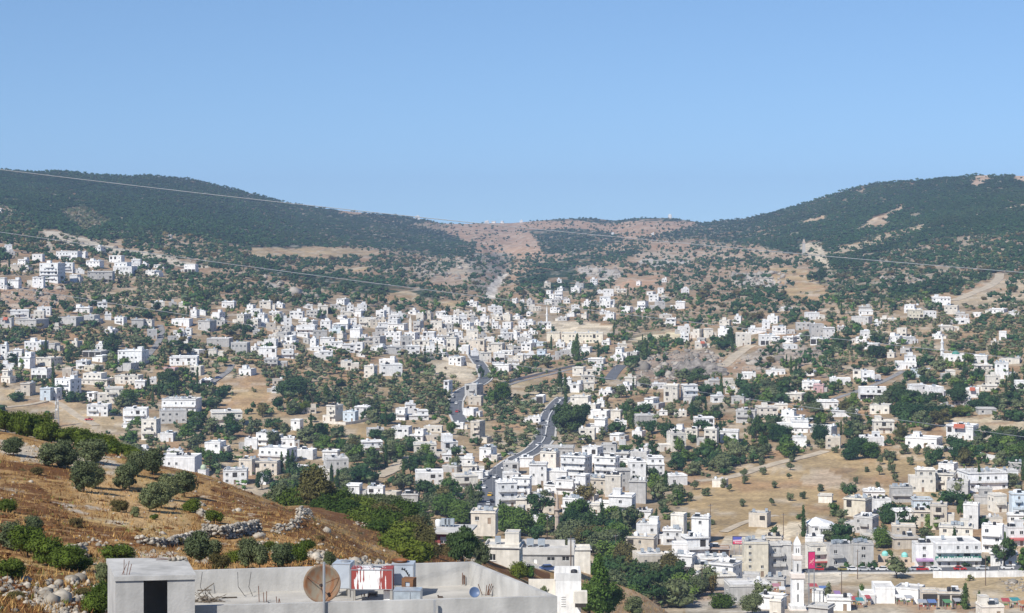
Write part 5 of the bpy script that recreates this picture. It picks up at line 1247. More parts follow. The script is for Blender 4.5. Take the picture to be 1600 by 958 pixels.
def billboard_pink():
    D = 585.0
    p = P(1268, 889, D); k = D / F; w = 11.5 * k; h = 27 * k
    root = empty('billboard', (p.x, p.y, p.z), math.radians(14)); tag(root, 'tall pink billboard with pale flowing script beside the big minaret', 'billboard')
    m = MB(); m.box(-w / 2, w / 2, -.12, .12, 0, h); m.build('panel', plain('dark_frame', (.06, .05, .09), .6), root)
    m = MB(); m.box(-w * .46, w * .46, -.16, -.123, .03 * h, .97 * h); m.build('pink_field', paint('bill_pink', (.68, .03, .16)), root)
    m = MB()
    pts = [(-.3, .28), (-.22, .42), (-.12, .33), (-.02, .5), (.02, .36), (.12, .55), (.2, .44), (.3, .62)]
    for a, b in zip(pts[:-1], pts[1:]): m.tube((a[0] * w, -.17, a[1] * h), (b[0] * w, -.17, b[1] * h), .06, n=5)
    for a in ((-.2, .5), (.1, .27), (.22, .36)): m.box(a[0] * w - .1, a[0] * w + .1, -.2, -.163, a[1] * h - .1, a[1] * h + .1)
    m.build('lettering', paint('bill_gold', (.75, .5, .42)), root)
    for x in (-.38, .38):
        m = MB(); m.box(x * w - .13, x * w + .13, -.1, .1, -12, -.003); m.build('post', M_STEEL, root)
    HOUSE_RECT.append((1260, 1276, 856, 892))
billboard_pink()

# ------------------------------------------------------------------ walls in the town
def town_wall(pts, h, mat, label, t=.35, cap=False, lift=0.0, posts=None):
    pa = path3d(pts, 6.0); mb = MB(); L = []
    for i, q in enumerate(pa):
        a = pa[max(0, i - 1)]; b = pa[min(len(pa) - 1, i + 1)]; tv = Vector((b.x - a.x, b.y - a.y, 0)).normalized(); n = Vector((tv.y, -tv.x, 0)) * t / 2
        z = drop(q.x, q.y, BV); L.append((Vector((q.x, q.y, z)) - n, Vector((q.x, q.y, z)) + n))
    zz = [l[0].z for l in L]
    zz = [sum(zz[max(0, i - 2):i + 3]) / len(zz[max(0, i - 2):i + 3]) for i in range(len(zz))]
    for i in range(len(L) - 1):
        (a, b), (c, d) = L[i], L[i + 1]; V3 = lambda q, z: (q.x, q.y, z)
        mb.hexa([V3(a, zz[i] - 3), V3(c, zz[i + 1] - 3), V3(d, zz[i + 1] - 3), V3(b, zz[i] - 3)], [V3(a, zz[i] + h), V3(c, zz[i + 1] + h), V3(d, zz[i + 1] + h), V3(b, zz[i] + h)])
    base = L[0][0]
    o = mb.build('wall', mat); tag(o, label, 'wall', 'walls in the town')
    if posts:
        for i in range(0, len(L), posts):
            m = MB(); q = (L[i][0] + L[i][1]) / 2; m.box(q.x - .12, q.x + .12, q.y - .12, q.y + .12, zz[i] + h + .003, zz[i] + h + 1.3); m.build('post', M_STEEL, o)
    return o
town_wall([(1450, 700), (1480, 705), (1520, 711), (1545, 718), (1576, 722)], 2.3, M_WALL['w'], 'long white garden wall stepping down the right slope')
town_wall([(1458, 903), (1500, 903), (1560, 902), (1640, 900)], 2.1, M_WALL['w'], 'white roadside retaining wall topped with fence posts at lower right', posts=2)
town_wall([(655, 563), (690, 562), (715, 567), (744, 576)], 2.6, M_WALL['b'], 'long beige wall along the back of the pale sandy lot')
town_wall([(778, 602), (810, 594), (840, 587), (880, 577), (915, 570)], 1.6, M_WALL['g'], 'thin grey wall running beside the side road in mid valley')
town_wall([(505, 661), (540, 664), (580, 657), (610, 655)], 1.5, M_WALL['c'], 'pale terrace wall below the yellowish houses on the left slope')
town_wall([(978, 530), (1010, 524), (1050, 518)], 2.0, plain('cut_bank', (.6, .53, .38), .95), 'pale cut bank wall beneath the upper right houses')

# lattice mast
def lattice_mast():
    p = on_main(89, 667); k = p.y / F; H = 44 * k
    root = empty('lattice_mast', p); tag(root, 'grey lattice antenna mast standing on the tan slope behind the green bushes', 'mast')
    mb = MB(); a = 1.1
    for i in range(14):
        z0 = H * i / 14; z1 = H * (i + 1) / 14; w0 = a * (1 - .5 * i / 14); w1 = a * (1 - .5 * (i + 1) / 14)
        c0 = [(-w0, -w0, z0), (w0, -w0, z0), (w0, w0, z0), (-w0, w0, z0)]; c1 = [(-w1, -w1, z1), (w1, -w1, z1), (w1, w1, z1), (-w1, w1, z1)]
        for j in range(4):
            mb.tube(c0[j], c1[j], .12, n=4, cap=False); mb.tube(c0[j], c1[(j + 1) % 4], .07, n=4, cap=False); mb.tube(c0[j], c0[(j + 1) % 4], .07, n=4, cap=False)
    mb.build('lattice', M_STEEL, root)
    for z, s in ((.95, 1), (.85, -1), (.72, 1)):
        m = MB(); m.box(s * .7 - .2, s * .7 + .2, -.95, -.7, H * z - .9, H * z + .9); m.build('antenna_panel', M_FRAME, root)
    m = MB(); m.lathe([(.1, 0), (.55, .15), (.6, .3)], 10, c=(0, 0, 0)); m.build('dish', M_FRAME, root, loc=(0, -1.0, H * .62), rot=(math.radians(90), 0, 0))
lattice_mast()

# street lamps and poles
def lamp_mesh():
    mb = MB(); mb.tube((0, 0, -.5), (0, 0, 9), .11, .07, 6); mb.tube((0, 0, 9), (1.6, 0, 9.4), .06, .05, 5); return mb.mesh('pole', M_STEEL)
LPM = lamp_mesh()
mb = MB(); mb.box(1.5, 2.2, -.15, .15, 9.32, 9.48); LHM = mb.mesh('lamp_head', M_FRAME)
for (u, v, rz) in ((846, 690, 0), (857, 667, 3.1), (866, 645, 0), (877, 629, 3.1), (833, 707, 0), (776, 744, 0), (770, 768, 3.1), (716, 650, 0), (714, 628, 0), (962, 578, 0)):
    q = on_main(u, v); r = empty('street_lamp', q, rz); link('pole', LPM, r); link('lamp_head', LHM, r)
    tag(r, None, 'street lamp', 'street lamps along the valley road'); TO_LABEL.append((r, u, v - 5, 'slim grey street lamp', None))
mb = MB(); mb.tube((0, 0, -1), (0, 0, 10), .16, .11, 6); UPM = mb.mesh('pole', plain('wood_pole', (.14, .10, .07), .9))
mb = MB(); mb.box(-.9, .9, -.07, .07, 9.2, 9.36); UCM = mb.mesh('crossarm', M_STEEL)
for (u, v, b) in ((1097, 932, 0), (1110, 826, 0), (1224, 842, 0), (1315, 945, 0), (962, 878, 1), (892, 905, 1), (855, 842, 1), (1090, 600, 0), (960, 560, 0), (1380, 500, 0), (1540, 915, 0), (400, 556, 0), (452, 470, 0), (1143, 540, 0), (1340, 905, 0)):
    q = (on_hill if b else on_main)(u, v) or on_main(u, v); r = empty('utility_pole', q, 0.4); link('pole', UPM, r); link('crossarm', UCM, r)
    tag(r, None, 'utility pole', 'utility poles in the town'); TO_LABEL.append((r, u, v - 12, 'dark wooden utility pole', None))

# ------------------------------------------------------------------ overhead cables
def cable(pts, D0, D1, r, label):
    n = 60; P3 = []
    us = [a for a, b in pts]; vs = [b for a, b in pts]
    # one smooth hanging curve fitted through the points seen
    co = np.polyfit(us, vs, 2)
    for i in range(n + 1):
        u = us[0] + (us[-1] - us[0]) * i / n; t = i / n
        P3.append(P(u, float(np.polyval(co, u)), D0 + (D1 - D0) * t))
    cu = bpy.data.curves.new('power_cable', 'CURVE'); cu.dimensions = '3D'; cu.bevel_depth = r; cu.bevel_resolution = 1
    sp = cu.splines.new('POLY'); sp.points.add(n)
    for i, q in enumerate(P3): sp.points[i].co = (*q, 1)
    cu.materials.append(M_CABLE)
    me = bpy.data.meshes.new_from_object(bpy.data.objects.new('tmp_cable', cu))
    o = link('power_cable', me); tag(o, label, 'cable', 'power cables across the view'); return o
cable([(-120, 251), (0, 263), (400, 313), (700, 345), (1000, 374), (1190, 390), (1600, 426), (1750, 438)], 62, 80, .0135, 'topmost pale power cable running across the hills and the skyline')
cable([(-120, 346), (0, 362), (400, 419), (800, 467), (1200, 520), (1600, 561), (1750, 576)], 64, 82, .011, 'middle power cable crossing above the upper town')
cable([(-120, 428), (0, 445), (160, 470), (400, 510), (650, 547), (800, 570), (1200, 628), (1600, 683), (1750, 702)], 66, 84, .0095, 'lowest power cable crossing in front of the town houses')

# ------------------------------------------------------------------ vehicles
def car_parts(kind):
    if kind in _cache: return _cache[kind]
    L, Wd = (4.3, 1.75); mb = MB()
    prof = [(-2.15, .35), (2.15, .35), (2.15, .75), (1.9, .88), (.95, .95), (-1.95, .98), (-2.15, .9)] if kind == 'car' else [(-2.4, .45), (2.4, .45), (2.4, 1.0), (1.9, 1.1), (1.1, 1.12), (-2.4, 1.1), (-2.4, .9)]
    for s in (1, -1):
        pts = [(x, s * Wd / 2, z) for x, z in prof]; mb.face(pts if s < 0 else pts[::-1])
    n = len(prof)
    for i in range(n):
        a = prof[i]; b = prof[(i + 1) % n]; mb.face([(a[0], Wd / 2, a[1]), (b[0], Wd / 2, b[1]), (b[0], -Wd / 2, b[1]), (a[0], -Wd / 2, a[1])])
    cab = ([(-1.75, .98), (.95, .95), (.35, 1.42), (-1.2, 1.44)] if kind == 'car' else [(-.4, 1.1), (1.2, 1.12), (.75, 1.7), (-.3, 1.72)])
    g = MB(); iw = Wd / 2 - .06; tw = Wd / 2 - .2
    g.hexa([(cab[0][0], -iw, cab[0][1]), (cab[1][0], -iw, cab[1][1]), (cab[1][0], iw, cab[1][1]), (cab[0][0], iw, cab[0][1])],
           [(cab[3][0], -tw, cab[3][1]), (cab[2][0], -tw, cab[2][1]), (cab[2][0], tw, cab[2][1]), (cab[3][0], tw, cab[3][1])])
    r = MB(); r.box(cab[3][0] - .05, cab[2][0] + .05, -tw - .02, tw + .02, cab[2][1] + .003, cab[2][1] + .07)
    w = MB(); w.tube((0, -.1, 0), (0, .1, 0), .32, n=10)
    lt = MB(); lt.box(-.03, .03, -.2, .2, -.08, .08)
    _cache[kind] = (mb, g.mesh('windows', M_GLASS), r, w.mesh('wheel', M_TYRE), lt.mesh('headlight', M_FRAME)); return _cache[kind]
CARC = {'white': (.75, .75, .74), 'red': (.45, .03, .03), 'black': (.02, .02, .025), 'grey': (.25, .26, .27), 'yellow': (.65, .40, .04), 'blue': (.05, .09, .22), 'silver': (.5, .51, .52), 'olive': (.25, .22, .08)}
def car(u, v, color, rz, label=None, kind='car', hillb=False, name='parked_car', group='cars on the valley roads'):
    q = (on_hill if hillb else on_main)(u, v)
    if q is None: return
    q = Vector((q.x, q.y, drop(q.x, q.y) + .12))
    up = ray(BV, u, v)
    # stand on whatever road sheet lies here
    q.z = max(q.z, drop(q.x, q.y)) + (0.2 if not hillb else 0.0)
    mb, gl, rf, wh, lt = car_parts(kind); m = paint('car_' + color, CARC[color])
    root = empty(name, q, rz)
    k = (kind, color)
    if k not in _cache: _cache[k] = (mb.mesh('body', m), rf.mesh('roof', m))
    link('body', _cache[k][0], root); link('roof', _cache[k][1], root); link('windows', gl, root)
    for x in (-1.35, 1.35):
        for y in (-.85, .85): link('wheel', wh, root, (x, y, .32))
    for y in (-.6, .6): link('headlight', lt, root, ((2.16 if kind == 'car' else 2.41), y, .68))
    tag(root, label, 'car' if kind == 'car' else 'pickup', group)
    if not label: TO_LABEL.append((root, u, v, '%s %s on the road' % (color, 'car'), None))
car(1282, 893, 'red', 0, 'red car parked before the shops under the awnings by the pink billboard')
car(1297, 893, 'black', 3.1); car(1319, 893, 'olive', 0, 'olive yellow car on the road before the grey shop block'); car(1333, 893, 'white', 0); car(1378, 893, 'white', 3.1)
car(1431, 893, 'silver', .1); car(1441, 893, 'red', 0, 'dark red car before the purple shop awning'); car(1461, 893, 'white', 0); car(1574, 891, 'white', 3.1)
car(757, 741, 'white', 1.2); car(761, 749, 'grey', 1.25); car(754, 754, 'silver', 1.3); car(757, 764, 'white', 1.4); car(766, 776, 'yellow', 1.4, 'small yellow taxi driving up the lower valley road'); car(775, 748, 'white', 1.1); car(790, 734, 'white', .6)
car(702, 611, 'black', .6); car(708, 622, 'silver', 1.4); car(856, 660, 'white', 1.3)
car(868, 888.5, 'black', .15, 'dark car parked right below the grey stone house', hillb=True); car(858, 893, 'blue', .3, 'dark blue car half hidden below the black parked car', hillb=True)
car(102, 552, 'black', .2, 'dark car beside the small grey house on the left slope'); car(341, 592, 'blue', .5); car(368, 666, 'black', 0, 'dark car parked beside the long beige balcony house'); car(1371, 597, 'blue', .5); car(1480, 706, 'black', -.2, 'dark car in front of the long white garden wall'); car(196, 668, 'silver', .3)
car(139, 658, 'red', .2, 'small red pickup standing alone on the bare tan slope', kind='pickup', name='pickup', group=None)
car(851, 684, 'grey', 1.3); car(855, 668, 'silver', 1.4); car(864, 642, 'black', 1.0); car(878, 627, 'white', .9); car(763, 790, 'silver', 1.5); car(768, 786, 'black', 1.5); car(713, 632, 'white', 1.5); car(746, 566, 'black', 1.2); car(750, 573, 'silver', 1.2); car(740, 556, 'white', 1.1); car(1350, 893.5, 'silver', 0); car(1404, 893, 'black', 3.1); car(1500, 892.5, 'red', 0); car(1535, 892, 'silver', 3.1)
car(800, 712, 'silver', .4); car(843, 697, 'white', .8); car(871, 634, 'grey', 1.0); car(715, 645, 'red', 1.3)

# ------------------------------------------------------------------ market stalls at lower right
def stall(u, v, w, col, label):
    q = on_main(u, v); k = q.y / F; W = w * k
    root = empty('market_stall', (q.x, q.y, q.z + .1), rng.uniform(-.1, .1)); tag(root, label, 'market stall', 'market stalls along the lower street')
    mb = MB(); mb.hexa([(-W / 2, -1.6, 2.1), (W / 2, -1.6, 2.1), (W / 2, 1.5, 2.5), (-W / 2, 1.5, 2.5)], [(-W / 2, -1.6, 2.2), (W / 2, -1.6, 2.2), (W / 2, 1.5, 2.6), (-W / 2, 1.5, 2.6)]); mb.build('canopy', paint('canopy_' + col, {'red': (.42, .07, .06), 'blue': (.13, .2, .4), 'teal': (.06, .26, .26), 'white': (.72, .72, .7), 'purple': (.3, .18, .34), 'orange': (.5, .2, .06), 'green': (.1, .26, .1), 'grey': (.35, .36, .38), 'pink': (.45, .2, .22)}[col]), root)
    for x in (-W / 2 + .1, W / 2 - .1):
        for y in (-1.5, 1.4):
            m = MB(); m.box(x - .05, x + .05, y - .05, y + .05, -1, 2.1); m.build('leg', M_STEEL, root)
    m = MB(); m.box(-W * .42, W * .42, -1.1, .2, -.5, .9); t = m.build('counter', M_WALL['o'], root)
    r2 = random.Random(int(u * 3)); 
    for i in range(4):
        m = MB(); x = -W * .36 + i * W * .2; m.box(x, x + W * .15, -.9, .0, .903, 1.0 + r2.uniform(.1, .35)); m.build('goods', r2.choice([paint('goods_red', (.4, .05, .03)), paint('goods_green', (.1, .25, .05)), paint('goods_yellow', (.5, .35, .05)), M_FRAME]), root)
SK = [(1308, 938, 10, 'purple'), (1312, 947, 12, 'grey'), (1325, 942, 12, 'white'), (1332, 947, 14, 'red'), (1343, 949, 12, 'teal'), (1356, 945, 8, 'red'), (1369, 938, 16, 'pink'), (1392, 941, 12, 'blue'),
      (1405, 944, 13, 'white'), (1420, 945, 12, 'grey'), (1441, 952, 14, 'grey'), (1456, 952, 13, 'blue'), (1470, 947, 14, 'orange'), (1480, 952, 12, 'green'), (1496, 950, 12, 'grey'),
      (1571, 950, 12, 'red'), (1586, 949, 14, 'teal'), (1598, 954, 10, 'orange'), (1288, 930, 16, 'blue'), (1270, 926, 14, 'red'), (1212, 926, 12, 'pink'), (1222, 931, 10, 'white'), (1196, 922, 12, 'green')]
for i, (u, v, w, c) in enumerate(SK):
    stall(u, v, w, c, None)
    o = [x for x in COL.objects if x.name.startswith('market_stall')][-1]
for o in [x for x in COL.objects if x.name.startswith('market_stall')]:
    a, b = to_px(o.location)
    cc = [c for c in o.children if c.name.startswith('canopy')][0].data.materials[0].name.split('_')[-1]
    TO_LABEL.append((o, a, b, 'market stall under a %s canopy' % cc, None))
# ------------------------------------------------------------------ plants
def ico(sub):
    bm = bmesh.new(); bmesh.ops.create_icosphere(bm, subdivisions=sub, radius=1.0)
    V = np.array([v.co[:] for v in bm.verts]); Fc = np.array([[v.index for v in f.verts] for f in bm.faces]); bm.free(); return V, Fc
ICO1 = ico(1); ICO2 = ico(2)
def crown_geo(r, kind, nl, nleaf, leaf, core=ICO1, corescale=.82):
    """unit crown standing on z 0..1, radius about .5; quads (blob triangles as degenerate-free quads are avoided: all triangles)"""
    Vs = []; Ts = []; off = 0
    lob = []
    for i in range(nl):
        if kind == 'cypress':
            t = (i + .5) / nl; z = .06 + .9 * t; rr = .20 * (1 - .80 * t ** 1.8) + .02
            c = np.array([r.normal(0, .02), r.normal(0, .02), z]); s = np.array([rr, rr, 0.9 / nl * 1.5])
        elif kind == 'pine':
            t = r.random(); an = r.random() * 6.283; z = .22 + .62 * t; rr = .36 * (1 - .5 * abs(t - .4)); c = np.array([rr * math.cos(an), rr * math.sin(an), z]); s = np.array([.2, .2, .14]) * r.uniform(.8, 1.25)
        elif kind == 'shrub':
            an = r.random() * 6.283; rr = .34 * math.sqrt(r.random()); c = np.array([rr * math.cos(an), rr * math.sin(an), r.uniform(.18, .62)]); s = np.array([.25, .25, .24]) * r.uniform(.75, 1.25)
        else:
            an = r.random() * 6.283; zz = r.random(); z = .20 + .60 * zz; rr = .32 * math.sqrt(r.random()) * (1 - .35 * abs(zz - .4)); c = np.array([rr * math.cos(an), rr * math.sin(an), z]); s = np.array([.22, .22, .21]) * r.uniform(.75, 1.25)
        lob.append((c, s))
        V, T = core
        d = 1 + .28 * (r.random(len(V)) - .5)
        Vs.append(c + V * d[:, None] * s * corescale); Ts.append(T + off); off += len(V)
    if nleaf:
        k = r.integers(0, nl, nleaf); C = np.array([l[0] for l in lob])[k]; S = np.array([l[1] for l in lob])[k]
        n = r.normal(size=(nleaf, 3)); n /= np.linalg.norm(n, axis=1)[:, None]
        n[:, 2] = np.where(n[:, 2] < -.3, -n[:, 2], n[:, 2])
        pos = C + n * S * r.uniform(.78, 1.28, (nleaf, 1))
        a = n + .75 * r.normal(size=(nleaf, 3)); a /= np.linalg.norm(a, axis=1)[:, None]
        b = np.cross(a, r.normal(size=(nleaf, 3))); b /= np.linalg.norm(b, axis=1)[:, None]; c = np.cross(a, b)
        sz = leaf * r.uniform(.6, 1.4, (nleaf, 1)); e = 1.7 if kind != 'cypress' else 2.2
        q = np.stack([pos - b * sz * e, pos + c * sz * .7, pos + b * sz * e, pos - c * sz * .7], 1).reshape(-1, 3)
        i = off + np.arange(nleaf) * 4
        Ts.append(np.stack([i, i + 1, i + 2], 1)); Ts.append(np.stack([i, i + 2, i + 3], 1)); Vs.append(q)
    V = np.concatenate(Vs); V[:, 2] = np.maximum(V[:, 2], 0.0)
    return V, np.concatenate(Ts)
NRT = np.random.default_rng(21)
# three levels of detail for every kind
KIND_SHAPE = {'olive': 'round', 'broadleaf': 'round', 'pine': 'pine', 'cypress': 'cypress', 'shrub': 'shrub', 'oak': 'shrub', 'dry': 'shrub', 'autumn': 'round', 'thicket': 'shrub', 'poplar': 'cypress'}
ASPECT = {'olive': 1.05, 'broadleaf': .95, 'pine': .8, 'cypress': 1.0, 'shrub': 1.35, 'oak': 1.15, 'dry': 1.5, 'autumn': 1.0, 'thicket': 1.2, 'poplar': 1.0}      # width over height
FARV = {s: [crown_geo(NRT, s, 4 if s != 'cypress' else 5, 34, .075 if s != 'cypress' else .04, ICO1 if s != 'x' else ICO2) for _ in range(5)] for s in ('round', 'shrub', 'pine', 'cypress')}
MIDM = {}; NEARM = {}
def crown_mesh(kind, lod):
    dct = MIDM if lod == 1 else NEARM
    if kind not in dct:
        dct[kind] = []
        for i in range(4 if lod == 1 else 3):
            s = KIND_SHAPE[kind]
            V, T = crown_geo(NRT, s, (9, 22)[lod - 1] if s != 'cypress' else 9, (420, 3600)[lod - 1], (.040, .027)[lod - 1] * (.6 if s == 'cypress' else 1), ICO1 if lod == 1 else ICO2, .78 if lod == 1 else .62)
            V = V.copy(); V[:, :2] *= ASPECT[kind] if kind not in ('cypress', 'poplar') else 1
            dct[kind].append(np_mesh('crown', V, T, M_LEAF[kind]))
    return rng.choice(dct[kind])
def trunk_mesh(kind):
    k = ('trunk', kind)
    if k not in _cache:
        mb = MB(); h = {'pine': .55, 'cypress': .3, 'thicket': .3, 'poplar': .3, 'shrub': .3, 'oak': .3, 'dry': .3}.get(kind, .42)
        mb.tube((0, 0, -.15), (.012, .01, h * .55), .035, .024, 7); top = Vector((.012, .01, h * .55))
        for i in range(4):
            an = i * 1.7 + .4; e = Vector((.17 * math.cos(an), .17 * math.sin(an), h + .12)); mb.tube(top - Vector((0, 0, .03)), e, .019, .007, 5)
        _cache[k] = mb.mesh('trunk', M_BARK)
    return _cache[k]
TNAME = {'olive': ('olive_tree', 'grey green olive tree'), 'broadleaf': ('broadleaf_tree', 'leafy green tree'), 'pine': ('pine_tree', 'dark pine tree'), 'cypress': ('cypress', 'narrow green cypress'),
         'shrub': ('shrub', 'bright green shrub'), 'oak': ('oak_bush', 'dark green bushy oak'), 'thicket': ('shrub', 'dense green thicket bush'), 'poplar': ('poplar', 'tall pointed poplar'), 'dry': ('shrub', 'dry olive brown shrub'), 'autumn': ('broadleaf_tree', 'brownish green tree')}
NTREE = {}
def tree(kind, p, h, wid, lod, u, v, group, label=None, rz=None):
    nm, desc = TNAME[kind]
    r = empty(nm, p, rng.uniform(0, 6.28) if rz is None else rz)
    c = link('crown', crown_mesh(kind, lod), r); sx = wid / ASPECT[kind] ; c.scale = (sx, sx, h)
    if kind in ('cypress', 'poplar'): c.scale = (wid / .44, wid / .44, h)
    t = link('trunk', trunk_mesh(kind), r); t.scale = (h, h, h)
    tag(r, label, 'shrub' if nm == 'shrub' else 'tree', group)
    if not label: TO_LABEL.append((r, u, v, desc, None))
    NTREE[nm] = NTREE.get(nm, 0) + 1
    return r

# near hillside: u, foot v, width px, height px, kind
NEAR = [(18, 713, 38, 26, 'olive'), (78, 730, 44, 34, 'olive'), (103, 732, 38, 40, 'olive'), (140, 725, 50, 35, 'olive'), (128, 770, 42, 46, 'olive'), (147, 764, 34, 38, 'olive'),
        (190, 767, 32, 36, 'olive'), (210, 745, 34, 36, 'olive'), (236, 742, 36, 38, 'olive'), (200, 765, 34, 40, 'olive'), (232, 800, 38, 40, 'olive'), (250, 795, 36, 38, 'olive'), (264, 782, 38, 36, 'olive'), (286, 778, 40, 38, 'olive'),
        (210, 808, 16, 16, 'olive'), (298, 801, 28, 22, 'shrub'), (333, 818, 28, 22, 'shrub'), (240, 812, 14, 10, 'shrub'), (57, 742, 18, 14, 'dry'), (185, 800, 26, 20, 'dry'), (118, 824, 24, 16, 'dry'),
        (8, 800, 30, 22, 'shrub'), (15, 860, 46, 40, 'olive'), (50, 845, 34, 36, 'olive'), (38, 872, 60, 50, 'shrub'), (70, 885, 52, 48, 'thicket'), (98, 892, 50, 40, 'thicket'), (112, 880, 36, 26, 'shrub'), (125, 892, 40, 22, 'shrub'),
        (12, 905, 46, 34, 'cypress_bush'), (180, 880, 54, 30, 'thicket'), (306, 880, 46, 44, 'olive'), (330, 876, 32, 30, 'olive'), (342, 890, 30, 26, 'dry'), (386, 888, 36, 44, 'olive'), (405, 890, 34, 38, 'olive'), (367, 880, 28, 22, 'shrub'),
        (440, 888, 42, 36, 'olive'), (462, 880, 34, 30, 'shrub'), (480, 862, 26, 20, 'shrub'), (515, 885, 22, 22, 'olive'), (160, 915, 30, 34, 'olive'), (155, 945, 32, 40, 'thicket'), (148, 962, 40, 36, 'thicket'), (420, 862, 22, 18, 'shrub'),
        (440, 870, 20, 14, 'dry'), (20, 935, 28, 14, 'dry'), (128, 935, 30, 18, 'dry'), (275, 850, 20, 12, 'dry'), (500, 845, 14, 10, 'dry')]
for u, v, w, h, kd in NEAR:
    q = on_hill(u, v)
    if q is None: continue
    if kd == 'cypress_bush': kd = 'thicket'
    k = q.y / F
    tree(kd, Vector((q.x, q.y + w * k * .3, q.z - .1)), h * k * 1.08, w * k, 2, u, v, 'trees and shrubs on the near hillside')
# hedge of bright bushes along the crest
for i in range(17):
    u = 4 + i * 12.6 + rng.uniform(-3, 3); q = hill_hit(u, np.interp(u, [0, 100, 200, 215], [668, 688, 712, 716]))
    if q is None: continue
    k = q.y / F; h = np.interp(u, [0, 30, 100, 200], [42, 40, 30, 18]) * rng.uniform(.85, 1.1)
    tree('shrub', Vector((q.x, q.y + rng.uniform(0, 4), q.z - .3)), h * k * 1.1, rng.uniform(26, 38) * k, 2, u, 690 + u * .15, 'green bushes along the near crest')
# bushes beyond the crest, on the far flank of the near hill
BUSH = [(404, 772, 44, 26, 'dry'), (432, 780, 46, 30, 'olive'), (462, 788, 50, 36, 'shrub'), (495, 800, 54, 62, 'autumn'), (482, 795, 40, 44, 'thicket'), (520, 800, 50, 36, 'thicket'), (505, 812, 36, 34, 'thicket'),
        (552, 795, 44, 26, 'olive'), (584, 796, 46, 26, 'olive'), (612, 800, 40, 28, 'olive'), (636, 808, 40, 34, 'thicket'), (560, 812, 50, 34, 'shrub'), (598, 818, 48, 30, 'autumn'), (540, 820, 52, 36, 'thicket'), (572, 830, 48, 36, 'thicket'),
        (604, 835, 52, 38, 'thicket'), (640, 830, 44, 30, 'dry'), (628, 850, 50, 36, 'shrub'), (655, 850, 46, 34, 'autumn'), (590, 850, 46, 34, 'thicket'), (618, 868, 50, 40, 'shrub'), (645, 875, 54, 40, 'shrub'), (662, 842, 34, 28, 'dry'),
        (668, 852, 30, 24, 'autumn'), (532, 775, 30, 18, 'olive'), (672, 862, 30, 24, 'dry'), (560, 838, 40, 30, 'shrub'), (660, 822, 30, 22, 'olive')]
for u, v, w, h, kd in BUSH:
    D = np.interp(v, [772, 800, 820, 850, 880], [430, 400, 370, 320, 250]); q0 = P(u, v, D)
    z = drop(q0.x, q0.y); q = Vector((q0.x, q0.y, min(z, q0.z + 1.0)))
    k = q.y / F
    hh = (h + max(0, (q0.z - q.z) / k)) * k
    tree(kd, Vector((q.x, q.y, q.z - .3)), min(hh, h * k * 1.8), w * k * 1.1, 2, u, v - h / 2, 'bushes on the far flank of the near hill')
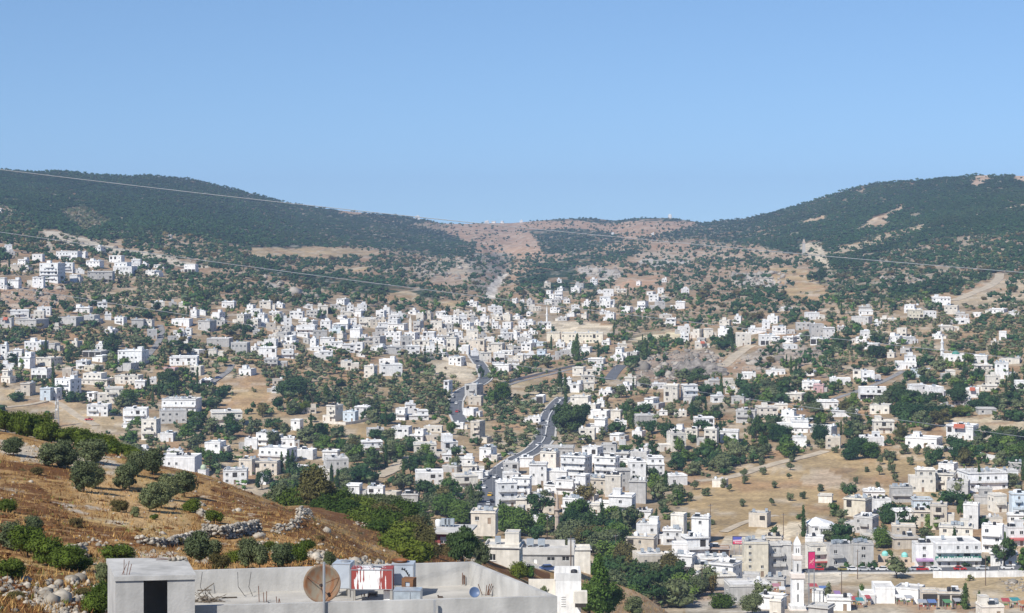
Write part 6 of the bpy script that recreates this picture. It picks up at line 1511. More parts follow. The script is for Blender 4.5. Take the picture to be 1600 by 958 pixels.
# prominent trees around the near houses
PROM = [(722, 880, 46, 58, 'pine', 1), (752, 888, 32, 42, 'olive', 1), (700, 868, 34, 24, 'dry', 1), (795, 836, 46, 46, 'broadleaf', 0), (815, 838, 40, 40, 'broadleaf', 0), (805, 826, 30, 36, 'shrub', 0), (700, 808, 50, 34, 'broadleaf', 0), (718, 818, 44, 34, 'broadleaf', 0), (738, 842, 22, 16, 'shrub', 0),
        (812, 905, 28, 32, 'shrub', 1), (826, 903, 24, 24, 'broadleaf', 1), (822, 950, 20, 10, 'shrub', 1), (845, 958, 26, 44, 'olive', 1), (858, 960, 20, 40, 'shrub', 1), (936, 962, 34, 86, 'poplar', 1), (950, 964, 48, 52, 'broadleaf', 1), (922, 960, 44, 48, 'broadleaf', 1), (990, 960, 32, 28, 'olive', 1), (1057, 944, 40, 38, 'olive', 1), (1002, 904, 40, 28, 'oak', 1), (1020, 905, 30, 26, 'olive', 1), (978, 890, 40, 40, 'autumn', 1),
        (1048, 905, 36, 40, 'autumn', 0), (1066, 925, 40, 30, 'oak', 0), (1090, 932, 40, 30, 'olive', 0), (1128, 950, 40, 24, 'thicket', 0), (1175, 960, 40, 30, 'olive', 0), (1112, 930, 18, 38, 'dry', 0),
        (918, 862, 60, 34, 'autumn', 0), (945, 870, 50, 40, 'olive', 0), (962, 862, 50, 42, 'broadleaf', 0), (900, 852, 50, 36, 'olive', 0), (930, 848, 46, 30, 'dry', 0), (880, 858, 40, 30, 'olive', 0), (985, 852, 24, 20, 'oak', 0), (908, 822, 46, 42, 'broadleaf', 0), (925, 836, 50, 34, 'pine', 0), (896, 826, 34, 34, 'oak', 0),
        (893, 678, 44, 44, 'pine', 0), (880, 676, 30, 44, 'pine', 0), (908, 672, 30, 40, 'pine', 0), (875, 612, 13, 32, 'cypress', 0), (883, 612, 9, 26, 'cypress', 0), (902, 564, 13, 38, 'cypress', 0), (896, 560, 12, 28, 'broadleaf', 0), (1008, 560, 14, 30, 'cypress', 0), (1142, 540, 16, 28, 'cypress', 0), (987, 670, 12, 30, 'cypress', 0), (884, 634, 8, 24, 'cypress', 0), (817, 492, 7, 18, 'cypress', 0),
        (1508, 952, 15, 38, 'cypress', 0), (1530, 962, 12, 36, 'cypress', 0), (1294, 945, 18, 34, 'olive', 0), (1346, 938, 12, 28, 'broadleaf', 0), (1378, 856, 32, 30, 'broadleaf', 0), (1389, 878, 16, 20, 'broadleaf', 0), (1308, 850, 20, 18, 'oak', 0), (1322, 852, 24, 20, 'oak', 0), (1350, 856, 22, 22, 'oak', 0), (1388, 868, 12, 12, 'oak', 0),
        (1571, 852, 14, 22, 'broadleaf', 0), (1502, 808, 14, 28, 'broadleaf', 0), (1470, 798, 16, 22, 'broadleaf', 0), (1545, 878, 12, 12, 'oak', 0), (1571, 880, 10, 12, 'autumn', 0), (1535, 825, 24, 22, 'oak', 0), (1455, 826, 26, 22, 'broadleaf', 0), (1508, 862, 10, 8, 'oak', 0), (1515, 764, 14, 14, 'olive', 0), (1578, 760, 30, 20, 'olive', 0), (1250, 812, 16, 10, 'broadleaf', 0),
        (1378, 792, 22, 18, 'broadleaf', 0), (1390, 818, 30, 24, 'oak', 0), (1396, 800, 16, 18, 'oak', 0), (1456, 814, 18, 18, 'oak', 0), (1472, 808, 16, 16, 'pine', 0),
        (450, 621, 44, 30, 'oak', 0), (466, 620, 30, 34, 'oak', 0), (435, 640, 22, 22, 'oak', 0), (456, 644, 20, 22, 'shrub', 0), (470, 646, 22, 24, 'shrub', 0), (484, 644, 20, 22, 'shrub', 0), (410, 652, 22, 24, 'autumn', 0), (527, 610, 24, 22, 'pine', 0), (510, 628, 14, 26, 'cypress', 0),
        (440, 738, 8, 30, 'cypress', 0), (450, 738, 10, 32, 'cypress', 0), (457, 736, 9, 30, 'cypress', 0), (518, 762, 8, 34, 'cypress', 0), (528, 764, 9, 30, 'cypress', 0), (560, 720, 26, 30, 'broadleaf', 0), (490, 745, 20, 22, 'broadleaf', 0), (425, 676, 22, 18, 'pine', 0),
        (705, 680, 22, 22, 'broadleaf', 0), (690, 632, 20, 26, 'pine', 0), (785, 625, 28, 26, 'broadleaf', 0), (770, 630, 24, 24, 'broadleaf', 0), (822, 585, 16, 14, 'broadleaf', 0), (812, 585, 14, 14, 'broadleaf', 0), (650, 580, 12, 16, 'pine', 0), (752, 592, 10, 20, 'pine', 0),
        (83, 605, 8, 36, 'cypress', 0), (70, 610, 12, 20, 'pine', 0), (232, 612, 8, 22, 'cypress', 0), (262, 606, 32, 30, 'pine', 0), (200, 632, 28, 22, 'broadleaf', 0), (190, 636, 26, 16, 'broadleaf', 0), (162, 645, 20, 14, 'broadleaf', 0), (330, 612, 14, 18, 'oak', 0), (340, 634, 22, 16, 'oak', 0),
        (84, 509, 22, 16, 'pine', 0), (25, 570, 26, 20, 'pine', 0), (66, 560, 18, 14, 'oak', 0), (195, 573, 24, 16, 'broadleaf', 0), (303, 660, 28, 18, 'broadleaf', 0), (214, 668, 20, 18, 'broadleaf', 0),
        (1218, 690, 34, 30, 'oak', 0), (1282, 690, 28, 30, 'oak', 0), (1272, 668, 20, 20, 'pine', 0), (1182, 690, 20, 40, 'pine', 0), (1330, 718, 30, 28, 'oak', 0), (1360, 716, 34, 24, 'broadleaf', 0), (1345, 700, 24, 20, 'oak', 0), (1408, 690, 22, 30, 'autumn', 0), (1390, 720, 26, 18, 'olive', 0),
        (1400, 624, 30, 22, 'pine', 0), (1412, 650, 40, 24, 'oak', 0), (1440, 650, 44, 22, 'oak', 0), (1470, 652, 40, 20, 'oak', 0), (1500, 650, 40, 16, 'shrub', 0), (1420, 632, 40, 22, 'pine', 0), (1495, 632, 34, 24, 'pine', 0), (1530, 640, 34, 18, 'oak', 0), (1550, 640, 24, 16, 'oak', 0), (1445, 600, 16, 18, 'cypress_r', 0), (1304, 612, 22, 20, 'oak', 0), (1290, 625, 18, 14, 'oak', 0),
        (1370, 560, 28, 20, 'pine', 0), (1340, 582, 20, 18, 'pine', 0), (1530, 590, 20, 18, 'oak', 0), (1550, 592, 20, 16, 'oak', 0), (1215, 546, 10, 10, 'oak', 0), (1480, 595, 14, 16, 'oak', 0), (1280, 442, 26, 22, 'pine', 0), (1270, 440, 20, 18, 'pine', 0), (1575, 680, 30, 16, 'shrub', 0), (1565, 712, 30, 18, 'broadleaf', 0), (1590, 715, 30, 20, 'broadleaf', 0), (1540, 706, 26, 16, 'broadleaf', 0),
        (1104, 660, 22, 18, 'broadleaf', 0), (1125, 690, 12, 30, 'cypress', 0), (1080, 720, 22, 16, 'broadleaf', 0), (1055, 735, 24, 18, 'olive', 0), (1100, 730, 20, 16, 'olive', 0), (1120, 728, 20, 14, 'olive', 0), (1020, 745, 18, 18, 'oak', 0), (1000, 762, 26, 20, 'pine', 0), (1040, 768, 12, 30, 'cypress', 0), (960, 762, 22, 18, 'broadleaf', 0), (984, 806, 20, 18, 'broadleaf', 0), (897, 740, 22, 22, 'broadleaf', 0), (970, 735, 20, 16, 'oak', 0), (1060, 706, 18, 26, 'broadleaf', 0), (1082, 692, 18, 18, 'oak', 0)]
for u, v, w, h, kd, onh in PROM:
    if kd == 'cypress_r': kd = 'oak'
    q = on_hill(u, v) if onh else on_main(u, v)
    if q is None: q = on_any(u, v)
    if q is None: continue
    k = q.y / F
    tree(kd, Vector((q.x, q.y, q.z - .2)), h * k * 1.05, w * k, 2 if w > 26 else 1, u, v - h / 2, 'trees in the valley')
# olives dotted on the bare tan slope
SLOPE = [(1164, 756, 15, 14), (1162, 745, 14, 14), (1192, 742, 14, 13), (1191, 727, 13, 12), (1235, 735, 14, 14), (1237, 722, 14, 12), (1210, 763, 12, 11), (1233, 748, 10, 10), (1254, 780, 13, 13), (1283, 768, 13, 13), (1317, 768, 13, 14), (1337, 756, 9, 12), (1374, 742, 14, 16), (1375, 726, 13, 15), (1393, 740, 14, 16), (1392, 728, 12, 14), (1399, 753, 12, 13), (1371, 762, 9, 10), (1355, 738, 9, 10), (1422, 727, 13, 15), (1450, 730, 15, 14), (1432, 710, 14, 14), (1448, 712, 16, 15), (1414, 710, 18, 16), (1160, 792, 12, 12), (1140, 768, 12, 13), (1131, 762, 14, 14), (1103, 775, 16, 14), (1078, 783, 16, 14), (1072, 812, 16, 13), (1070, 830, 20, 18), (1112, 820, 12, 9), (1112, 736, 14, 12), (1150, 727, 16, 14), (1172, 724, 12, 11), (1206, 790, 12, 13), (1235, 783, 13, 14), (1396, 718, 10, 9), (1304, 708, 12, 11), (1060, 775, 22, 18), (1050, 790, 22, 20), (1035, 800, 22, 20), (1020, 815, 16, 14), (1010, 835, 20, 20), (1085, 765, 16, 15), (1050, 818, 18, 20), (1120, 755, 14, 12)]
for u, v, w, h in SLOPE:
    q = on_main(u, v); k = q.y / F
    tree('olive', Vector((q.x, q.y, q.z - .2)), h * k * 1.05, w * k * 1.05, 1, u, v, 'olive trees dotted on the bare slope')

# everything else: scattered by ground cover; the nearest ones singly, the rest as one wood per cover
Wd, Hd = 1600, 960
DENS = np.full((Hd // 2, (Wd + 520) // 2), 0.4); KND = np.zeros(DENS.shape, int)
gu, gv = np.meshgrid(np.arange(-260, 1860, 2) + 1.0, np.arange(0, 960, 2) + 1.0)
KN = [FO, SC, OL, TW]
ju = gu + 5 * fbm(gu / 15.0, gv / 8.0, 3); jv = gv + 2.5 * fbm(gu / 12.0 + 50, gv / 7.0, 3)
for poly, c, d, kk in REG:
    m = in_poly(ju, jv, poly); DENS[m] = d; KND[m] = KN.index(kk)
HM = np.zeros((Hd, Wd), bool); HL_ = np.zeros((Hd, Wd), bool)
for (a, b, c, d) in HOUSE_RECT: HM[max(0, int(c)):max(0, int(c + (d - c) * .62)), max(0, int(a)):max(0, int(b))] = True; HL_[max(0, int(c)):max(0, int(d - 1)), max(0, int(a)):max(0, int(b))] = True
RM = np.zeros((Hd, Wd), bool)
yy, xx = np.mgrid[0:Hd, 0:Wd]
for pts, w in ROAD_PX:
    for (a, b), (c, d) in zip(pts[:-1], pts[1:]):
        n = int(max(abs(c - a), abs(d - b))) + 1
        for i in range(n + 1):
            u = a + (c - a) * i / n; v = b + (d - b) * i / n; hw = w * 1.25 if v < 850 else 8
            x0 = max(0, int(u - hw)); x1 = max(0, int(u + hw)); y0 = max(0, int(v - 1)); y1 = max(0, int(v + 8)); RM[y0:y1, x0:x1] = True
def at(M, u, v, dflt=False):
    iu = int(u); iv = int(v)
    return bool(M[iv, iu]) if 0 <= iu < Wd and 0 <= iv < Hd else dflt
CAND = []
v = 262.0
rs = random.Random(77)
while v < 956:
    if v < 352: du, dv = 3.5, 1.9
    elif v < 420: du, dv = 4.2, 2.4
    elif v < 480: du, dv = 5.6, 3.8
    elif v < 560: du, dv = 6.2, 4.2
    elif v < 650: du, dv = 7.2, 5.0
    elif v < 760: du, dv = 9.0, 6.6
    else: du, dv = 11.0, 8.4
    u = -480.0 if v < 700 else 0
    while u < (2080 if v < 700 else 1620):
        uu = u + rs.uniform(-.5, .5) * du; vv = v + rs.uniform(-.5, .5) * dv
        iu = min(DENS.shape[1] - 1, max(0, int((uu + 260) // 2))); iv = int(vv // 2)
        if 0 <= iu < DENS.shape[1] and 0 <= iv < DENS.shape[0] and vv > crest(uu) + .2:
            d = DENS[iv, iu]; k = KN[KND[iv, iu]]
            clump = float(vnoise(np.array(uu / 30.0 + 3), np.array(vv / 11.0))) * .6 + float(vnoise(np.array(uu / 11.0 + 3), np.array(vv / 5.0 + 7))) * .4
            dd = d if (k == FO and d > .9) or d == 0 else d * min(1.0, max(0.05, (clump - (.16 if k in (OL, TW) else .17)) * 3.6))
            if rs.random() < dd: CAND.append((uu, vv, k))
        u += du
    v += dv
tx = []
for (u, v, k) in CAND:
    hit = on_main(u, v)
    if hit is None: continue
    hh = on_hill(u, v)
    if hh is not None and hh.y < hit.y and 0 < u < 760: continue      # behind the near hill
    if k == FO and float(GAPN(np.array(hit.x), np.array(hit.y))) > .45: continue
    kk = rs.random()
    D = hit.y; s = F / D
    if k == FO: kind = 'oak'; H = rs.uniform(4.5, 7); W = rs.uniform(7, 11)
    elif k == SC:
        kind = 'oak' if kk < .72 else ('olive' if kk < .93 else 'dry'); H = 2.4 + 6.0 * rs.random() ** 1.3; W = H * rs.uniform(.9, 1.6)
    elif k == OL:
        kind = 'olive' if kk < .78 else ('oak' if kk < .93 else 'autumn'); H = rs.uniform(3.8, 5.8); W = H * rs.uniform(1.1, 1.5)
    else:
        kind = 'olive' if kk < .42 else ('broadleaf' if kk < .62 else ('oak' if kk < .84 else ('pine' if kk < .92 else ('cypress' if kk < .945 else 'autumn'))))
        H = 2.6 + 6.5 * rs.random() ** 1.4; W = H * rs.uniform(.8, 1.5)
        if kind == 'cypress': H = rs.uniform(8, 13); W = H * .2
        if kind == 'pine': H *= 1.25
    hp = H * s
    blocked = at(HM, u, v - 1) or at(HM, u, v - hp * .8) or at(HM, u - W * s * .35, v - hp * .4) or at(HM, u + W * s * .35, v - hp * .4)
    if blocked and rs.random() < .92: continue
    if at(HL_, u, v) and rs.random() < .45: continue
    if at(RM, u, v) or at(RM, u, v - hp * .5): continue
    tx.append((H * s * min(W * s, 40), u, v, kind, hit, H, W, k))
tx.sort(key=lambda t: -t[0])
LIM = {'olive_tree': 250, 'broadleaf_tree': 160, 'pine_tree': 90, 'cypress': 90, 'oak_bush': 180, 'shrub': 150, 'poplar': 20}
rest = {FO: [], SC: [], OL: [], TW: []}
for t in tx:
    s, u, v, kind, hit, H, W, k = t
    nm = TNAME[kind][0]
    if 0 < u < 1600 and v > 400 and NTREE.get(nm, 0) < LIM[nm] and k != FO:
        tree(kind, hit - Vector((0, 0, .3)), H, W, 1, u, v, 'trees scattered over the valley')
    else: rest[k].append(t)
CVAR = np.random.default_rng(8)
def merged(name, L, label):
    if not L: return
    Vs = []; Ts = []; Cs = []; off = 0
    for (s, u, v, kind, hit, H, W, k) in L:
        V, T = FARV[KIND_SHAPE[kind]][int(CVAR.integers(0, 5))]
        a = CVAR.random() * 6.283; ca, sa = math.cos(a), math.sin(a)
        sx = W / (.42 if kind == 'cypress' else 1.0)
        X = np.stack([(V[:, 0] * ca - V[:, 1] * sa) * sx + hit.x, (V[:, 0] * sa + V[:, 1] * ca) * sx + hit.y, V[:, 2] * H + hit.z - .35], 1)
        c = np.array(LEAFC[kind]) * (CVAR.uniform(.8, 1.25) * (1 + .45 * float(fbm(np.array(hit.x / 130.0), np.array(hit.y / 210.0), 3))) * np.array([1 + .5 * max(0, float(fbm(np.array(hit.x / 90.0 + 40), np.array(hit.y / 160.0), 2))), 1, 1]) if k == FO else CVAR.uniform(.75, 1.4)) * np.array([CVAR.uniform(.85, 1.2), 1, CVAR.uniform(.85, 1.15)])
        Vs.append(X); Ts.append(T + off); off += len(V); Cs.append(np.broadcast_to(c, V.shape))
    o = link(name, np_mesh(name, np.concatenate(Vs), np.concatenate(Ts), M_LEAFTINT, np.concatenate(Cs)))
    tag(o, label, 'vegetation', kind='stuff')
merged('woodland', rest[FO], 'dark green oak woodland covering the hills on both sides of the valley')
merged('scrub', rest[SC], 'patchy scrub and small trees on the rocky slopes below the woods')
merged('olive_grove', rest[OL], 'grey green olive groves between the houses and terraces')
merged('garden_trees', rest[TW], 'small trees growing between the houses of the town')
# ------------------------------------------------------------------ rocks, dry scrub and rubble walls on the near hill
def rock_geo(r):
    V, T = ICO1
    d = 1 + .75 * (r.random(len(V)) - .5); V = V * d[:, None] * np.array([1, r.uniform(.7, 1), r.uniform(.5, .8)])
    return V, T
RG = np.random.default_rng(31); ROCKS = [rock_geo(RG) for _ in range(8)]
M_ROCKT = ground_mat('loose_rock', [(3.0, .75, 1.2)])[0]
def rocks_obj(name, items, mat=M_ROCKT):
    Vs = []; Ts = []; Cs = []; off = 0
    for (x, y, z, s, c) in items:
        V, T = ROCKS[int(RG.integers(0, 8))]; a = RG.random() * 6.28; ca, sa = math.cos(a), math.sin(a)
        X = np.stack([(V[:, 0] * ca - V[:, 1] * sa) * s + x, (V[:, 0] * sa + V[:, 1] * ca) * s + y, V[:, 2] * s + z], 1)
        Vs.append(X); Ts.append(T + off); off += len(V); Cs.append(np.broadcast_to(np.array(c), V.shape))
    return link(name, np_mesh(name, np.concatenate(Vs), np.concatenate(Ts), mat, np.concatenate(Cs)))
def rockc(): return tuple(np.array((.38, .34, .28)) * RG.uniform(.6, 1.2))
it = []; dr = []
for i in range(11000):
    u = RG.uniform(-60, 740); v = RG.uniform(690, 960)
    q = on_hill(u, v)
    if q is None or q.y > 345: continue
    n = float(fbm(np.array(q.x / 6.0), np.array(q.y / 9.0 + 4), 3))
    if n > .16 and RG.random() < .22: s = RG.gamma(2, .055) + .05; it.append((q.x, q.y, q.z + s * .15, s, rockc()))
    elif n < .1:
        nn = .52 + .42 * float(fbm(np.array(q.x / 14.0 + 5), np.array(q.y / 22.0), 3))
        if RG.random() < (nn - .25) * 1.1: dr.append((0, u, v, 'thorn' if RG.random() < .88 else 'dry', q, RG.uniform(.25, .65), RG.uniform(.6, 1.5), SC))
# dry grass tufts
gv_, gt_, gc_ = [], [], []; off = 0
for i in range(12500):
    u = RG.uniform(-40, 760) if RG.random() < .7 else RG.uniform(420, 760); v = RG.uniform(690, 962)
    if i % 9 == 0: u = RG.uniform(865, 1070); v = RG.uniform(880, 962)
    q = on_hill(u, v)
    if q is None or q.y > 520 or (q.y > 345 and u < 860): continue
    hh = RG.uniform(.18, .5) * max(1, q.y / 230); c = np.array((.40, .25, .09)) * RG.uniform(.55, 1.15)
    if RG.random() < .07: c = np.array((.12, .17, .03)) * RG.uniform(.7, 1.3); hh *= .8
    if RG.random() < .4: c = np.array((.17, .08, .03))
    for b in range(5):
        a = RG.random() * 6.28; x = q.x + RG.normal(0, .14); y = q.y + RG.normal(0, .14); w = .035; l = RG.normal(0, .16); l2 = RG.normal(0, .16)
        gv_ += [(x - w * math.cos(a), y - w * math.sin(a), q.z - .03), (x + w * math.cos(a), y + w * math.sin(a), q.z - .03), (x + l, y + l2, q.z + hh * RG.uniform(.6, 1.1))]; gt_.append((off, off + 1, off + 2)); off += 3; gc_ += [c, c, c]
o = link('dry_grass', np_mesh('dry_grass', np.array(gv_), np.array(gt_), M_LEAFTINT, np.array(gc_))); tag(o, 'straw coloured dry grass tufts over the near hillside', 'grass', kind='stuff')
# stony fan at the lower left
for i in range(420):
    u = RG.uniform(0, 165); v = RG.uniform(905, 962)
    if abs(v - (905 + u * .35)) > 24: continue
    q = on_hill(u, v)
    if q: s = RG.gamma(3, .035) + .05; it.append((q.x, q.y, q.z + s * .3, s, rockc()))
for (u0, v0, u1, v1, n, sp) in ((100, 882, 128, 870, 40, 4), (108, 910, 130, 905, 40, 5), (60, 925, 90, 950, 60, 6), (400, 835, 430, 868, 50, 5), (490, 868, 530, 888, 160, 7), (540, 880, 595, 886, 160, 6), (610, 838, 655, 862, 60, 3), (690, 850, 745, 882, 120, 5), (315, 792, 325, 815, 40, 4), (498, 862, 505, 870, 25, 3), (555, 818, 580, 822, 25, 3)):
    for i in range(n):
        t = RG.random(); q = on_hill(u0 + (u1 - u0) * t + RG.normal(0, sp), v0 + (v1 - v0) * t + RG.normal(0, sp * .6))
        if q: s = RG.gamma(3, .05) + .07; it.append((q.x, q.y, q.z + s * .3, s, rockc()))
o = rocks_obj('rocks', it); tag(o, 'pale limestone rocks strewn over the near hillside', 'rocks', kind='stuff')
LEAFC['thorn'] = (0.12, 0.058, 0.020); KIND_SHAPE['thorn'] = 'shrub'
merged('dry_scrub', dr, 'low rust brown thorny scrub matted over the near hillside')
# outcrops of the grey cliff, in the valley
it = []
for (poly, n, s0) in (([(985, 598), (990, 572), (1020, 556), (1060, 548), (1110, 545), (1132, 560), (1135, 588), (1080, 592), (1030, 600)], 520, 1.3), ([(1140, 575), (1180, 545), (1240, 538), (1290, 545), (1290, 560), (1230, 575), (1160, 585)], 260, 1.3),
                      ([(1560, 905), (1600, 905), (1600, 925), (1575, 925)], 70, .5), ([(1375, 436), (1450, 430), (1440, 448), (1385, 444)], 90, 1.8), ([(1140, 425), (1220, 425), (1240, 448), (1150, 446)], 120, 2.2), ([(900, 415), (960, 418), (975, 432), (950, 440), (910, 430)], 110, 2.4),
                      ([(0, 452), (100, 444), (110, 478), (0, 484)], 200, 1.1), ([(66, 359), (120, 372), (330, 415), (180, 396), (85, 385)], 160, 1.6), ([(410, 432), (450, 448), (500, 466), (470, 468)], 110, 1.8), ([(640, 405), (735, 402), (740, 440), (650, 432)], 110, 2.2)):
    us = [a for a, b in poly]; vs = [b for a, b in poly]
    for i in range(n):
        u = RG.uniform(min(us), max(us)); v = RG.uniform(min(vs), max(vs))
        if not in_poly(np.array(u), np.array(v), poly): continue
        q = on_main(u, v)
        if q: s = s0 * .75 * (RG.gamma(2.2, .45) + .3); it.append((q.x, q.y, q.z + s * .2, s, tuple(np.array((.31, .28, .24)) * RG.uniform(.5, 1.3))))
o = rocks_obj('boulders', it); tag(o, 'grey boulders and outcrops on the rocky slopes of the valley', 'rocks', kind='stuff')
def cliff():
    pts = [(1058, 582), (1064, 566), (1080, 572), (1100, 570), (1116, 562), (1130, 570), (1136, 582)]
    base = [on_main(u, 586) for u in range(1052, 1140, 6)]
    mb = MB(); rr = random.Random(6); k = base[0].y / F; prev = None
    cols = []
    for i, b in enumerate(base):
        t = i / (len(base) - 1); h = (6 + 17 * math.sin(math.pi * (t * .8 + .15)) ** 1.2) * k * rr.uniform(.8, 1.1)
        row = []
        for j in range(9):
            s = j / 8; bulge = -1.2 + 5.5 * s ** 1.6 + rr.uniform(-.9, .9)
            if 3 <= j <= 4 and 6 <= i <= 8: bulge += .5
            row.append((b.x + rr.uniform(-.8, .8), b.y + bulge, b.z - 2 + (h + 2) * s))
        row.append((b.x, b.y + 14, b.z + h * 1.0)); cols.append(row)
    for i in range(len(cols) - 1):
        for j in range(9): mb.face([cols[i][j], cols[i + 1][j], cols[i + 1][j + 1], cols[i][j + 1]])
    o = mb.build('cliff', plain('cliff_rock', (.25, .225, .20), .95, .6, .3, bump=.8)); o['kind'] = 'structure'
    q = on_main(1097, 580); m = MB(); m.lathe([(2.6, 0), (2.2, 1.0), (1.2, 1.9), (.1, 2.2)], 9, c=(0, 0, 0)); c = m.build('cave_mouth', M_SHADOWROOM, loc=(q.x, q.y - 2.0, q.z + .6)); c['kind'] = 'structure'  # solid mound coloured dark as the shade of a cave
cliff()

def stone_wall(pts, h, th, label, n):
    P3 = [on_hill(u, v) for u, v in pts]; P3 = [p for p in P3 if p]
    root = empty('dry_stone_wall', P3[0]); items = []
    L = [(b - a).length for a, b in zip(P3[:-1], P3[1:])]
    for i in range(n):
        s = RG.random() * sum(L); j = 0
        while s > L[j] and j < len(L) - 1: s -= L[j]; j += 1
        p = P3[j].lerp(P3[j + 1], s / L[j]); zt = RG.random() ** .8
        x = p.x + RG.normal(0, th * .5 * (1.1 - zt)); y = p.y + RG.normal(0, th * .5 * (1.1 - zt)); r = RG.uniform(.13, .27)
        items.append((x - P3[0].x, y - P3[0].y, drop(x, y, BH) - P3[0].z + zt * h, r, tuple(np.array((.40, .36, .30)) * RG.uniform(.5, 1.2))))
    o = rocks_obj('stones', items); o.parent = root
    tag(root, label, 'stone wall', 'dry stone walls on the near hillside')
stone_wall([(212, 848), (240, 853), (265, 853), (300, 842), (330, 838)], .55, .5, 'low winding dry stone wall left of the tall rubble wall', 420)
stone_wall([(318, 838), (345, 842), (375, 836), (402, 830)], 1.05, .9, 'tall pale rubble wall in the middle of the near hillside', 700)
stone_wall([(425, 838), (450, 832), (468, 820), (484, 804)], .9, .8, 'slanting rubble wall climbing to the crest of the near hillside', 520)
stone_wall([(100, 880), (115, 872), (133, 868)], .9, .7, 'short stub of rubble wall among the dark bushes', 150)

# ------------------------------------------------------------------ the concrete house in front and its roof terrace
DF = 72.0
def Q(u, v, D): return P(u, v, D)
zt = -14.4                                    # parapet top
FL = Vector((-11.95, 71.1, zt)); FR = Vector((1.72, 73.0, zt)); RR = Vector((-1.66, 80.4, zt)); RL = Vector((-14.6, 78.2, zt))
zf = -15.35                                   # terrace floor
zg = -24.0
def near_house():
    root = empty('house', (FL.x, FL.y, zg)); o0 = Vector((FL.x, FL.y, zg))
    tag(root, 'raw grey concrete house with walled roof terrace and stair head in the foreground', 'house')
    L = lambda p: tuple(Vector(p) - o0)
    def inset(c, t):
        out = []; n = len(c)
        for i in range(n):
            p, a, b = c[i], c[i - 1], c[(i + 1) % n]
            d1 = (p - a).normalized(); d2 = (b - p).normalized(); n1 = Vector((-d1.y, d1.x, 0)); n2 = Vector((-d2.y, d2.x, 0))
            m = (n1 + n2).normalized(); out.append(p + m * (t / m.dot(n1)))
        return out
    ring = [FL, FR, RR, RL]; inn = inset(ring, .2)
    mb = MB()
    for i in range(4):
        a, b = ring[i], ring[(i + 1) % 4]; c, d = inn[(i + 1) % 4], inn[i]
        z = lambda p, h: L((p.x, p.y, h))
        mb.face([z(a, zg), z(b, zg), z(b, zt), z(a, zt)]); mb.face([z(a, zt), z(b, zt), z(c, zt), z(d, zt)]); mb.face([z(d, zt), z(c, zt), z(c, zf - .2), z(d, zf - .2)])
    mb.build('walls', M_CONCN, root)
    mb = MB(); mb.face([L((p.x, p.y, zf)) for p in inn]); mb.build('roof', M_FLOORN, root)
    # loose wires hanging down the inside of the rear wall
    for (u0, u1) in ((373, 385), (394, 397), (318, 322)):
        m = MB(); a = Vector(((u0 - UC) * 78.2 / F, 77.9, zt + .02)); b = Vector(((u1 - UC) * 78.0 / F, 77.6, zf + .05)); c = (a + b) / 2 + Vector((-.12, -.05, -.1))
        m.tube(L(a), L(c), .012, n=4); m.tube(L(c), L(b), .012, n=4); m.build('loose_wire', M_TYRE, root)
    # stair head at the left front corner
    s = [Vector((-14.45, 70.0, 0)), Vector((-11.62, 70.35, 0)), Vector((-12.6, 73.9, 0)), Vector((-15.5, 73.6, 0))]
    ztop = -13.1; t = .2
    e1 = (s[1] - s[0]).normalized(); nf = Vector((e1.y, -e1.x, 0)); W = (s[1] - s[0]).length
    m = MB(); T = lambda q, dpt, z: L(s[0] + e1 * (q + W / 2) - nf * dpt + Vector((0, 0, z)))
    zsl = ztop - .16
    facade(m, W, zg, zsl, [(-W / 2 + 1.0, -W / 2 + 1.86, -16.0, zsl - .003)], T, depth=.2)
    Z = lambda p, h: L((p.x, p.y, h))
    m.face([Z(s[1], zg), Z(s[2], zg), Z(s[2], zsl), Z(s[1], zsl)])
    m.face([Z(s[3], zg), Z(s[0], zg), Z(s[0], zsl), Z(s[3], zsl)])
    # rear wall with a small window
    e2 = (s[3] - s[2]).normalized(); n2 = Vector((e2.y, -e2.x, 0)); W2 = (s[3] - s[2]).length
    T2 = lambda q, dpt, z: L(s[2] + e2 * (q + W2 / 2) - n2 * dpt + Vector((0, 0, z)))
    facade(m, W2, zg, zsl, [(-W2 / 2 + 1.55, -W2 / 2 + 2.15, -14.1, -13.4)], T2, depth=.2)
    m.build('stair_head', M_CONCN, root)
    m = MB(); c = sum(s, Vector()) / 4; g = [c + (p - c) * 1.035 for p in s]
    m.hexa([Z(p, zsl + .012) for p in g], [Z(p, ztop + .02) for p in g]); m.build('stair_head_roof', M_CONCN, root)
    m = MB(); m.box(*[0.0, .08, 0, .08, 0, 2.4]); vp = Vector((-2.95, 72.2, -16.78)); m.build('vent_pipe', M_STEEL, root, loc=L((vp.x, vp.y - .12, vp.z)))
    m = MB(); m.tube((0, 0, 0), (0, 0, 2.55), .05, n=8); a = Q(506.3, 985, 71.7); m.build('mast_pole', M_STEEL, root, loc=L((a.x, a.y, a.z)))
M_CONCN = plain('terrace_concrete', (0.51, 0.50, 0.475), 0.92, 0.22, .8, bump=.25, streak=True)
M_FLOORN = plain('terrace_floor', (0.45, 0.43, 0.39), 0.95, 0.25, .7, bump=.2)
near_house()
def floor_at(u, v):
    D = -zf * F / (v - VH); return P(u, v, D)
def rebar(u, v, n, h, label, sp=.12, lean=.12, mat=None):
    p = floor_at(u, v); root = empty('rebar_cluster', p); rr = random.Random(int(u))
    mb = MB()
    for i in range(n):
        x = rr.uniform(-sp, sp) * 1.5; y = rr.uniform(-sp, sp); mb.tube((x, y, -.05), (x + rr.uniform(-lean, lean), y + rr.uniform(-lean, lean), h * rr.uniform(.7, 1.1)), .016, n=5)
    mb.build('bars', mat or M_REBAR, root); m = MB(); m.box(-sp * 1.8, sp * 1.8, -sp * 1.4, sp * 1.4, .002, .05); m.build('stub', M_CONC, root)
    tag(root, label, 'rebar', 'rebar starters on the roof terrace')
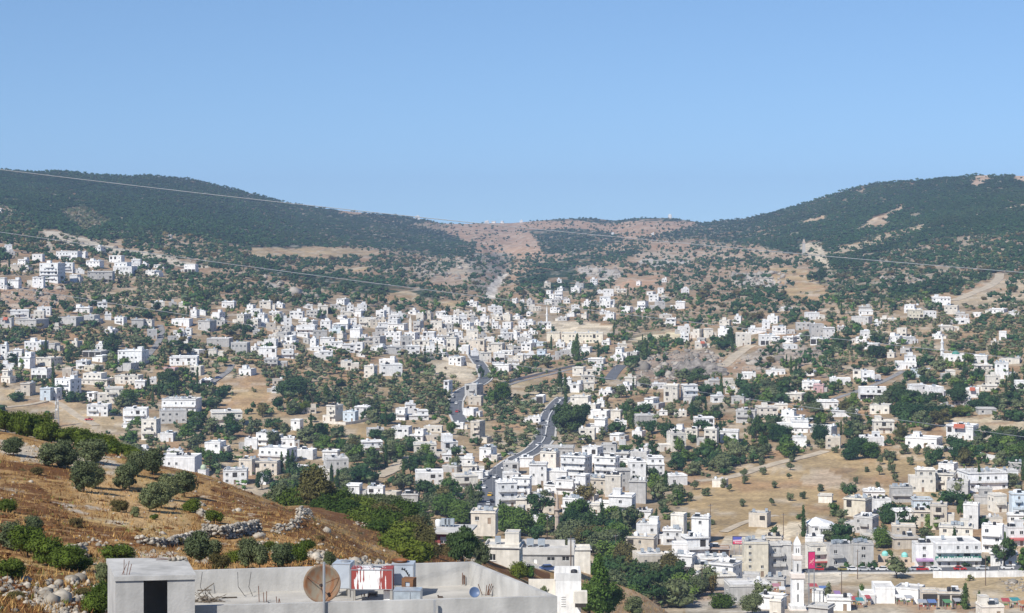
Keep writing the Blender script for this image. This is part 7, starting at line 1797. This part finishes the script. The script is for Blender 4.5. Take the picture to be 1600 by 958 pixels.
rebar(724, 915, 4, .52, 'rusty rebar stub standing close to the rear parapet', sp=.05, lean=.02)
rebar(760, 932, 6, .55, 'splayed rebar bundle right of the small blue dish', lean=.25)
rebar(795, 932, 5, .4, 'thin leaning rebar beside the right parapet', lean=.3, sp=.2)
rebar(410, 943, 3, .62, 'three tall rebar rods in front of the left terrace wall', sp=.13, lean=.03)
rebar(438, 945, 3, .3, 'short rebar rods right of the three tall rods', sp=.1, lean=.05)
def roof_rebar():
    p = Vector((-14.2, 70.3, -13.08)); root = empty('rebar_cluster', p); mb = MB(); rr = random.Random(2)
    for i in range(4): x = i * .09 - .1; mb.tube((x, 0, -.05), (x + rr.uniform(-.02, .18), rr.uniform(-.1, .1), rr.uniform(.35, .62)), .013, n=5)
    mb.build('bars', M_REBAR, root); tag(root, 'bent rebar sprouting from the front corner of the stair head roof', 'rebar', 'rebar starters on the roof terrace')
    p = Vector((-12.9, 73.3, -13.08)); root = empty('rubble_heap', p); mb = MB()
    for i in range(5): mb.tube((rr.uniform(-.2, .2), rr.uniform(-.2, .2), .05), (rr.uniform(-.9, .3), rr.uniform(-.6, .2), rr.uniform(.1, .5)), .014, n=5)
    mb.build('sticks', M_REBAR, root)
    o = rocks_obj('stones', [(RG.normal(.15, .2), RG.normal(0, .15), .06, RG.uniform(.06, .14), rockc()) for _ in range(14)]); o.parent = root
    tag(root, 'small heap of stones and wire on the stair head roof', 'rubble')
roof_rebar()
# debris beside the stair head
p = floor_at(322, 940); root = empty('debris_pile', p); mb = MB(); rr = random.Random(5)
for i in range(60): mb.tube((rr.gauss(0, .3), rr.gauss(0, .15), .02), (rr.gauss(0, .35), rr.gauss(0, .2), abs(rr.gauss(.15, .18))), .011, n=4)
mb.tube((-.3, 0, .3), (.3, .1, .72), .02, n=5); mb.tube((-.35, 0, .45), (.2, .1, .45), .025, n=5)
mb.build('branches', plain('dead_wood', (.16, .13, .10), .95, .3), root)
for _ in range(12):
    o = rocks_obj('stone', [(0, 0, 0, rr.uniform(.06, .13), (.3, .28, .25))]); o.parent = root; o.location = (rr.gauss(0, .28), rr.gauss(0, .12), .06)
tag(root, 'heap of dead branches and rubble beside the stair head', 'debris')
p = floor_at(358, 935); mb = MB(); mb.hexa([(-.3, -.03, 0), (.3, .05, 0), (.3, .11, 0), (-.3, .03, 0)], [(-.3, -.03, .05), (.3, .05, .05), (.3, .11, .05), (-.3, .03, .05)])
o = mb.build('wood_plank', plain('dark_plank', (.09, .075, .06), .9, .2), loc=p); tag(o, 'dark short plank lying on the left of the terrace floor', 'plank')
p = floor_at(688, 934); mb = MB(); mb.box(-.1, .1, -.05, .05, 0, .06); mb.box(-.12, -.06, -.05, .05, .061, .1); o = mb.build('brick_piece', plain('dark_brick', (.08, .06, .05), .9, .2), loc=p); tag(o, 'small dark broken brick on the open terrace floor', 'brick')

def dish(u, v, D, r, tilt, yaw, matface, label, arms=True, depth=.17, rim=None, stand=True, foot=None):
    p = P(u, v, D); root = empty('satellite_dish', p, yaw)
    tag(root, label, 'satellite dish')
    mb = MB(); n = 40; R_ = 8
    prof = [(r * j / R_, depth * r * 2 * (j / R_) ** 2) for j in range(1, R_ + 1)]
    mb.lathe([(.001, 0)] + prof + [(r, prof[-1][1] - .02)] + [(a, z - .02) for a, z in prof[::-1][1:]] + [(.001, -.02)], n, close=False)
    d = mb.build('reflector', matface, root, smooth=True, rot=(math.radians(90 - tilt), 0, 0))
    if arms:
        f = Vector((.05 * r, -.1 * r, r * .85)); m = MB()
        for k in (2.75, 4.9, .35): m.tube((r * .93 * math.cos(k), r * .93 * math.sin(k), prof[-1][1]), f, .014, n=5)
        m.build('feed_arms', M_REBAR, root, rot=(math.radians(90 - tilt), 0, 0))
        m = MB(); m.tube(f - Vector((0, 0, .1)), f + Vector((0, 0, .08)), .07, .05, 8); m.build('feed_horn', plain('dark_horn', (.04, .03, .03), .7), root, rot=(math.radians(90 - tilt), 0, 0))
    if stand:
        dz = (foot if foot is not None else zf) - p.z
        m = MB(); m.tube((0, .12, 0), (0, .25, dz), .045, n=8)
        m.tube((0, .2, dz * .45), (.4, .5, dz), .025, n=6); m.tube((0, .2, dz * .45), (-.4, .5, dz), .025, n=6); m.build('stand', M_STEEL, root)
    return root
mR, ntR, bR = new_mat('rusty_dish')
tc = ntR.nodes.new('ShaderNodeTexCoord'); nz = ntR.nodes.new('ShaderNodeTexNoise'); nz.inputs['Scale'].default_value = 2.6; nz.inputs['Detail'].default_value = 5
mp = ntR.nodes.new('ShaderNodeMapping'); mp.inputs['Scale'].default_value = (1.6, .7, 1); ntR.links.new(tc.outputs['Object'], mp.inputs[0]); ntR.links.new(mp.outputs[0], nz.inputs['Vector'])
cr = ntR.nodes.new('ShaderNodeValToRGB'); cr.color_ramp.elements[0].position = .42; cr.color_ramp.elements[0].color = (.19, .16, .115, 1); cr.color_ramp.elements[1].position = .68; cr.color_ramp.elements[1].color = (.19, .08, .03, 1)
ntR.links.new(nz.outputs['Fac'], cr.inputs[0]); ntR.links.new(cr.outputs[0], bR.inputs['Base Color']); bR.inputs['Roughness'].default_value = .75
dish(505, 912, 73.9, .73, 12, math.radians(-6), mR, 'large rusty satellite dish with feed arms at the front of the roof terrace')
dish(741, 926, 75.0, .21, 25, math.radians(12), plain('blue_dish', (.10, .15, .26), .4, .2, 3.0), 'small dark blue satellite dish on the terrace floor', arms=False, foot=zf)

def tank_box(u0, u1, v0, v1, D, dep, mats, label, name='water_tank', legs=.15, rz=-.12, lid=True):
    k = D / F; p = P((u0 + u1) / 2, v1, D); w = (u1 - u0) * k; h = (v1 - v0) * k
    root = empty(name, (p.x, p.y, p.z), rz)
    m = MB(); m.box(-w / 2, w / 2, 0, dep, legs, h); m.build('body', mats, root)
    e = MB()
    for z in (legs + .01, h - .03):
        e.box(-w / 2 - .015, w / 2 + .015, -.015, -.002, z, z + .03)
    for x in (-w / 2 - .012, w / 2 - .02): e.box(x, x + .03, -.016, -.0025, legs + .043, h - .033)
    e.build('frame', M_STEEL, root)
    s = MB()
    for x in (-w / 2 + .05, w / 2 - .05):
        for y in (.06, dep - .06): s.box(x - .05, x + .05, y - .05, y + .05, min(0, zf - p.z) , legs - .002)
    s.build('feet', M_CONC, root)
    if lid:
        l = MB(); l.lathe([(.2, 0), (.2, .04), (.05, .07)], 12, c=(w * .1, dep * .5, h + .002)); l.build('lid', M_STEEL, root)
    tag(root, label, 'water tank', 'tanks on the roof terrace'); return root, w, h, dep
M_PALEGALV = plain('pale_galvanised', (.47, .52, .57), .5, .12, 1.5, metallic=.15)
tank_box(519, 547, 881, 926, 77.6, .95, M_PALEGALV, 'pale grey metal tank standing half behind the large rusty dish')
# red tank streaked with white paint
mT, ntT, bT = new_mat('red_white_streaks')
tc = ntT.nodes.new('ShaderNodeTexCoord')
mp = ntT.nodes.new('ShaderNodeMapping'); mp.inputs['Scale'].default_value = (15, 3, 1.1); ntT.links.new(tc.outputs['Object'], mp.inputs[0])
nz = ntT.nodes.new('ShaderNodeTexNoise'); nz.inputs['Scale'].default_value = 1.0; nz.inputs['Detail'].default_value = 4; ntT.links.new(mp.outputs[0], nz.inputs['Vector'])
sx = ntT.nodes.new('ShaderNodeSeparateXYZ'); ntT.links.new(tc.outputs['Object'], sx.inputs[0])
def mth(op, a, b=None, c=None):
    n = ntT.nodes.new('ShaderNodeMath'); n.operation = op
    for i, x in enumerate((a, b, c)):
        if x is None: continue
        if isinstance(x, (int, float)): n.inputs[i].default_value = x
        else: ntT.links.new(x, n.inputs[i])
    return n.outputs[0]
ax = mth('ABSOLUTE', mth('ADD', sx.outputs[0], .05)); mask = mth('SUBTRACT', .78, mth('MULTIPLY', mth('MULTIPLY', ax, ax), .62))       # white is thickest near the middle
low = mth('MULTIPLY', mth('SUBTRACT', .45, mth('ABSOLUTE', mth('SUBTRACT', sx.outputs[2], .45))), .12)
thr = mth('ADD', mth('ADD', nz.outputs['Fac'], mth('SUBTRACT', mask, .5)), mth('SUBTRACT', low, .08))
st = mth('GREATER_THAN', thr, .60)
mx = ntT.nodes.new('ShaderNodeMix'); mx.data_type = 'RGBA'; mx.inputs[6].default_value = (.30, .055, .045, 1); mx.inputs[7].default_value = (.80, .79, .77, 1)
ntT.links.new(st, mx.inputs[0]); ntT.links.new(mx.outputs[2], bT.inputs['Base Color']); bT.inputs['Roughness'].default_value = .6
r_, w_, h_, d_ = tank_box(548, 613, 890, 928, 76.2, .9, mT, 'red metal tank streaked with white paint in the middle of the terrace', rz=-.02)
m = MB(); m.tube((-w_ * .3, .3, h_ + .1), (w_ * .3, .3, h_ + .1), .02, n=6); m.tube((0, .3, h_), (0, .3, h_ + .16), .05, n=6)
for x in (-w_ * .45, -w_ * .38, -w_ * .3): m.tube((x, .4, h_), (x, .4, h_ + .18), .015, n=5)
m.build('pipes', M_STEEL, r_)
r2, w2, h2, d2 = tank_box(611, 646, 882, 921, 77.4, .9, M_PALEGALV, 'pale grey metal tank with a black scrawl below the rusty basin', rz=-.05, lid=False)
m = MB(); pts = [(-.02, h2 - .18), (.08, h2 - .2), (.15, h2 - .28), (.2, h2 - .36), (.26, h2 - .44), (.29, h2 - .55)]
for a, b in zip(pts[:-1], pts[1:]):
    m.tube((a[0], -.012, a[1]), (b[0], -.012, b[1]), .018, n=5)
    m.tube((a[0], -.012, a[1] - .03), (a[0] + .03, -.012, a[1] + .05), .018, n=5)
m.build('scrawl', plain('black_paint', (.015, .015, .015), .6), r2)
p = P(624, 884, 77.6); mb = MB(); mb.lathe([(.18, 0), (.24, .05), (.32, .19), (.35, .20), (.30, .17), (.2, .06), (.02, .05)], 24, close=False); mb.lathe([(.0, 0.001), (.18, 0)], 24, close=False)
o = mb.build('rusty_basin', M_RUST, loc=(p.x, p.y + .35, p.z - .02), smooth=True); tag(o, 'rust brown metal basin resting on top of the scrawled tank', 'basin')
# brown box with square hole
k = 75.4 / F; p = P(636.5, 919, 75.4); mb = MB(); w = 19 * k; h = 15 * k; T = lambda s, q, z: (s, q, z)
facade(mb, w, 0, h, [(-w * .2, w * .2, h * .15, h * .62)], T, depth=.05)
mb.box(-w / 2, w / 2, .05, w * .8, 0, h); o = mb.build('wooden_box', plain('brown_box', (.20, .10, .05), .8, .25, 3), loc=p, rot=(0, 0, -.3)); tag(o, 'brown wooden box with a square pale hole in front of the scrawled tank', 'box')
m = MB(); m.box(-w * .2, w * .2, .043, .048, h * .15, h * .62); m.build('pane', M_PALEGALV, o)
# low galvanised chests
r3, w3, h3, d3 = tank_box(614, 657, 923, 941, 74.4, .75, plain('bright_galvanised', (.52, .58, .62), .4, .3, 4.0, metallic=.35), 'low galvanised metal chest with two panels at the front of the terrace', name='metal_chest', legs=.02, lid=False, rz=-.06); r3['category'] = 'chest'
m = MB(); m.box(.12, .14, -.02, -.003, .05, h3 - .05); m.build('seam', M_STEEL, r3)
p = floor_at(606, 940); mb = MB(); mb.box(-.14, .14, -.2, .2, 0, .42); mb.box(-.15, .15, -.21, .21, .421, .46); o = mb.build('white_block', M_WALL['w'], loc=p, rot=(0, 0, -.1)); tag(o, 'white plastered block standing left of the low metal chest', 'block')
p = floor_at(582, 933); mb = MB(); T = lambda s, q, z: (s, q, z); facade(mb, .4, 0, .2, [(-.15, -.06, .06, .15), (-.045, .045, .06, .15), (.06, .15, .06, .15)], T, depth=.12); mb.box(-.2, .2, .121, .2, 0, .2)
mb.face([(-.2, 0, .2), (.2, 0, .2), (.2, .12, .2), (-.2, .12, .2)]); mb.face([(.2, 0, 0), (.2, .12, 0), (.2, .12, .2), (.2, 0, .2)]); mb.face([(-.2, .12, 0), (-.2, 0, 0), (-.2, 0, .2), (-.2, .12, .2)])
o = mb.build('breeze_block', M_CONC, loc=p); tag(o, 'grey breeze block with three holes below the red tank', 'block')
p = floor_at(546, 930); mb = MB(); mb.box(-.13, .13, -.1, .1, 0, .2); mb.box(-.12, .12, -.09, .09, .201, .23); o = mb.build('concrete_block', plain('pale_block', (.6, .55, .45), .9, .2), loc=p); tag(o, 'pale concrete block propping the left end of the red tank', 'block')
rebar(571, 936, 4, .22, 'short bent rebar just left of the breeze block', sp=.08, lean=.12)

label_all()

# ------------------------------------------------------------------ haze
def haze():
    mb = MB(); mb.box(-4200, 4200, -40, 7250, -560, 150)
    m = bpy.data.materials.new('haze'); m.use_nodes = True; nt = m.node_tree; nt.nodes.clear()
    out = nt.nodes.new('ShaderNodeOutputMaterial'); v = nt.nodes.new('ShaderNodeVolumePrincipled')
    v.inputs['Color'].default_value = (.48, .66, .98, 1); v.inputs['Density'].default_value = HAZE_DENSITY; v.inputs['Anisotropy'].default_value = .0
    nt.links.new(v.outputs[0], out.inputs['Volume'])
    o = mb.build('haze', m); o['kind'] = 'stuff'; tag(o, 'thin pale blue summer haze filling the valley', 'haze')
haze()
zmin = min(v.z for v in (o.matrix_world @ Vector(c) for o in (valley, hill) for c in o.bound_box)); zmax = max((o.matrix_world @ Vector(c)).z for o in (valley, hill) for c in o.bound_box)
xs = [(o.matrix_world @ Vector(c)) for o in (valley,) for c in o.bound_box]
print('terrain z', zmin, zmax, 'x', min(v.x for v in xs), max(v.x for v in xs), 'y', max(v.y for v in xs), 'trees', NTREE, {k: len(v) for k, v in rest.items()}, 'objects', len(sc.objects))
